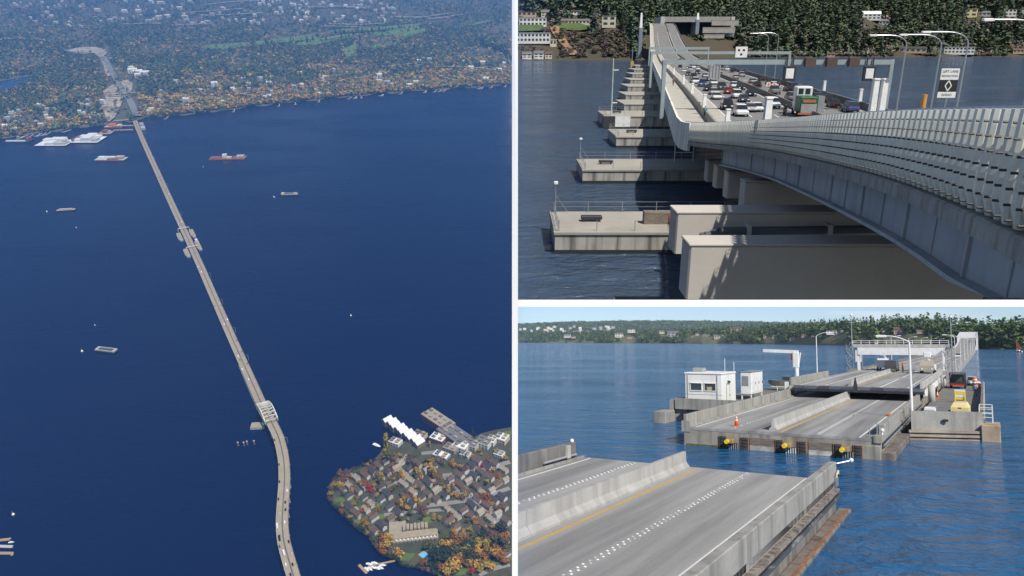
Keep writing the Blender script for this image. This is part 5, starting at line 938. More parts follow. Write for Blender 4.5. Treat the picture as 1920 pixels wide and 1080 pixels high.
mb = MB(); mb.box(-1.5, 1.5, 3.3, 3.6, .45, .65); part('rear_bumper', mb, mat('dull_orange', (.5, .15, .06)), tk); mb = MB(); mb.box(-2.2, -1.3, 1, 3, .8, 3.1); part('side_frame', mb, STEEL, tk)
p, z = on_deck(1471, 217); van_ = thing('motorbike', 'dark motorbike left of the green service truck', 'motorbike', (p.x, p.y, z), FR(p.y) + math.pi); mb = MB(); mb.cyl((-.1, -.8, .35), (.1, -.8, .35), .35, n=12); part('wheel', mb, TYRE, van_); mb = MB(); mb.cyl((-.1, .8, .35), (.1, .8, .35), .35, n=12); part('wheel', mb, TYRE, van_); mb = MB(); mb.loft([[(-.2, -.7, .5), (.2, -.7, .5), (.15, -.7, .95), (-.15, -.7, .95)], [(-.22, 0, .4), (.22, 0, .4), (.18, 0, 1.0), (-.18, 0, 1.0)], [(-.15, .9, .7), (.15, .9, .7), (.12, .9, .95), (-.12, .9, .95)]]); part('body', mb, STEEL_D, van_); mb = MB(); mb.bar((-.4, -.55, 1.1), (.4, -.55, 1.1), .05); part('handlebar', mb, STEEL_D, van_)
person((p.x, p.y, z + .25), FR(p.y), 'person in black riding the motorbike', STEEL_D, STEEL_D, STEEL_D)
def cyclist(u, v, top, n, rzo):
    p, z = on_deck(u, v); r = FR(p.y) + rzo; t = thing('bicycle', 'bicycle under the rider %s on the path' % n, 'bicycle', (p.x, p.y, z), r)
    for y in (-.52, .52): mb = MB(); [mb.cyl((0, y + .33 * math.cos(a), .34 + .33 * math.sin(a)), (0, y + .33 * math.cos(a + .524), .34 + .33 * math.sin(a + .524)), .02, n=4) for a in np.arange(0, 6.28, .524)]; part('wheel', mb, TYRE, t)
    mb = MB(); mb.tube([(0, .52, .34), (0, .1, .32), (0, -.42, .85), (0, .22, .85), (0, .1, .32)], .025, 5); mb.bar((0, -.52, .34), (0, -.4, 1.0), .04); mb.bar((-.25, -.42, 1.02), (.25, -.42, 1.02), .04); part('frame', mb, STEEL_D, t)
    person((p.x, p.y, z + .2), r + math.pi, 'person in a %s top cycling %s' % (top[0], n), top[1], paint('dark_trousers', (.03, .03, .04)), WHITEP, .95)
cyclist(1321, 222, ('teal', paint('teal_top', (.12, .3, .32))), 'nearest the fence bend', 0); cyclist(1262, 161, ('red', paint('red_top', (.4, .08, .06))), 'farther up the path', 0)
for u, v, n in ((1440, 167, 'left'), (1451, 168, 'right')): p, z = on_deck(u, v); rb = thing('road_work_sign', '%s orange and white panel of the pair on the right carriageway' % n, 'sign', (p.x, p.y, z), FR(p.y)); mb = MB(); mb.box(-.45, .45, -.04, 0, .6, 1.6); part('panel', mb, WHITEP, rb); mb = MB(); mb.box(-.2, .25, -.06, -.041, .8, 1.4); part('orange_mark', mb, ORANGE, rb); mb = MB(); mb.bar((-.3, 0, 0), (-.3, 0, .6), .06); mb.bar((.3, 0, 0), (.3, 0, .6), .06); part('leg', mb, STEEL, rb)

# wooded shore of site T
_us = [930, 960, 1180, 1400, 1500, 1920, 2050]; _vs = [113.5, 113.5, 113, 108.5, 107.5, 106.5, 106.5]
def shT(u): return T.pz(u, float(np.interp(u, _us, _vs)), 0).y
def gzT(u, dy):
    n = 6 * math.sin(u * .021 + dy * .004) + 4 * math.sin(u * .057 - dy * .01)
    return .8 + (float(np.interp(dy, [0, 10, 40, 90, 160, 260, 380, 520], [0, 2, 14, 36, 62, 96, 128, 160])) + n * min(1, dy / 80)) * float(np.interp(u, [960, 1180, 1260, 1400, 1500, 1920], [.95, 1.0, .8, .85, 1.0, 1.0]))
def uX(u, Y): r = T.R.T @ ray(u, 90); return r[0] / r[1] * Y
us = np.linspace(925, 2010, 110); dys = [0, 5, 15, 40, 70, 100, 130, 160, 200, 260, 320, 380, 450, 520]; V = []; F = []
for u in us:
    Ys = shT(u)
    for j, dy in enumerate(dys): V.append((uX(u, Ys + dy), Ys + dy, -.5 if j == 0 else gzT(u, dy)))
nd = len(dys)
for i in range(len(us) - 1):
    for j in range(nd - 1): F.append((i * nd + j, (i + 1) * nd + j, (i + 1) * nd + j + 1, i * nd + j + 1))
mb = MB(); mb.v = V; mb.f = F; single('hillside', mb, mat('hillside_ground', (.055, .055, .03), (.07, .05, .035), scale=.02, rough=1, fine=.3), 'steep wooded hillside behind the long bridge', 'hillside', kind='structure', smooth=True)
def hitT(u, v):
    r = T.R.T @ ray(u, v); Ys = shT(u); dy = 0.0
    while dy < 510:
        Y = Ys + dy; z = 20 + r[2] * Y / r[1]
        if z <= gzT(u, dy): break
        dy += 2.0
    return Vector((r[0] * (Ys + dy) / r[1], Ys + dy, gzT(u, dy))), dy
HT = [(999, 48, 50, 13, 'white', 'white', 'flat', 2, 7, 'long white flat roofed house at the top left of the slope'), (988, 30, 34, 7, 'pink', 'brown', 'flat', 1, 4, 'low brown roofed house above the long white house'), (1022, 30, 15, 10, 'cream', 'grey', 'gable', 2, 2, 'small cream gabled house behind the lime green bush'), (1000, 79, 62, 16, 'white', 'white', 'flat', 2, 9, 'white terrace of many windows on the left bluff'), (1037, 84, 12, 10, 'cream', 'white', 'flat', 1, 2, 'small cream block stepping down from the white terrace'), (988, 108, 17, 10, 'white', 'grey', 'gable', 2, 2, 'left white gabled boathouse at the water'), (1010, 108, 18, 11, 'white', 'grey', 'gable', 2, 2, 'middle white gabled boathouse at the water'), (1028, 107, 13, 10, 'cream', 'brown', 'gable', 2, 2, 'right cream gabled boathouse at the water'), (1079, 45, 52, 8, 'cream', 'grey', 'gable', 1, 8, 'long low cream house above the green lawn'), (1078, 26, 18, 6, 'white', 'dark', 'gable', 1, 3, 'small white house in the dark trees above the lawn'), (1141, 49, 25, 18, 'cream', 'tan', 'flat', 2, 2, 'square cream two storey house on the bluff edge'), (1128, 27, 12, 5, 'white', 'dark', 'gable', 1, 2, 'small white house above the square cream house'), (1628, 36, 36, 13, 'white', 'white', 'gable', 2, 5, 'bright white gabled house among dark firs'), (1654, 45, 18, 8, 'blue', 'grey', 'gable', 1, 3, 'small blue grey house right of the bright white house'), (1708, 97, 46, 9, 'tan', 'dark', 'gable', 1, 5, 'broad brown roofed house at the right shore'), (1794, 100, 50, 11, 'white', 'white', 'flat', 2, 8, 'low white modern house at the right shore'), (1815, 31, 22, 13, 'yellow', 'tan', 'flat', 2, 2, 'yellow cream house high on the right slope'), (1841, 29, 20, 7, 'grey', 'grey', 'gable', 1, 3, 'grey house beside the yellow cream house'), (1886, 29, 25, 11, 'white', 'grey', 'flat', 2, 4, 'white balconied house high on the right slope'), (1914, 24, 14, 9, 'white', 'dark', 'gable', 2, 2, 'white house at the right edge high on the slope'), (1905, 98, 18, 7, 'tan', 'brown', 'gable', 1, 3, 'small tan house at the right edge of the shore'), (1556, 104, 14, 5, 'tan', 'brown', 'gable', 1, 2, 'tiny shed at the water left of the brown roofed house')]
clear = []
for (u, v, wp, hp, wc, rc, kd, fl, cl, lb) in HT:
    p, dy = hitT(u, v); s = p.y / 1463.; w_ = wp * s; h_ = hp * s
    house((p.x, p.y - 4, p.z - 1), math.radians(rnd.uniform(-6, 6)) - math.atan2(p.x, p.y) * .6, w_, min(w_ * .6, 16), h_ * (1 if kd == 'flat' else .72), wc, rc, lb, kd, fl, cl, rh=h_ * .4); clear.append((u, v, wp, hp))
def blocked(u, dy, h):
    for cu, cv, cw, ch in clear:
        if abs(u - cu) < cw * .6 + 3:
            p, d = hitT(cu, cv)
            if -110 < dy - d < 10 and gzT(u, dy) + h > p.z - 2: return True
    return False
# bare winter brush and firs
g = random.Random(21); pts = []
FIRC = [(.08, .112, .072), (.10, .128, .076), (.072, .10, .076), (.11, .132, .076)]; BRUSH = [(.25, .21, .18), (.28, .24, .20), (.20, .17, .155), (.21, .195, .14), (.19, .155, .15)]
BR2 = [(.125, .10, .085), (.10, .095, .06), (.085, .068, .068), (.14, .11, .08), (.07, .08, .05)]
for _ in range(8200):
    u = g.uniform(930, 2000); dy = 8 + g.random() * 480
    if 1205 < u < 1385 and dy < 90: continue
    if u < 1180 and dy < 110:
        if 1045 < u < 1180: h, kd, c, wd = g.uniform(4, 11), 'round', g.choice(BR2), 1.5
        elif g.random() < .45: continue
        else: h, kd, c, wd = g.uniform(4, 8), 'round', g.choice(BR2 + [(.07, .09, .04)]), 1.4
    elif g.random() < (.46 if dy < 110 else .3): h, kd, c, wd = g.uniform(9, 18), 'round', g.choice(BRUSH), 1.1
    else: h, kd, c, wd = g.uniform(26, 46), 'fir', g.choice(FIRC), 1.1
    if blocked(u, dy, h): continue
    Y = shT(u) + dy; pts.append((uX(u, Y), Y, gzT(u, dy) - .6, h, kd, c, wd))
for _ in range(900):
    u = g.uniform(1390, 2000); dy = g.uniform(3, 26); h = g.uniform(4, 10)
    if blocked(u, dy, h): continue
    Y = shT(u) + dy; pts.append((uX(u, Y), Y, gzT(u, dy) - .6, h, 'round', g.choice(BRUSH + FIRC), 1.4))
forest('hillside_forest', pts, 'dark firs and bare brown trees covering the hillside', FOREST_M, 64)
TM = [leaf_mat('winter_fir', (.085, .115, .07)), leaf_mat('winter_fir_blue', (.075, .10, .075)), leaf_mat('bare_brown', (.22, .18, .145), .25), leaf_mat('lime_bush', (.26, .3, .03), .1)]
REGT = lambda u: 'left of the bridge end' if u < 1200 else 'between the bridge end and the gantry signals' if u < 1480 else 'around the bright white house' if u < 1660 else 'around the low modern shore house'
for i in range(44):
    u = g.choice([g.uniform(975, 1200), g.uniform(1390, 1915), g.uniform(1390, 1915)]); dy = g.uniform(20, 200); fir = g.random() < .6; h = g.uniform(30, 48) if fir else g.uniform(11, 18)
    if blocked(u, dy, h) or (u < 1200 and dy < 90): continue
    Y = shT(u) + dy; tree('fir' if fir else 'round', g.randint(0, 3), 700, (uX(u, Y), Y, gzT(u, dy) - .5), h, g.choice(TM[:2]) if fir else TM[2], ('tall dark fir on the hillside, %s' if fir else 'bare brown winter tree on the hillside, %s') % REGT(u), ('hillside firs ' if fir else 'hillside bare trees ') + REGT(u), 'fir_tree' if fir else 'bare_tree', 1.0, g.random() * 6)
p, dy = hitT(1016, 31); tree('round', 2, 260, tuple(p), 11, TM[3], 'lime green bush beside the small cream house', None, 'bush', 1.2)
def lawn(name, poly, m, label):
    vs = [hitT(u, v)[0] + Vector((0, -1.5, 2.2)) for u, v in poly]; n = len(vs); c = sum(vs, Vector()) / n; mb = MB(); mb.add([tuple(c)] + [tuple(v) for v in vs], [(0, 1 + k, 1 + (k + 1) % n) for k in range(n)]); single(name, mb, m, label, name, kind='structure')
lawn('lawn', [(1045, 46), (1115, 47), (1118, 56), (1085, 60), (1050, 58)], GRASS, 'green lawn below the long low cream house'); lawn('lawn', [(972, 50), (1018, 49), (1020, 60), (972, 62)], GRASS, 'green bank below the long white house'); lawn('bank', [(1030, 52), (1048, 50), (1062, 78), (1072, 95), (1090, 106), (1068, 106), (1052, 86), (1036, 66)], mat('bare_earth', (.28, .17, .09), (.2, .12, .07), scale=.05, rough=1), 'bare brown earth bank running down to the water')
# red boom floats
fl = MB(); fl.cyl((-1.6, 0, .5), (1.6, 0, .5), .9, n=10); FLM = fl.mesh('boom_float', paint('float_red', (.5, .03, .03)))
for k in range(13): p = T.pz(1034 + k * 7.4, 112.6 + .02 * k, 0); t = thing('boom_float', 'red float of the boom line off the left shore', 'float', (p.x, p.y - 6, 0), 0, 'red boom floats'); part('drum', FLM, MATS['float_red'], t); mb = MB(); mb.box(1.6, 4.6, -.15, .15, .3, .5); part('link', mb, STEEL_D, t)
# lid and walls where the bridge lands
ld = thing('highway_lid', 'pale concrete lid over the road where the bridge meets the shore', 'tunnel portal', (0, 0, 0)); P0, P1 = T.py(1243, 30, 1105), T.py(1372, 30, 1105); zt = P0.z; zb = T.py(1243, 50, 1105).z
mb = MB(); mb.box(P0.x, P1.x, 1100, 1140, zt - 8, zt - 1); part('lid_slab', mb, CONC, ld); mb = MB(); mb.box(P0.x - 4, P0.x + 2, 1098, 1140, zb - 40, zt - 1); part('side_wall', mb, CONC_L, ld); mb = MB(); mb.box(P1.x - 2, P1.x + 3, 1098, 1140, zb - 12, zt - 1); part('side_wall', mb, CONC_L, ld)
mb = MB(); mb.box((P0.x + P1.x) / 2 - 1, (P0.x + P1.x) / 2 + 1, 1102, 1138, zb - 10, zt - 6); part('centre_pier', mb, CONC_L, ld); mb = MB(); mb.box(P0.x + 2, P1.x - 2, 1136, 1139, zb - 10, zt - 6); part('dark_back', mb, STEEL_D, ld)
for (u0, u1, v0, v1, Yw), l in zip(((1335, 1385, 38, 45, 1090), (1318, 1378, 52, 59, 1075), (1320, 1358, 65, 69, 1060)), ('upper retaining wall right of the lid', 'middle retaining wall right of the lid', 'lower retaining wall right of the road')):
    a, b = T.py(u0, v0, Yw), T.py(u1, v1, Yw); t = thing('retaining_wall', l, 'wall', (a.x, Yw, b.z)); mb = MB(); mb.cbox(0, b.x - a.x, 0, 3, -2, a.z - b.z, .2); part('wall', mb, mat('tan_concrete', (.36, .33, .28), scale=.1, rough=.9), t); mb = MB(); mb.box(-.3, b.x - a.x + .3, -.3, 3.2, a.z - b.z, a.z - b.z + .5); part('coping', mb, CONC_L, t)
for u, l in ((1203, 'left'), (1309, 'right')):
    a, b = T.py(u, 24, 900), T.py(u, 110, 900); zb_ = max(0, b.z) if u < 1250 else FZ(900) - 3; t = thing('sentinel_tower', '%s slim tower with a white tip flanking the far end of the bridge' % l, 'tower', (a.x, 900, zb_)); h = a.z - zb_; mb = MB(); mb.cbox(-2, 2, -2, 2, 0, h * .68, .2); part('shaft', mb, mat('blue_grey_concrete', (.22, .24, .28), scale=.2, rough=.9), t); mb = MB(); mb.loft([[(-1.6, -1.6, h * .68), (1.6, -1.6, h * .68), (1.6, 1.6, h * .68), (-1.6, 1.6, h * .68)], [(-.9, -.9, h), (.9, -.9, h), (.9, .9, h), (-.9, .9, h)]]); part('white_tip', mb, WHITEM, t)
for k, Y in enumerate((640, 720, 800, 880, 960)):
    b = FP(Y, 3, -4); t = thing('bridge_column', '%s column under the climbing far end of the bridge' % ['first', 'second', 'third', 'fourth', 'fifth'][k], 'column', (b.x, b.y, 0)); mb = MB(); mb.cbox(-2, 2, -2, 2, -1, b.z, .2); part('shaft', mb, CONC, t); mb = MB(); mb.cbox(-3, 20, -2.5, 2.5, b.z, b.z + 2.4, .2); part('cap_beam', mb, CONC, t)
# ================================================================ SITE L: the lake and floating bridge from the air (left)
site(L)
g = random.Random(33)
def P(u, v, z=0.0): return L.pz(u, v, z)
WATER_L = water_mat('deep_lake_water', (0.0012, 0.0055, 0.036), [(0.02, (1.0, 2.2, 1), 0.4, 1.3), (0.09, (1.0, 2.0, 1), 0.2, 0.6)], rough=0.16, patch=(0.0022, 0.10, 0.34), spec=0.5)
VSH = lambda u: float(np.interp(u, [-80, 0, 60, 130, 180, 250, 262, 330, 400, 500, 640, 760, 880, 960, 1000], [270, 260, 252, 243, 236, 229, 222, 217, 210, 197, 183, 172, 165, 158, 154]))
a, b, c, d = P(-90, 1150), P(960, 1150), P(960, -60), P(-90, -60)
mb = MB(); mb.add([(a.x, a.y, 0), (0, a.y, 0), (0, c.y, 0), (d.x, d.y, 0)], [(0, 1, 2, 3)]); single('lake', mb, WATER_L, 'deep blue lake seen from the air', 'lake', kind='structure')
def hz(x, y): return 2.0 + 14 * (math.sin(x * .0031 + 1) * math.sin(y * .0023) + 1) + 7 * math.sin(x * .009 + y * .006)
def shz(u, v):      # ground height, low at the shoreline
    p = P(u, v); t = min(1.0, max(0.0, (VSH(u) - v) / 30.0)); return 1.5 + hz(p.x, p.y) * t
us = np.linspace(-90, 960, 76); ks = [0, .006, .03, .07, .12, .18, .26, .34, .43, .52, .62, .72, .81, .9, 1.0]; V = []; F = []
for u in us:
    vs = VSH(u) + 1.6 * math.sin(u * .13) + .9 * math.sin(u * .37)
    for j, k in enumerate(ks):
        v = vs + (-45 - vs) * k; p = P(min(u, 959.7), v); V.append((p.x, p.y, -1 if j == 0 else shz(u, v)))
nd = len(ks)
for i in range(len(us) - 1):
    for j in range(nd - 1): F.append((i * nd + j, (i + 1) * nd + j, (i + 1) * nd + j + 1, i * nd + j + 1))
mb = MB(); mb.v = V; mb.f = F; single('far_land', mb, mat('suburb_ground', (.07, .08, .04), (.12, .10, .07), scale=.012, rough=1, fine=.3), 'wooded suburban land beyond the lake', 'land', kind='structure')
def patch_l(name, poly, m, label, dz=3.0, cat=None):
    vs = [P(min(u, 959.5), v) for u, v in poly]; vs = [Vector((p.x, p.y, shz(u, v) + dz)) for p, (u, v) in zip(vs, poly)]; n = len(vs); c = sum(vs, Vector()) / n; mb = MB(); mb.add([tuple(c)] + [tuple(v) for v in vs], [(0, 1 + k, 1 + (k + 1) % n) for k in range(n)]); single(name, mb, m, label, cat or name, kind='structure')
GOLF = mat('golf_grass', (.14, .22, .05), (.10, .16, .045), scale=.02, rough=1); SAND = mat('bare_sand', (.46, .40, .31), (.2, .17, .13), scale=.03, rough=1, fine=.3)
GREENS = [[(480, 83), (560, 72), (640, 63), (720, 55), (795, 49), (800, 53), (735, 62), (660, 70), (580, 80), (520, 88), (478, 92)], [(560, 84), (640, 76), (720, 66), (780, 57), (790, 62), (735, 74), (660, 83), (600, 90), (556, 92)], [(640, 102), (668, 94), (672, 112), (652, 116)], [(686, 100), (730, 92), (752, 88), (742, 96), (700, 104)], [(875, 50), (925, 44), (930, 48), (880, 53)], [(380, 86), (470, 84), (474, 91), (420, 95), (385, 92)], [(736, 72), (795, 62), (808, 66), (770, 76), (742, 80)], [(80, 238), (150, 229), (160, 236), (90, 246)]]
for i, gp in enumerate(GREENS): patch_l('grass', gp, GOLF, 'bright green fairway of the golf course beyond the lake' if i < 7 else 'green waterfront lawn on the far shore', 5)
POND = mat('pond_water', (.01, .03, .09), scale=.01, rough=.15); patch_l('pond', [(-40, 182), (10, 178), (40, 170), (60, 160), (55, 153), (25, 155), (0, 158), (-40, 165)], POND, 'small inlet at the left edge behind the far shore', 4, 'water')
ROADL = mat('far_highway', (.22, .215, .21), (.17, .165, .16), scale=.02, rough=.9)
def strip(poly, wpx0, wpx1, m, name, label, dz=6.0):
    mb = MB(); n = len(poly); vs = []
    for k, (u, v) in enumerate(poly):
        w = wpx0 + (wpx1 - wpx0) * k / (n - 1); a, b = (P(u - w, v), P(u + w, v)) if abs(poly[-1][1] - poly[0][1]) > 40 else (P(u, v - w * .7), P(u, v + w * .7)); z = shz(u, v) + dz; vs += [(a.x, a.y, z), (b.x, b.y, z)]
    mb.add(vs, [(2 * k, 2 * k + 1, 2 * k + 3, 2 * k + 2) for k in range(n - 1)]); single(name, mb, m, label, name, kind='structure')
strip([(258, 222), (246, 200), (232, 182), (222, 165), (212, 145), (203, 125), (196, 112)], 7, 4.5, ROADL, 'highway', 'grey highway cut climbing from the bridge head', 9)
patch_l('clearing', [(205, 232), (196, 218), (202, 200), (196, 186), (212, 172), (240, 160), (252, 168), (250, 182), (236, 192), (228, 210), (216, 226)], SAND, 'pale earthworks along the highway at the bridge head', 6)
patch_l('clearing', [(122, 104), (150, 97), (180, 95), (204, 100), (200, 108), (190, 114), (176, 106), (150, 108)], SAND, 'long pale clearing left of the highway', 6)
patch_l('clearing', [(190, 114), (199, 116), (210, 150), (204, 154), (196, 136)], SAND, 'narrow pale verge beside the highway', 6)
strip([(-20, 82), (40, 83), (80, 86), (106, 91)], 3, 2, SAND, 'road', 'pale road running to the left edge', 6)
def near_poly(u, v, poly):
    ins = False; n = len(poly)
    for k in range(n):
        (x1, y1), (x2, y2) = poly[k], poly[(k + 1) % n]
        if (y1 > v) != (y2 > v) and u < (x2 - x1) * (v - y1) / (y2 - y1) + x1: ins = not ins
    return ins
OPEN = GREENS + [[(-40, 186), (12, 182), (64, 166), (64, 148), (-40, 158)], [(118, 106), (160, 93), (206, 97), (216, 140), (230, 162), (262, 158), (262, 222), (204, 236), (194, 220), (194, 184), (206, 166), (190, 130), (184, 112)]]
# houses of the far suburbs
hm = []
for w_, d_, h_ in ((13, 10, 6), (18, 11, 6), (26, 14, 8), (40, 18, 9)): mb = MB(); mb.gwall(-w_ / 2, w_ / 2, -d_ / 2, d_ / 2, -10, h_, h_ + d_ * .3); hm.append(mb.mesh('distant_house', WALLM['white']))
HC = []
def far_house(u, v, k, col, label, group):
    p = P(u, v); single('distant_house', hm[k], WALLM[col], label.replace('pale', col), 'house', (p.x, p.y, shz(u, v) + 12), g.uniform(-.5, .5), group + ' ' + col, sc=1.1); HC.append((u, v))
for _ in range(120):
    u, v = g.uniform(470, 745), g.uniform(-2, 52)
    if any(near_poly(u, v, q) for q in OPEN): continue
    far_house(u, v, g.randint(0, 2), g.choice(['white', 'white', 'cream', 'tan', 'grey']), 'small pale house of the dense suburb above the golf course', 'suburb houses above the golf course')
for _ in range(50):
    far_house(g.uniform(180, 470), g.uniform(5, 56), g.randint(0, 3), g.choice(['white', 'cream', 'grey']), 'pale house in the woods above the highway', 'houses above the highway')
for _ in range(36):
    far_house(g.uniform(0, 160), g.uniform(2, 60), g.randint(0, 2), g.choice(['white', 'cream', 'tan']), 'pale house in the woods at the upper left', 'houses at the upper left')
for _ in range(46):
    u = g.uniform(270, 955); far_house(u, VSH(u) - g.uniform(4, 50), g.randint(0, 2), g.choice(['white', 'white', 'cream', 'blue']), 'pale house among the trees of the far right shore', 'houses on the right far shore')
for _ in range(30):
    u = g.uniform(0, 205); far_house(u, VSH(u) - g.uniform(4, 34), g.randint(0, 1), g.choice(['white', 'cream', 'tan', 'grey']), 'pale house on the waterfront left of the bridge head', 'waterfront houses left of the bridge head')
for u, v, k in ((252, 146, 3), (262, 150, 3), (275, 153, 3), (250, 141, 2), (262, 156, 2)): far_house(u, v, k, 'white', 'long white school block right of the highway', 'white blocks right of the highway')
for k in range(16):      # streets of the suburbs
    u0 = g.uniform(20, 820); v0 = g.uniform(8, 60) if k < 11 else VSH(u0) - g.uniform(18, 45); dx = g.uniform(50, 120); dv = g.uniform(-7, 3); strip([(u0, v0), (u0 + dx * .5, v0 + dv * .5 + g.uniform(-1.5, 1.5)), (min(u0 + dx, 950), v0 + dv)], .9, .9, SAND, 'road', 'thin pale suburban road among the far woods', 16)
# jetties along the far shore
for k in range(30):
    u = g.choice([g.uniform(300, 955), g.uniform(600, 955), g.uniform(0, 150)]); v = VSH(u) + 1; p = P(u, v); mb = MB(); mb.box(-1.6, 1.6, -34, 4, 0, 1.4); mb.box(-9, 1.6, -37, -34, 0, 1.4); single('jetty', mb, CONC_L, 'small pale jetty along the far shore', 'jetty', (p.x, p.y, 0), g.uniform(-.4, .4), 'jetties on the far shore')
# the far woods as one mass
CON = [(.075, .105, .045), (.115, .14, .055), (.05, .075, .036), (.15, .165, .06)]; AUT = [(.5, .26, .08), (.6, .38, .11), (.42, .22, .10), (.5, .4, .12), (.34, .3, .10)]
pts = []
for _ in range(30000):
    u = g.uniform(-60, 959); vs = VSH(u) - 1.5; v = -30 + (vs + 30) * g.random()
    if any(near_poly(u, v, q) for q in OPEN) and g.random() < .93: continue
    dens = 1.0
    if 470 < u < 745 and v < 50: dens = .5
    if u < 215 and v > VSH(u) - 26: dens = .5
    if g.random() > dens: continue
    pt = math.sin(u * .031 + v * .05) + math.sin(u * .013 - v * .11 + 2) + .7 * math.sin(u * .083 + v * .21)
    if pt > 1.25 and g.random() < .72: continue
    edge = vs - v; aut = .7 if (u > 262 and edge < 26) else (.26 if edge < 60 else .16) * (2.0 if pt > .4 else .55)
    p = P(u, v)
    if u > 959: continue
    if g.random() < aut: h, kd, c, wd = g.uniform(16, 30), 'round', g.choice(AUT), 1.25
    else: h, kd, c, wd = g.uniform(26, 50), 'fir', g.choice(CON), 1.45
    if p.x + h * .3 > -2: continue
    pts.append((p.x, p.y, shz(u, v) - 1, h, kd, c, wd))
for _ in range(4200):      # denser belt right behind the shoreline
    u = g.uniform(-60, 957); v = VSH(u) - g.uniform(.6, 12)
    if 195 < u < 262 or (u < 195 and g.random() < .55): continue
    p = P(u, v); h = g.uniform(12, 26)
    if p.x + h * .3 > -2: continue
    kd = 'round' if g.random() < .72 else 'fir'; pts.append((p.x, p.y, shz(u, v) - 1, h * (1 if kd == 'round' else 1.5), kd, g.choice(AUT) if kd == 'round' and g.random() < .7 else g.choice(CON), 1.25))
forest('far_woods', pts, 'hazy woods of firs and autumn trees covering the far land', FOREST_M, 16)
# trees that stand singly on the fairways
LM = dict(gold=leaf_mat('poplar_gold', (.42, .27, .04), .25), orange=leaf_mat('autumn_orange', (.30, .11, .025), .2), red=leaf_mat('autumn_red', (.34, .035, .025), .15), olive=leaf_mat('olive_leaf', (.10, .095, .03), .25), dark=leaf_mat('dark_green_leaf', (.03, .045, .02), .25), brown=leaf_mat('brown_leaf', (.13, .075, .045), .25))
for k in range(90):
    u, v = g.uniform(490, 800), 0; v = float(np.interp(u, [480, 800], [88, 56])) + g.uniform(-4, 9); p = P(u, v); tree('fir', g.randint(0, 3), 90, (p.x, p.y, shz(u, v) + 4), g.uniform(20, 32), LM['dark'], 'dark fir standing between the fairways', 'fairway firs', 'fir_tree', 1.2)

# --- the long floating bridge
TANC = mat('tan_deck', (.34, .285, .205), (.29, .24, .175), scale=.08, rough=.9, fine=.08); TAND = mat('median_shade_barge_dark', (.05, .048, .046), scale=.1, rough=.9)
CL = [(253, 226, 9), (262, 250, 6), (293, 318, 4.5), (321, 380, 4.5), (353, 449, 4.5), (369, 482, 4.5), (425.5, 613, 4.5), (465, 700, 5), (486, 747, 9), (493, 763, 14), (509, 791, 19), (523, 820, 20), (532, 858, 20), (534, 897, 20), (531, 939, 19), (528.5, 981, 18), (532, 1017, 17), (540, 1045, 16), (550, 1080, 15), (566, 1125, 15)]
cu = np.array([c[0] for c in CL], float); cv = np.array([c[1] for c in CL], float); cz = np.array([c[2] for c in CL], float)
def cl(v): return P(float(np.interp(v, cv, cu)), v, float(np.interp(v, cv, cz)))
VV = [226, 234, 245, 260, 300, 350, 400, 440, 470, 500, 560, 620, 680, 720, 747, 756, 763, 772, 782, 791, 800, 810, 820, 832, 845, 858, 872, 885, 897, 911, 925, 939, 953, 967, 981, 993, 1005, 1017, 1031, 1045, 1062, 1080, 1100, 1125]
raw = [cl(v) for v in VV]
cen = [raw[0]] + [(raw[i - 1] + raw[i] * 2 + raw[i + 1]) / 4 for i in range(1, len(raw) - 1)] + [raw[-1]]
def frame(i):
    d = cen[min(i + 1, len(cen) - 1)] - cen[max(i - 1, 0)]; d.z = 0; d.normalize(); return cen[i], d, Vector((d.y, -d.x, 0))
def sweep_l(prof, i0=0, i1=None):
    secs = []
    for i in range(i0, i1 if i1 is not None else len(cen)):
        c, d, n = frame(i); secs.append([tuple(c + n * o + Vector((0, 0, z))) for o, z in prof])
    mb = MB(); mb.loft(secs); return mb
def at_br(v, off, dz=0.0):
    t = float(np.interp(v, VV, range(len(VV)))); i = min(int(t), len(cen) - 2); f = t - i; c0, d0, n0 = frame(i); c1, d1, n1 = frame(i + 1); c = c0.lerp(c1, f); d = d0.lerp(d1, f).normalized(); n = Vector((d.y, -d.x, 0)); return c + n * off + Vector((0, 0, dz)), d
# walking from the far shore to the viewer, positive offset = the left side in the picture
W2_ = 8.0
fbr = thing('floating_bridge', 'long narrow floating bridge crossing the lake and curving away at the bottom', 'bridge')
part('roadway', sweep_l([(-W2_, -1.2), (-.8, -1.2), (-.8, 0), (-W2_, 0)]), TANC, fbr); part('roadway', sweep_l([(.8, -1.2), (W2_, -1.2), (W2_, 0), (.8, 0)]), TANC, fbr)
part('median', sweep_l([(-.8, -1.2), (.8, -1.2), (.8, -.15), (-.8, -.15)]), TAND, fbr)  # dark strip paints in the shadow of the median barrier
part('median_barrier', sweep_l([(-.3, -.15), (.3, -.15), (.12, 1.0), (-.12, 1.0)]), CONC, fbr)
for s in (-1, 1): part('parapet', sweep_l([(s * W2_, -1.3), (s * (W2_ + .5), -1.3), (s * (W2_ + .5), 1.1), (s * W2_, 1.1)]), CONC_D if s < 0 else CONC_L, fbr)
n0 = VV.index(747)
part('pontoon_hull', sweep_l([(-W2_ - .2, -6), (W2_ + .2, -6), (W2_ + .2, -1.3), (-W2_ - .2, -1.3)], 2, n0 + 1), CONC_D, fbr)
for i in range(n0 + 2, len(VV), 2):
    c, d, n = frame(i)
    for s in (-6, 6): mb = MB(); q = c + n * s; mb.cyl((q.x, q.y, -2), (q.x, q.y, c.z - 1.2), 1.3, n=8); part('pier', mb, CONC_L, fbr)
    mb = MB(); p0, p1 = c - n * 9, c + n * 9; mb.bar((p0.x, p0.y, c.z - 2), (p1.x, p1.y, c.z - 2), 2.2, 1.6); part('pier_cap', mb, CONC, fbr)
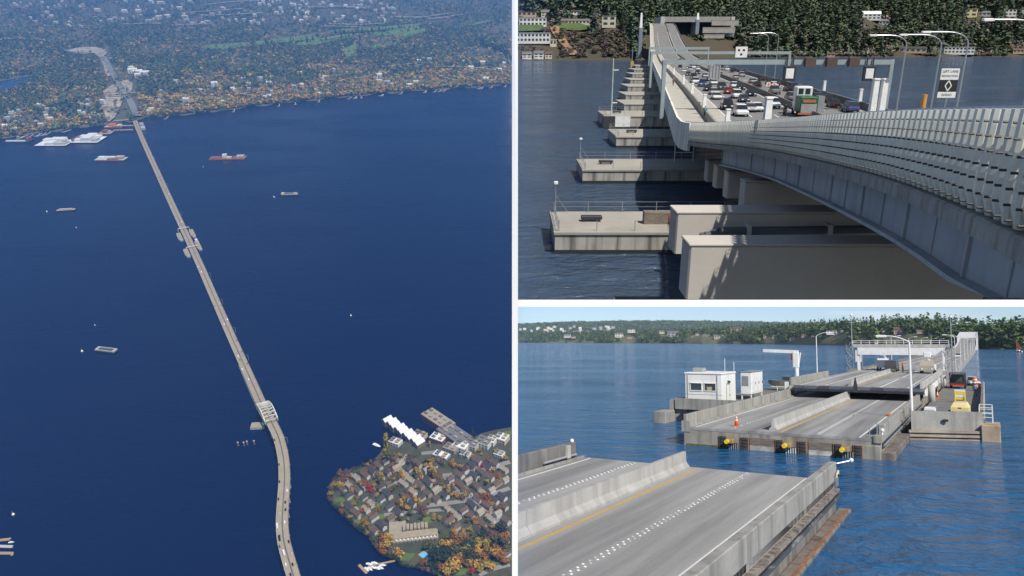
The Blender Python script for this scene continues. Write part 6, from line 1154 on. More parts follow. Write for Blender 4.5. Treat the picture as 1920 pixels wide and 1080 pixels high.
for k in range(16):      # low side piers seen below the left edge near the truss
    p, d = at_br(690 + k * 4.4, W2_ + 1.2, 0); mb = MB(); mb.bar((p.x, p.y, -1), (p.x, p.y, p.z + .5), 1.2); part('side_pier', mb, CONC_L, fbr)
# truss span
ts = thing('truss_span', 'white steel truss over the bridge where it climbs from the water', 'truss'); TW = mat('truss_white', (.72, .68, .58), scale=.3, rough=.5)
vs_ = np.linspace(761, 793, 9)
for s in (-1, 1):
    top = []
    for k, v in enumerate(vs_): p, d = at_br(v, s * 10.4, 1.0); h = 6 + 9 * math.sin(math.pi * k / 8); top.append((p, Vector((p.x, p.y, p.z + h))))
    for k in range(8): mb = MB(); mb.bar(top[k][1], top[k + 1][1], 1.5); part('top_chord', mb, TW, ts)
    for k in range(9): mb = MB(); mb.bar(top[k][0], top[k][1], 1.0); part('truss_post', mb, TW, ts)
    for k in range(8): mb = MB(); (mb.bar(top[k][0], top[k + 1][1], .9) if k < 4 else mb.bar(top[k][1], top[k + 1][0], .9)); part('truss_diagonal', mb, TW, ts)
    mb = MB(); mb.bar(top[0][0], top[8][0], 1.3); part('bottom_chord', mb, TW, ts)
for k, v in enumerate(vs_): a, _ = at_br(v, -10.4, 7 + 9 * math.sin(math.pi * k / 8)); b, _ = at_br(v, 10.4, 7 + 9 * math.sin(math.pi * k / 8)); mb = MB(); mb.bar(a, b, 1.1); part('cross_beam', mb, TW, ts)
for k in range(8): a, _ = at_br(vs_[k], -10, 7 + 9 * math.sin(math.pi * k / 8)); b, _ = at_br(vs_[k + 1], 10, 7 + 9 * math.sin(math.pi * (k + 1) / 8)); mb = MB(); mb.bar(a, b, .7); part('cross_brace', mb, TW, ts)
p, d = at_br(779, 19, 0); mb = MB(); mb.box(-11, 11, -7, 7, -3, 4.5); mb2 = MB(); mb2.box(-10.4, 10.4, -6.4, 6.4, 4.5, 5.2)
t = thing('truss_anchor_pier', 'squat tan pier sticking out left of the white truss', 'pier', (p.x, p.y, 0), .1); part('block', mb, CONC_L, t); part('top_slab', mb2, TANC, t)
# draw span bulges
def wing(v, side, ln, label, hutside=False, tip=-1):
    p, d = at_br(v, side * 16.5, 0); rz = math.atan2(-d.x, d.y); t = thing('draw_wing', label, 'pontoon', (p.x, p.y, 0), rz); mb = MB(); mb.prism([(-5, -ln), (4.5, -ln), (6, -ln * .6), (6, ln * .6), (3, ln), (-5, ln)], -2, 4.2); part('hull', mb, CONC_L, t); mb = MB(); mb.prism([(-4.4, -ln * .9), (3.9, -ln * .9), (5.3, -ln * .55), (5.3, ln * .55), (2.5, ln * .9), (-4.4, ln * .9)], 4.2, 4.9); part('deck', mb, TANC, t)
    if hutside: mb = MB(); mb.cbox(-3, 3, -ln - 2, -ln + 6, 4.9, 10, .2); part('control_tower', mb, WHITEM, t)
wing(444, 1, 27, 'left wing of the upper draw span opening'); wing(442, -1, 28, 'right wing of the upper draw span opening'); wing(471, 1, 26, 'left wing of the lower draw span opening'); wing(463, -1, 30, 'right wing of the lower draw span with a white tower', True)
for v, l in ((434, 'upper'), (466, 'lower')):
    a, _ = at_br(v, -14, 0); b, _ = at_br(v, 14, 0); t = thing('draw_gantry', l + ' white gantry across the floating bridge draw span', 'gantry'); mb = MB(); mb.bar((a.x, a.y, 9), (b.x, b.y, 9), 1.6); part('beam', mb, TW, t); mb = MB(); mb.bar((a.x, a.y, 0), (a.x, a.y, 9.5), 1.2); part('leg', mb, TW, t); mb = MB(); mb.bar((b.x, b.y, 0), (b.x, b.y, 9.5), 1.2); part('leg', mb, TW, t)
a, d = at_br(236, 0, 1.0); t = thing('bridge_head_block', 'pale square deck block where the floating bridge meets the far shore', 'platform', (a.x, a.y, a.z), math.atan2(-d.x, d.y)); mb = MB(); mb.box(-26, -10, -45, 45, -8, 1.2); part('block', mb, CONC_L, t); mb = MB(); mb.box(-25, -11, -20, 20, 1.2, 6); part('upper_block', mb, CONC, t)
for k in range(9):
    v = 300 + k * 55 if k < 8 else 835; p, d = at_br(v, -11.2, 0); t = thing('bridge_lamp', 'thin lamp on the right edge of the floating bridge', 'street lamp', tuple(p), 0, 'floating bridge lamps'); mb = MB(); mb.cyl((0, 0, 0), (0, 0, 12), .45, n=5); part('pole', mb, STEEL, t); mb = MB(); mb.bar((0, 0, 12), (-3, 0, 12.4), .5); part('arm', mb, STEEL, t)
# cars, tiny from here
mb = MB(); mb.cbox(-1.1, 1.1, -2.6, 2.6, .1, 1.2, .25); mb.cbox(-.95, .95, -1.4, 1.6, 1.2, 1.95, .3); LCAR = mb.mesh('car', CARPAINT['black'])
mb = MB(); mb.cbox(-1.3, 1.3, -4.2, 3.2, .3, 3.4, .2); mb.cbox(-1.2, 1.2, 3.3, 5, .3, 2.6, .3); LTRK = mb.mesh('truck', CARPAINT['white'])
def lcar(v, off, kind, col, label, group):
    p, d = at_br(v, off, .02); single('truck' if kind else 'car', LTRK if kind else LCAR, CARPAINT[col], label, 'truck' if kind else 'car', tuple(p), math.atan2(-d.x, d.y), group)
for v, off, kd, c in ((823, 7.4, 0, 'black'), (870, 7.6, 0, 'charcoal'), (902, 7.2, 0, 'black'), (921, -4.6, 0, 'white'), (935, 7, 0, 'black'), (943, -3.2, 0, 'black'), (957, -4, 0, 'black'), (963, 3, 0, 'silver'), (981, -3.5, 0, 'white'), (986, 6.5, 1, 'white'), (1008, 5, 1, 'black'), (1018, -6, 0, 'black'), (1022, 7, 0, 'charcoal'), (1036, 3.5, 1, 'white'), (1041, -5.5, 0, 'silver'), (1056, 5, 0, 'white'), (1060, -3, 0, 'black'), (1076, 3, 0, 'black')):
    lcar(v, off, kd, c, '%s %s on the curving near part of the floating bridge, %s side' % (c, 'truck' if kd else 'car', 'left' if off > 0 else 'right'), 'cars near part %s %s %d' % (c, 'l' if off > 0 else 'r', kd))
for k in range(30):
    v = g.uniform(300, 755); off = g.choice([-6.5, -3.5, 3.5, 6.5]); c = g.choice(['black', 'black', 'charcoal', 'white', 'blue']); lcar(v, off, 0, c, '%s car on the straight part of the floating bridge, %s side' % (c, 'left' if off > 0 else 'right'), 'cars far part %s %s' % (c, 'l' if off > 0 else 'r'))

# --- barges and boats
OXID = mat('red_oxide', (.28, .10, .07), (.2, .08, .06), scale=.1, rough=.9); BUFF = mat('buff_deck', (.46, .39, .28), (.36, .3, .22), scale=.1, rough=.9)
def barge(u, v, ln, wd, rz, label, hull=STEEL_D, deck=BUFF, items=(), crane=None, rim=None, name='barge'):
    ky = 1.75 if v < 310 else 1.0; wd *= ky; items = [(a_, b_, c_ * ky, d_ * ky, h_ * 1.7, m__) for a_, b_, c_, d_, h_, m__ in items]; p = P(u, v); t = thing(name, label, 'barge', (p.x, p.y, 0), rz); mb = MB(); mb.loft([[(-ln / 2 - 2, -wd / 2, 3), (-ln / 2 + 4, -wd / 2, -1), (ln / 2 - 4, -wd / 2, -1), (ln / 2 + 2, -wd / 2, 3)], [(-ln / 2 - 2, wd / 2, 3), (-ln / 2 + 4, wd / 2, -1), (ln / 2 - 4, wd / 2, -1), (ln / 2 + 2, wd / 2, 3)]]); part('hull', mb, hull, t)
    mb = MB(); mb.box(-ln / 2 - 1.6, ln / 2 + 1.6, -wd / 2 + .3, wd / 2 - .3, 3, 3.4); part('deck', mb, deck, t)
    if rim:
        for x0, x1, y0, y1 in ((-ln / 2, ln / 2, -wd / 2, -wd / 2 + 1.5), (-ln / 2, ln / 2, wd / 2 - 1.5, wd / 2), (-ln / 2, -ln / 2 + 4, -wd / 2 + 1.5, wd / 2 - 1.5), (ln / 2 - 4, ln / 2, -wd / 2 + 1.5, wd / 2 - 1.5)): mb = MB(); mb.box(x0, x1, y0, y1, 3.4, 6); part('rim_wall', mb, rim, t)
    for (x0, x1, y0, y1, h, m) in items: mb = MB(); mb.cbox(x0, x1, y0, y1, 3.4, 3.4 + h, .3); part('deck_house' if h > 3 else 'deck_cargo', mb, m, t)
    if crane:
        for (x, bx, bz, m) in crane:
            mb = MB(); mb.cbox(x - 4, x + 4, -4, 4, 3.4, 9, .4); part('crane_cab', mb, m, t); mb = MB()
            for s in (-1, 1): mb.bar((x, s * 1.2, 8), (x + bx, s * .4, bz), .8)
            part('crane_boom', mb, STEEL_D, t); mb = MB(); mb.bar((x - 2, 0, 9), (x - 5, 0, 16), .6); mb.bar((x - 5, 0, 16), (x + bx, 0, bz), .35); part('crane_stay', mb, STEEL_D, t)
    return t
barge(200, 659, 42, 12, -.2, 'open hopper barge with pale rims on the lower left of the lake', STEEL_D, TAND, (), None, CONC_L)
barge(124, 395, 46, 12, .17, 'loaded tan barge on the left of the lake', STEEL_D, BUFF, ((-18, 18, -4, 4, 1.6, BUFF),), None, None)
barge(543, 366, 46, 14, .05, 'tan work barge alone on the right of the lake', STEEL_D, BUFF, ((-14, 10, -1, 5, 1.4, TAND), (16, 22, -4, 4, 3, BUFF), (-6, 8, -6, -2, 1.2, CONC_L)), ((-20, -6, 18, CREAM),), CONC_L)
barge(428, 297, 120, 20, .06, 'rust coloured crane barge with two booms right of the bridge', OXID, OXID, ((-20, -6, 0, 8, 6, WHITEM), (30, 55, -6, 6, 4, BUFF), (-2, 14, -8, 0, 3, CREAM), (-60, -25, -5, 0, 1.4, OXID)), ((8, -30, 62, OXID), (12, 34, 58, OXID)))
barge(209, 299, 100, 20, 0, 'white and red crane barge left of the bridge', OXID, CONC_L, ((-46, 14, 0, 8, 3, WHITEM), (18, 44, -6, 6, 5, BUFF), (-8, 30, -9, -3, 2, OXID)), ((22, -40, 48, STEEL_D),))
barge(104, 269, 110, 44, .02, 'cluster of white pontoon sections moored left of the others', STEEL_D, WHITEM, ((-50, -25, 6, 20, 5, WHITEM), (-20, 30, 4, 20, 7, WHITEM), (-20, 8, -20, 2, 5, WHITEM), (10, 52, -18, 2, 4, CONC_L), (36, 48, -10, -2, 7, BUFF)), None, None, 'pontoon_raft')
barge(166, 263, 100, 46, .02, 'square white pontoon raft nearest the bridge head', STEEL_D, WHITEM, ((-36, 40, 6, 18, 6, WHITEM), (-10, 22, -20, 20, 9, WHITEM), (-36, -12, -18, -4, 5, WHITEM), (26, 46, -18, -2, 5, CONC_L), (-48, -37, -16, 12, 5, OXID)), None, None, 'pontoon_raft')
barge(36, 265, 88, 24, .02, 'dark barge with white trim moored by the far left shore', STEEL_D, TAND, ((-40, 30, -9, -5, 2, WHITEM), (32, 42, -6, 8, 6, OXID), (-10, 0, 2, 8, 8, GREYM)), ((-6, -2, 30, GREYM),))
barge(215, 238, 70, 16, .05, 'orange work barge at the end of the trestle', OXID, BUFF, ((-20, 5, -4, 5, 5, ORANGE), (12, 28, -5, 5, 4, CREAM)), None); barge(199, 250, 44, 20, 0, 'small red work barge below the trestle', OXID, BUFF, ((-12, 8, -5, 6, 6, OXID), (10, 18, -5, 5, 4, CONC_L)), ((-6, -3, 26, OXID),))
for k, (v0, v1, l) in enumerate(((239, 238, 'upper'), (247, 246, 'lower'), (229, 227, 'landward'))):
    a, b = P(212 + k, v0), P(251 - k, v1); t = thing('work_trestle', l + ' work trestle beside the bridge head', 'trestle'); mb = MB(); mb.bar((a.x, a.y, 6), (b.x, b.y, 6), 9, 1.5); part('deck', mb, BUFF, t)
    for j in range(7): q = a.lerp(b, j / 6); mb = MB(); mb.cyl((q.x, q.y, -2), (q.x, q.y, 5.5 if k != 1 else 22), 1.1, n=6); part('pile', mb, OXID, t)
for u, v in ((447, 836), (458, 836), (464, 834), (477, 833)): p = P(u, v); t = thing('mooring_dolphin', 'dark mooring dolphin left of the curving bridge', 'dolphin', (p.x, p.y, 0), 0, 'mooring dolphins'); mb = MB(); [mb.cyl((1.2 * math.cos(a), 1.2 * math.sin(a), -2), (.5 * math.cos(a), .5 * math.sin(a), 7), .6, n=6) for a in (0, 1.57, 3.14, 4.71)]; part('pile_cluster', mb, TIMBER, t); mb = MB(); mb.cyl((0, 0, 6.6), (0, 0, 7.6), 1.4, n=8); part('cap', mb, CONC_L, t)
for u, v, s, l in ((88, 397, 2.0, 'buoy beside the loaded tan barge'), (143, 427, 1.4, 'lone buoy below the loaded tan barge'), (658, 592, 1.8, 'lone buoy on the right of the lake'), (154, 659, 2.2, 'buoy beside the open hopper barge'), (514, 370, 2.2, 'buoy beside the tan work barge'), (25, 965, 2.0, 'buoy near the lower left docks'), (178, 610, 1.2, 'faint buoy left of the bridge above the hopper barge'), (381, 313, 1.6, 'buoy left of the rust coloured crane barge')): p = P(u, v); t = thing('buoy', 'white ' + l, 'buoy', (p.x, p.y, 0), 0, None, s); mb = MB(); mb.sphere((0, 0, .3), 1.1, 8, 6); part('float', mb, WHITEM, t, True); mb = MB(); mb.cyl((0, 0, 1.2), (0, 0, 2.8), .2, n=5); part('top_mark', mb, YEL, t)

# --- the built up point at the lower right
PEN = [(959, 803), (930, 808), (905, 814), (888, 822), (868, 834), (840, 836), (800, 832), (770, 828), (742, 832), (722, 836), (714, 850), (700, 866), (672, 876), (650, 886), (632, 890), (618, 912), (613, 932), (622, 948), (640, 964), (658, 982), (676, 996), (690, 1006), (704, 1028), (716, 1042), (742, 1050), (752, 1062), (785, 1066), (815, 1078), (850, 1100), (959, 1120)]
pen = [P(min(u, 959.5), v) for u, v in PEN]
mb = MB(); mb.prism([(p.x, p.y) for p in pen], -2, 2.5); single('point_land', mb, mat('point_ground', (.075, .07, .04), (.04, .045, .022), scale=.05, rough=1, fine=.35), 'built up point of land at the lower right of the lake', 'land', kind='structure')
def flat(name, poly, m, label, z=2.6):
    ps = [P(min(u, 959.3), v, z) for u, v in poly]; n = len(ps); c = sum(ps, Vector()) / n; mb = MB(); mb.add([tuple(c)] + [tuple(q) for q in ps], [(0, 1 + k, 1 + (k + 1) % n) for k in range(n)]); single(name, mb, m, label, name, kind='structure')
LAWN = mat('town_lawn', (.10, .15, .025), (.07, .105, .02), scale=.06, rough=1, fine=.2)
for poly, l in (([(885, 826), (959, 806), (959, 815), (930, 822), (890, 832)], 'green park strip along the north shore'), ([(628, 934), (690, 925), (690, 932), (640, 942), (628, 940)], 'lawn above the red tree'), ([(655, 952), (712, 940), (718, 946), (690, 954), (660, 960)], 'lawn around the teal pool'), ([(663, 976), (690, 966), (728, 962), (724, 970), (690, 980), (668, 984)], 'lawn left of the terraced flats'), ([(740, 1035), (780, 1038), (766, 1052), (745, 1050)], 'lawn at the foot of the jetty'), ([(805, 1026), (868, 1016), (872, 1021), (820, 1032)], 'long lawn right of the terraced flats'), ([(905, 1052), (959, 1040), (959, 1052), (915, 1062)], 'lawn at the right edge'), ([(840, 1072), (900, 1060), (905, 1066), (860, 1080)], 'lawn at the bottom edge'), ([(782, 975), (806, 968), (812, 978), (790, 984)], 'small lawn between the row houses'), ([(800, 915), (822, 912), (824, 922), (806, 926)], 'small lawn by the cul de sac')): flat('lawn', poly, LAWN, 'green ' + l)
STREET = mat('town_street', (.24, .22, .2), (.19, .175, .16), scale=.05, rough=.95)
def street(pts_, w, label):
    mb = MB(); vs = []
    for k, (u, v) in enumerate(pts_):
        p = P(min(u, 956), v, 2.75); q = P(*pts_[min(k + 1, len(pts_) - 1)], 2.75) - P(*pts_[max(k - 1, 0)], 2.75); q.normalize(); n = Vector((q.y, -q.x, 0)) * w / 2; vs += [tuple(p - n), tuple(p + n)]
    mb.add(vs, [(2 * k, 2 * k + 1, 2 * k + 3, 2 * k + 2) for k in range(len(pts_) - 1)]); single('street', mb, STREET, label, 'street', kind='structure')
street([(790, 850), (850, 845), (900, 832), (956, 820)], 8, 'street behind the north shore houses'); street([(830, 892), (880, 886), (956, 866)], 9, 'upper cross street of the point'); street([(840, 900), (872, 925), (905, 950), (940, 975), (956, 985)], 14, 'main diagonal street of the point'); street([(730, 905), (790, 905), (840, 896)], 7, 'street through the row houses'); street([(800, 948), (850, 942), (900, 934), (956, 915)], 8, 'middle cross street of the point'); street([(720, 965), (790, 958), (850, 955)], 6, 'lane above the terraced flats'); street([(870, 1022), (910, 1014), (956, 1000)], 7, 'street along the lower gardens'); street([(898, 1078), (925, 1066), (956, 1058)], 7, 'street at the bottom right corner')
dA = P(790, 838) - P(723, 790); dA.z = 0; RA = math.atan2(dA.y, dA.x)
# white stepped flats over the water
wf = thing('white_flats', 'row of white gabled flats on a pier at the tip of the point', 'flats', tuple(P(756, 816)), RA); lnA = dA.length
for k in range(9):
    x = -lnA / 2 + lnA * k / 9; y = (k % 2) * 2.0; mb = MB(); mb.gwall(x + .15, x + lnA / 9 - .15, -8 + y, 8 + y, -2, 10, 14, 'y'); q = part('unit', mb, mat('flat_brick', (.26, .17, .13), scale=.2, rough=.9), wf); mb = MB(); mb.gable(x + .15, x + lnA / 9 - .15, -8 + y, 8 + y, 10.1, 14.1, .5, .8, 'y'); part('roof', mb, ROOFM['white'], q)
def block(u, v, ln, wd, h, rz, wall, roof, label, units=3):
    t = thing('apartment_block', label, 'apartment block', tuple(P(u, v)), rz); mb = MB(); mb.box(-ln / 2, ln / 2, -wd / 2, wd / 2, -3, h); part('wall', mb, WALLM[wall], t); mb = MB(); mb.box(-ln / 2 + .5, ln / 2 - .5, -wd / 2 + .5, wd / 2 - .5, h, h + .6); part('roof', mb, ROOFM[roof], t)
    for k in range(units):
        x = -ln / 2 + ln * (k + .5) / units
        for y in (-wd * .22, wd * .22): mb = MB(); mb.cbox(x - 3, x + 3, y - 2.2, y + 2.2, h + .6, h + 3, .2); part('roof_house', mb, ROOFM['tan'] if k % 2 else ROOFM['grey'], t)
    for f in range(2):
        for k in range(units * 2): x = -ln / 2 + ln * (k + .5) / units / 2; mb = MB(); mb.box(x - 1.4, x + 1.4, -wd / 2 - .15, -wd / 2 - .01, h * (.25 + .4 * f), h * (.45 + .4 * f)); part('window', mb, GLASSW, t)
    return t
block(822, 796, 62, 26, 13, RA, 'brick', 'tan', 'brown apartment block farthest out on its pier', 5); block(852, 822, 58, 30, 12, RA, 'brick', 'grey', 'brown apartment block nearer the shore on the same pier', 5)
for (u, v, l, w, h, wc, rc, lab) in ((846, 846, 22, 16, 10, 'tan', 'tan', 'tan flat roofed block left of the north shore row'), (865, 843, 24, 20, 12, 'white', 'white', 'bright white block of the north shore row'), (886, 840, 20, 18, 11, 'cream', 'grey', 'cream block of the north shore row'), (908, 836, 24, 20, 12, 'white', 'grey', 'white grey block of the north shore row'), (922, 832, 16, 18, 11, 'white', 'white', 'second bright white block of the north shore row'), (941, 829, 20, 18, 12, 'cream', 'white', 'cream block at the right edge of the north shore row'), (828, 858, 26, 14, 7, 'blue', 'white', 'low blue roofed boathouse behind the flats'), (822, 826, 26, 18, 8, 'brick', 'white', 'red brick clubhouse beside the docks'), (787, 820, 22, 16, 8, 'yellow', 'brown', 'yellow house between the two piers'), (742, 834, 20, 14, 9, 'white', 'white', 'white house at the shore end of the flats'), (936, 856, 16, 12, 8, 'white', 'white', 'small white house behind the north shore row'), (873, 857, 16, 12, 8, 'white', 'white', 'small white house below the bright white block')): block(u, v, l, w, h, RA + .3, wc, rc, lab, 2)
tf = thing('terraced_flats', 'large sandy terraced flats stepping up from the shore', 'flats', tuple(P(776, 1010)), sc=.74, rz=P(830, 1003).x * 0 + math.atan2((P(834, 1000) - P(722, 1012)).y, (P(834, 1000) - P(722, 1012)).x)); SANDW = mat('sandy_render', (.33, .27, .18), (.27, .22, .15), scale=.1, rough=.9)
mb = MB(); mb.box(-46, 46, -12, 10, -3, 8); part('lower_storey', mb, SANDW, tf); mb = MB(); mb.box(-40, 44, -7, 9, 8, 12); part('middle_storey', mb, SANDW, tf)
mb = MB(); mb.box(-46, -14, 10, 42, -3, 7); part('garden_wing', mb, mat('terrace_paving', (.34, .29, .22), scale=.2, rough=.95), tf)
for k in range(7): x = -8 - k * 1.0; y = 12 + k * 0; mb = MB(); mb.cbox(-20 + k * 7, -14.4 + k * 7, 10, 24, 3, 15 + (k % 2) * 1.5, .2); q = part('upper_unit', mb, SANDW, tf); mb = MB(); mb.box(-20 + k * 7 + .3, -14.4 + k * 7 - .3, 10.3, 23.7, 15 + (k % 2) * 1.5, 15.5 + (k % 2) * 1.5); part('unit_roof', mb, ROOFM['tan'], q)
for k in range(12): x = -42 + k * 7.2; mb = MB(); mb.gable(x, x + 4.2, -11, -6, 8.2, 10.8, .2, .3, 'y'); part('dormer', mb, WHITEM, tf); mb = MB(); mb.box(x + .5, x + 3.2, -12.2, -12.02, 3, 6); part('window', mb, GLASSW, tf)
# row houses and cottages on a loose grid along the streets
c0 = P(790, 940); ux = Vector((math.cos(RA), math.sin(RA), 0)); uy = Vector((-ux.y, ux.x, 0))
SPEC = [(776, 1010, 42), (756, 816, 60), (822, 796, 60), (852, 822, 60), (667, 955, 8), (797, 1043, 22)]
def inside(p, m=0): 
    w = L.R @ (np.array([p.x, p.y, p.z]) - np.array([0, 0, L.H])); x, y, z = w @ RIGHT, w @ FWD, w @ UPV; return 960 + FPX * x / y, 540 - FPX * z / y
HU = []
kinds = [('white', 'brown'), ('cream', 'dark'), ('white', 'tan'), ('tan', 'brown'), ('cream', 'brown'), ('white', 'dark'), ('cream', 'tan')]
i = 0
for ia in range(-15, 22):
    for ib in range(-16, 17):
        p = c0 + ux * (ia * 20.5 + g.uniform(-2.5, 2.5)) + uy * (ib * 14.5 + g.uniform(-1.8, 1.8)); u, v = inside(p)
        if not near_poly(u, v, [(a_ + (6 if a_ < 720 else 0), b_) for a_, b_ in PEN]) or u > 952 or v > 1076 or (v < 862 and u > 800) or v < 856: continue
        if any((P(su, sv) - p).length < r for su, sv, r in SPEC) or (v > 1020 and u < 880) or (v > 995 and g.random() < .5): continue
        if g.random() < .2: continue
        row = g.random() < .62; w_, d_ = (g.uniform(14, 19), g.uniform(7, 8.4)) if row else (g.uniform(9.5, 12.5), g.uniform(7.5, 8.6)); rz = RA + (0 if (row and g.random() < .8) or g.random() < .5 else math.pi / 2) + g.uniform(-.07, .07); wc, rc = kinds[g.randint(0, 6)]
        reg = ('near the shore' if u < 720 else 'in the middle of the point' if u < 840 else 'in the right part of the point') + (', upper rows' if v < 905 else ', middle rows' if v < 965 else ', lower rows')
        t = thing('row_house' if row else 'cottage', '%s %s with %s roof %s' % (wc, 'row house' if row else 'cottage', rc, reg), 'house', (p.x, p.y, 2.6), rz, 'town houses %s %s %s %d' % (wc, rc, reg, row)); h = g.uniform(5, 7)
        mb = MB(); mb.gwall(-w_ / 2, w_ / 2, -d_ / 2, d_ / 2, -1, h, h + d_ * .36); part('wall', mb, WALLM[wc], t); mb = MB(); mb.gable(-w_ / 2, w_ / 2, -d_ / 2, d_ / 2, h + .02, h + d_ * .36 + .03, .5, .35); q = part('roof', mb, ROOFM[rc], t)
        mb = MB(); mb.box(w_ * .2, w_ * .2 + 1.2, .6, 1.8, h + 1, h + d_ * .36 + 1.6); part('chimney', mb, WALLM['brick'], q); HU.append((u, v)); i += 1
# trees of the point
TL = [('poplar', 'gold', 725, 838, 26), ('round', 'olive', 728, 864, 22), ('poplar', 'gold', 716, 910, 24), ('poplar', 'gold', 753, 898, 18), ('poplar', 'gold', 758, 905, 15), ('poplar', 'gold', 782, 896, 20), ('poplar', 'gold', 789, 899, 17), ('poplar', 'gold', 809, 890, 22), ('poplar', 'gold', 815, 896, 20), ('poplar', 'gold', 841, 931, 19), ('poplar', 'gold', 753, 953, 17), ('poplar', 'gold', 780, 947, 17), ('poplar', 'gold', 787, 950, 15), ('round', 'orange', 684, 914, 14), ('round', 'red', 697, 926, 12), ('round', 'red', 690, 917, 12), ('round', 'orange', 909, 940, 16), ('round', 'orange', 916, 947, 12), ('poplar', 'gold', 896, 1046, 22), ('round', 'gold', 850, 1070, 22), ('round', 'gold', 930, 1046, 20), ('round', 'orange', 936, 1050, 20), ('round', 'gold', 838, 1079, 16), ('poplar', 'gold', 912, 1036, 22), ('fir', 'dark', 886, 818, 22), ('round', 'brown', 768, 868, 16), ('round', 'brown', 644, 908, 18), ('round', 'gold', 640, 914, 13), ('round', 'olive', 760, 930, 14), ('round', 'olive', 827, 914, 16), ('round', 'dark', 832, 1052, 24), ('round', 'dark', 820, 1058, 24), ('round', 'dark', 812, 1046, 20), ('round', 'brown', 792, 962, 14), ('round', 'orange', 795, 1062, 14), ('round', 'olive', 800, 1030, 16), ('round', 'dark', 880, 1028, 16), ('round', 'olive', 846, 1062, 16), ('round', 'dark', 940, 1000, 20), ('round', 'brown', 925, 1012, 18), ('round', 'dark', 905, 1008, 16), ('round', 'orange', 948, 1018, 16), ('round', 'brown', 868, 886, 14), ('poplar', 'gold', 806, 838, 12), ('round', 'red', 905, 876, 9), ('round', 'dark', 775, 880, 12), ('round', 'orange', 918, 892, 10), ('round', 'gold', 852, 1003, 12), ('round', 'brown', 935, 960, 14), ('round', 'red', 886, 1076, 12), ('round', 'dark', 878, 1056, 18)]
CN = dict(gold='golden', orange='orange', red='bright red', olive='olive green', dark='dark green', brown='brown')
def where(u, v): return ('near the left shore' if u < 720 else 'mid point' if u < 840 else 'right side') + (' among the upper houses' if v < 900 else ' among the middle houses' if v < 975 else ' among the lower gardens')
for (kd, cl_, u, v, h) in TL:
    p = P(u, v, 2.5); nm = {'poplar': 'poplar_tree', 'round': 'broadleaf_tree', 'fir': 'fir_tree'}[kd]; tree(kd, g.randint(0, 3), 170, tuple(p), h * 1.1, LM[cl_], '%s %s, %s' % (CN[cl_], {'poplar': 'poplar', 'round': 'round tree', 'fir': 'fir'}[kd], where(u, v)), 'point trees %s %s %s' % (kd, cl_, where(u, v)), nm, 1.0 if kd != 'round' else 1.15, g.random() * 6)
for k in range(460):
    u, v = g.uniform(618, 952), g.uniform(846, 1076)
    if not near_poly(u, v, PEN) or any(abs(u - a_) < 4 and abs(v - b_) < 3 for a_, b_ in HU) or any((P(su, sv) - P(u, v)).length < r * .8 for su, sv, r in SPEC): continue
    cl_ = g.choice(['dark', 'olive', 'olive', 'orange', 'orange', 'gold', 'gold', 'gold', 'gold']); p = P(u, v, 2.5); tree('round', g.randint(0, 3), 110, tuple(p), g.uniform(6, 11) + (6 if v > 1010 else 0), LM[cl_], 'small %s tree, %s' % (CN[cl_], where(u, v)), 'small point trees %s %s' % (cl_, where(u, v)), 'small_tree', 1.2, g.random() * 6)
for k, (u, v) in enumerate(PEN[11:28]):     # shore brush
    for j in range(4): a_ = PEN[11 + k + 1]; f = j / 4; p = P(u + (a_[0] - u) * f + 3, v + (a_[1] - v) * f + 1, 2); tree('round', g.randint(0, 3), 60, tuple(p), g.uniform(5, 10), LM[g.choice(['dark', 'brown', 'dark'])], 'low dark bush on the left shore of the point', 'shore bushes', 'bush', 1.3)
for u, v, s, c, l in ((667, 957, 7, (.1, .45, .38), 'teal pool on the lawn of the point'), (797, 1043, 7.5, (.12, .55, .72), 'bright cyan pool among the lower gardens')):
    t = thing('swimming_pool', l, 'pool', tuple(P(u, v, 2.8)), RA); mb = MB(); mb.cbox(-s, s, -s * .5, s * .5, 0, .25, .1); part('water', mb, mat('pool_%d' % u, c, scale=.3, rough=.1), t); mb = MB()
    for x0, x1, y0, y1 in ((-s - 1.5, s + 1.5, -s * .5 - 1.5, -s * .5), (-s - 1.5, s + 1.5, s * .5, s * .5 + 1.5), (-s - 1.5, -s, -s * .5, s * .5), (s, s + 1.5, -s * .5, s * .5)): mb.box(x0, x1, y0, y1, 0, .4)
    part('paving', mb, SAND, t)
# jetty with moored boats
jt = thing('marina_jetty', 'wooden jetty with a cross pier below the terraced flats', 'jetty'); WOOD = mat('jetty_planks', (.38, .26, .16), (.3, .2, .12), scale=.5, rough=.9)
for (a_, b_, w_) in (((742, 1051), (690, 1062), 3), ((673, 1059), (688, 1075), 4)): a, b = P(*a_, 1.2), P(*b_, 1.2); mb = MB(); mb.bar(a, b, w_, .6); part('walkway', mb, WOOD, jt)
def lboat(u, v, ln, rz, label, group=None):
    t = thing('motor_boat', label, 'boat', tuple(P(u, v)), rz, group); w = ln * .16; mb = MB(); mb.loft([[(-ln / 2, -w, 1.4), (-ln / 2, 0, -.3), (-ln / 2, w, 1.4)], [(0, -w * 1.1, 1.4), (0, 0, -.4), (0, w * 1.1, 1.4)], [(ln * .3, -w * .7, 1.6), (ln * .3, 0, -.2), (ln * .3, w * .7, 1.6)], [(ln / 2, -.05, 1.9), (ln / 2, 0, 1.2), (ln / 2, .05, 1.9)]]); part('hull', mb, WHITEM, t); mb = MB(); mb.cbox(-ln * .2, ln * .15, -w * .7, w * .7, 1.5, 3, .3); part('cabin', mb, WHITEM, t)
for k, (u, v) in enumerate(((688, 1069), (694, 1068), (699, 1065), (708, 1067), (714, 1066), (693, 1059), (703, 1057), (718, 1061))): lboat(u, v, 10, RA + .1 * k, 'white motor boat moored at the marina jetty', 'boats at the marina jetty')
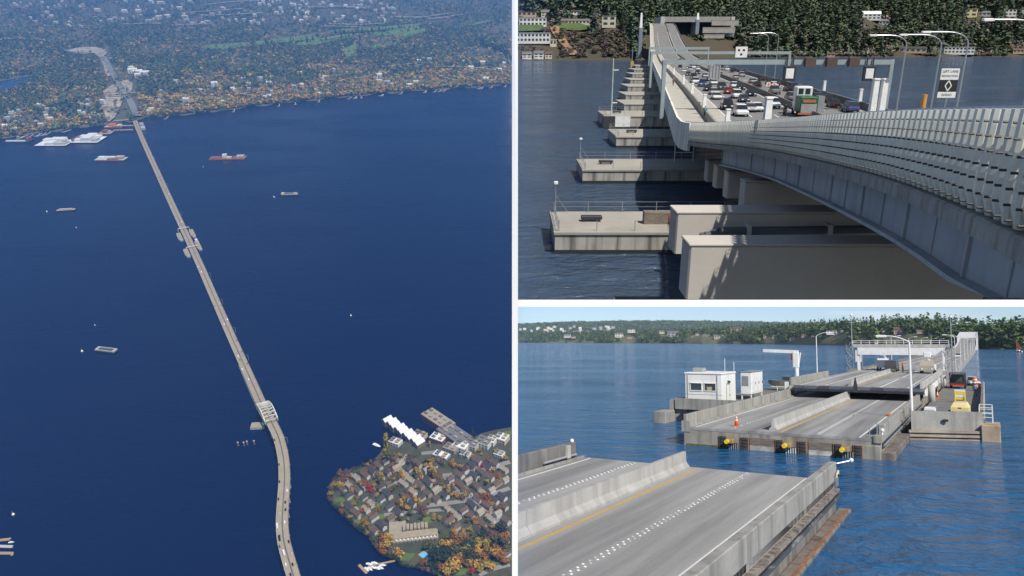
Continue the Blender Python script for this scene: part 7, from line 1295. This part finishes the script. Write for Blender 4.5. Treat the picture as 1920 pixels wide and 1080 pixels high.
lboat(707, 836, 16, RA + .2, 'long white boat lying off the tip of the point')
for k, (y0, y1, x1, m, l) in enumerate(((1014, 1011, 19, WOOD, 'upper brown dock at the lower left edge'), (1024, 1025, 23, CONC_L, 'white middle dock at the lower left edge'), (1037, 1037.5, 24, WOOD, 'lower brown dock at the lower left edge'))): a, b = P(-12, y0, 1), P(x1, y1, 1); t = thing('dock', l, 'dock'); mb = MB(); mb.bar(a, b, 4.5, 1); part('walkway', mb, m, t); e = P(x1 - 2, y1 + 3 * (k - .6), 1.2); mb = MB(); mb.bar(b, e, 3, 1.2); part('finger', mb, m, t)
lboat(22, 1018, 8, .1, 'small pale boat beside the lower left docks')

# --- the blue air between the viewer and the far land
hb = MB(); X_ = 12.0; hb.box(-9000, X_, -120, 9400, -14, L.H + 60)
hz_ = single('haze', hb, None, 'blue autumn haze over the lake', 'haze', kind='stuff'); hm_ = bpy.data.materials.new('haze_air'); hm_.use_nodes = True; nt = hm_.node_tree
for n in list(nt.nodes): nt.nodes.remove(n)
o_ = nt.nodes.new('ShaderNodeOutputMaterial'); v_ = nt.nodes.new('ShaderNodeVolumePrincipled'); v_.inputs['Color'].default_value = (.16, .43, 1.0, 1); v_.inputs['Density'].default_value = 0.0130; v_.inputs['Anisotropy'].default_value = 0.0
nt.links.new(v_.outputs['Volume'], o_.inputs['Volume']); hz_.data.materials.append(hm_)

# --- thin pale air over the whole place, far hills fade in it
site(B); hb = MB(); hb.box(-5200, 7000, -8, 9600, -3, 300)
hz2 = single('haze', hb, None, 'thin pale haze over the water and far hills', 'haze', kind='stuff'); hm2 = bpy.data.materials.new('thin_air'); hm2.use_nodes = True; nt = hm2.node_tree
for n in list(nt.nodes): nt.nodes.remove(n)
o_ = nt.nodes.new('ShaderNodeOutputMaterial'); v_ = nt.nodes.new('ShaderNodeVolumePrincipled'); v_.inputs['Color'].default_value = (.62, .80, 1.0, 1); v_.inputs['Density'].default_value = 1.7e-7
nt.links.new(v_.outputs['Volume'], o_.inputs['Volume']); hz2.data.materials.append(hm2)
# ================================================================ the white post and shelf standing in for the blank gaps between the three views
DIVM = mat('white_lacquer', (0.9, 0.9, 0.89), (0.88, 0.88, 0.87), scale=0.3, rough=0.5)
def board(name, label, cat, u0, u1, v0, v1, d0, d1):
    """a white board whose front edge faces the viewer d0 metres away and which reaches back to d1"""
    f = [ray(u, v) / FPX * d0 for u, v in ((u0, v1), (u1, v1), (u1, v0), (u0, v0))]; k = [ray(u, v) / FPX * d1 for u, v in ((u0, (v0 + v1) / 2 if d1 > d0 + 1 else v1), (u1, (v0 + v1) / 2 if d1 > d0 + 1 else v1), (u1, v0), (u0, v0))]
    mb = MB(); mb.add([tuple(p) for p in f + k], [(0, 1, 2, 3), (7, 6, 5, 4), (0, 4, 5, 1), (1, 5, 6, 2), (2, 6, 7, 3), (3, 7, 4, 0)])
    o = bpy.data.objects.new(name, mb.mesh(name, DIVM)); COL.objects.link(o); tag(o, label, cat, kind='structure')
board('white_divider_upright', 'slim white upright filling the gap between the lake seen from the air and the two bridge sites', 'post', 960, 971, -160, 1240, 34, 34.4)
board('white_divider_bar', 'left part of the gap filling white shelf edge under the ribbed bridge', 'divider', 971, 1250, 562, 575, 15, 20)
board('white_divider_bar', 'right part of the gap filling white shelf edge under the ribbed bridge', 'divider', 1250, 2150, 562, 575, 8, 8.7)
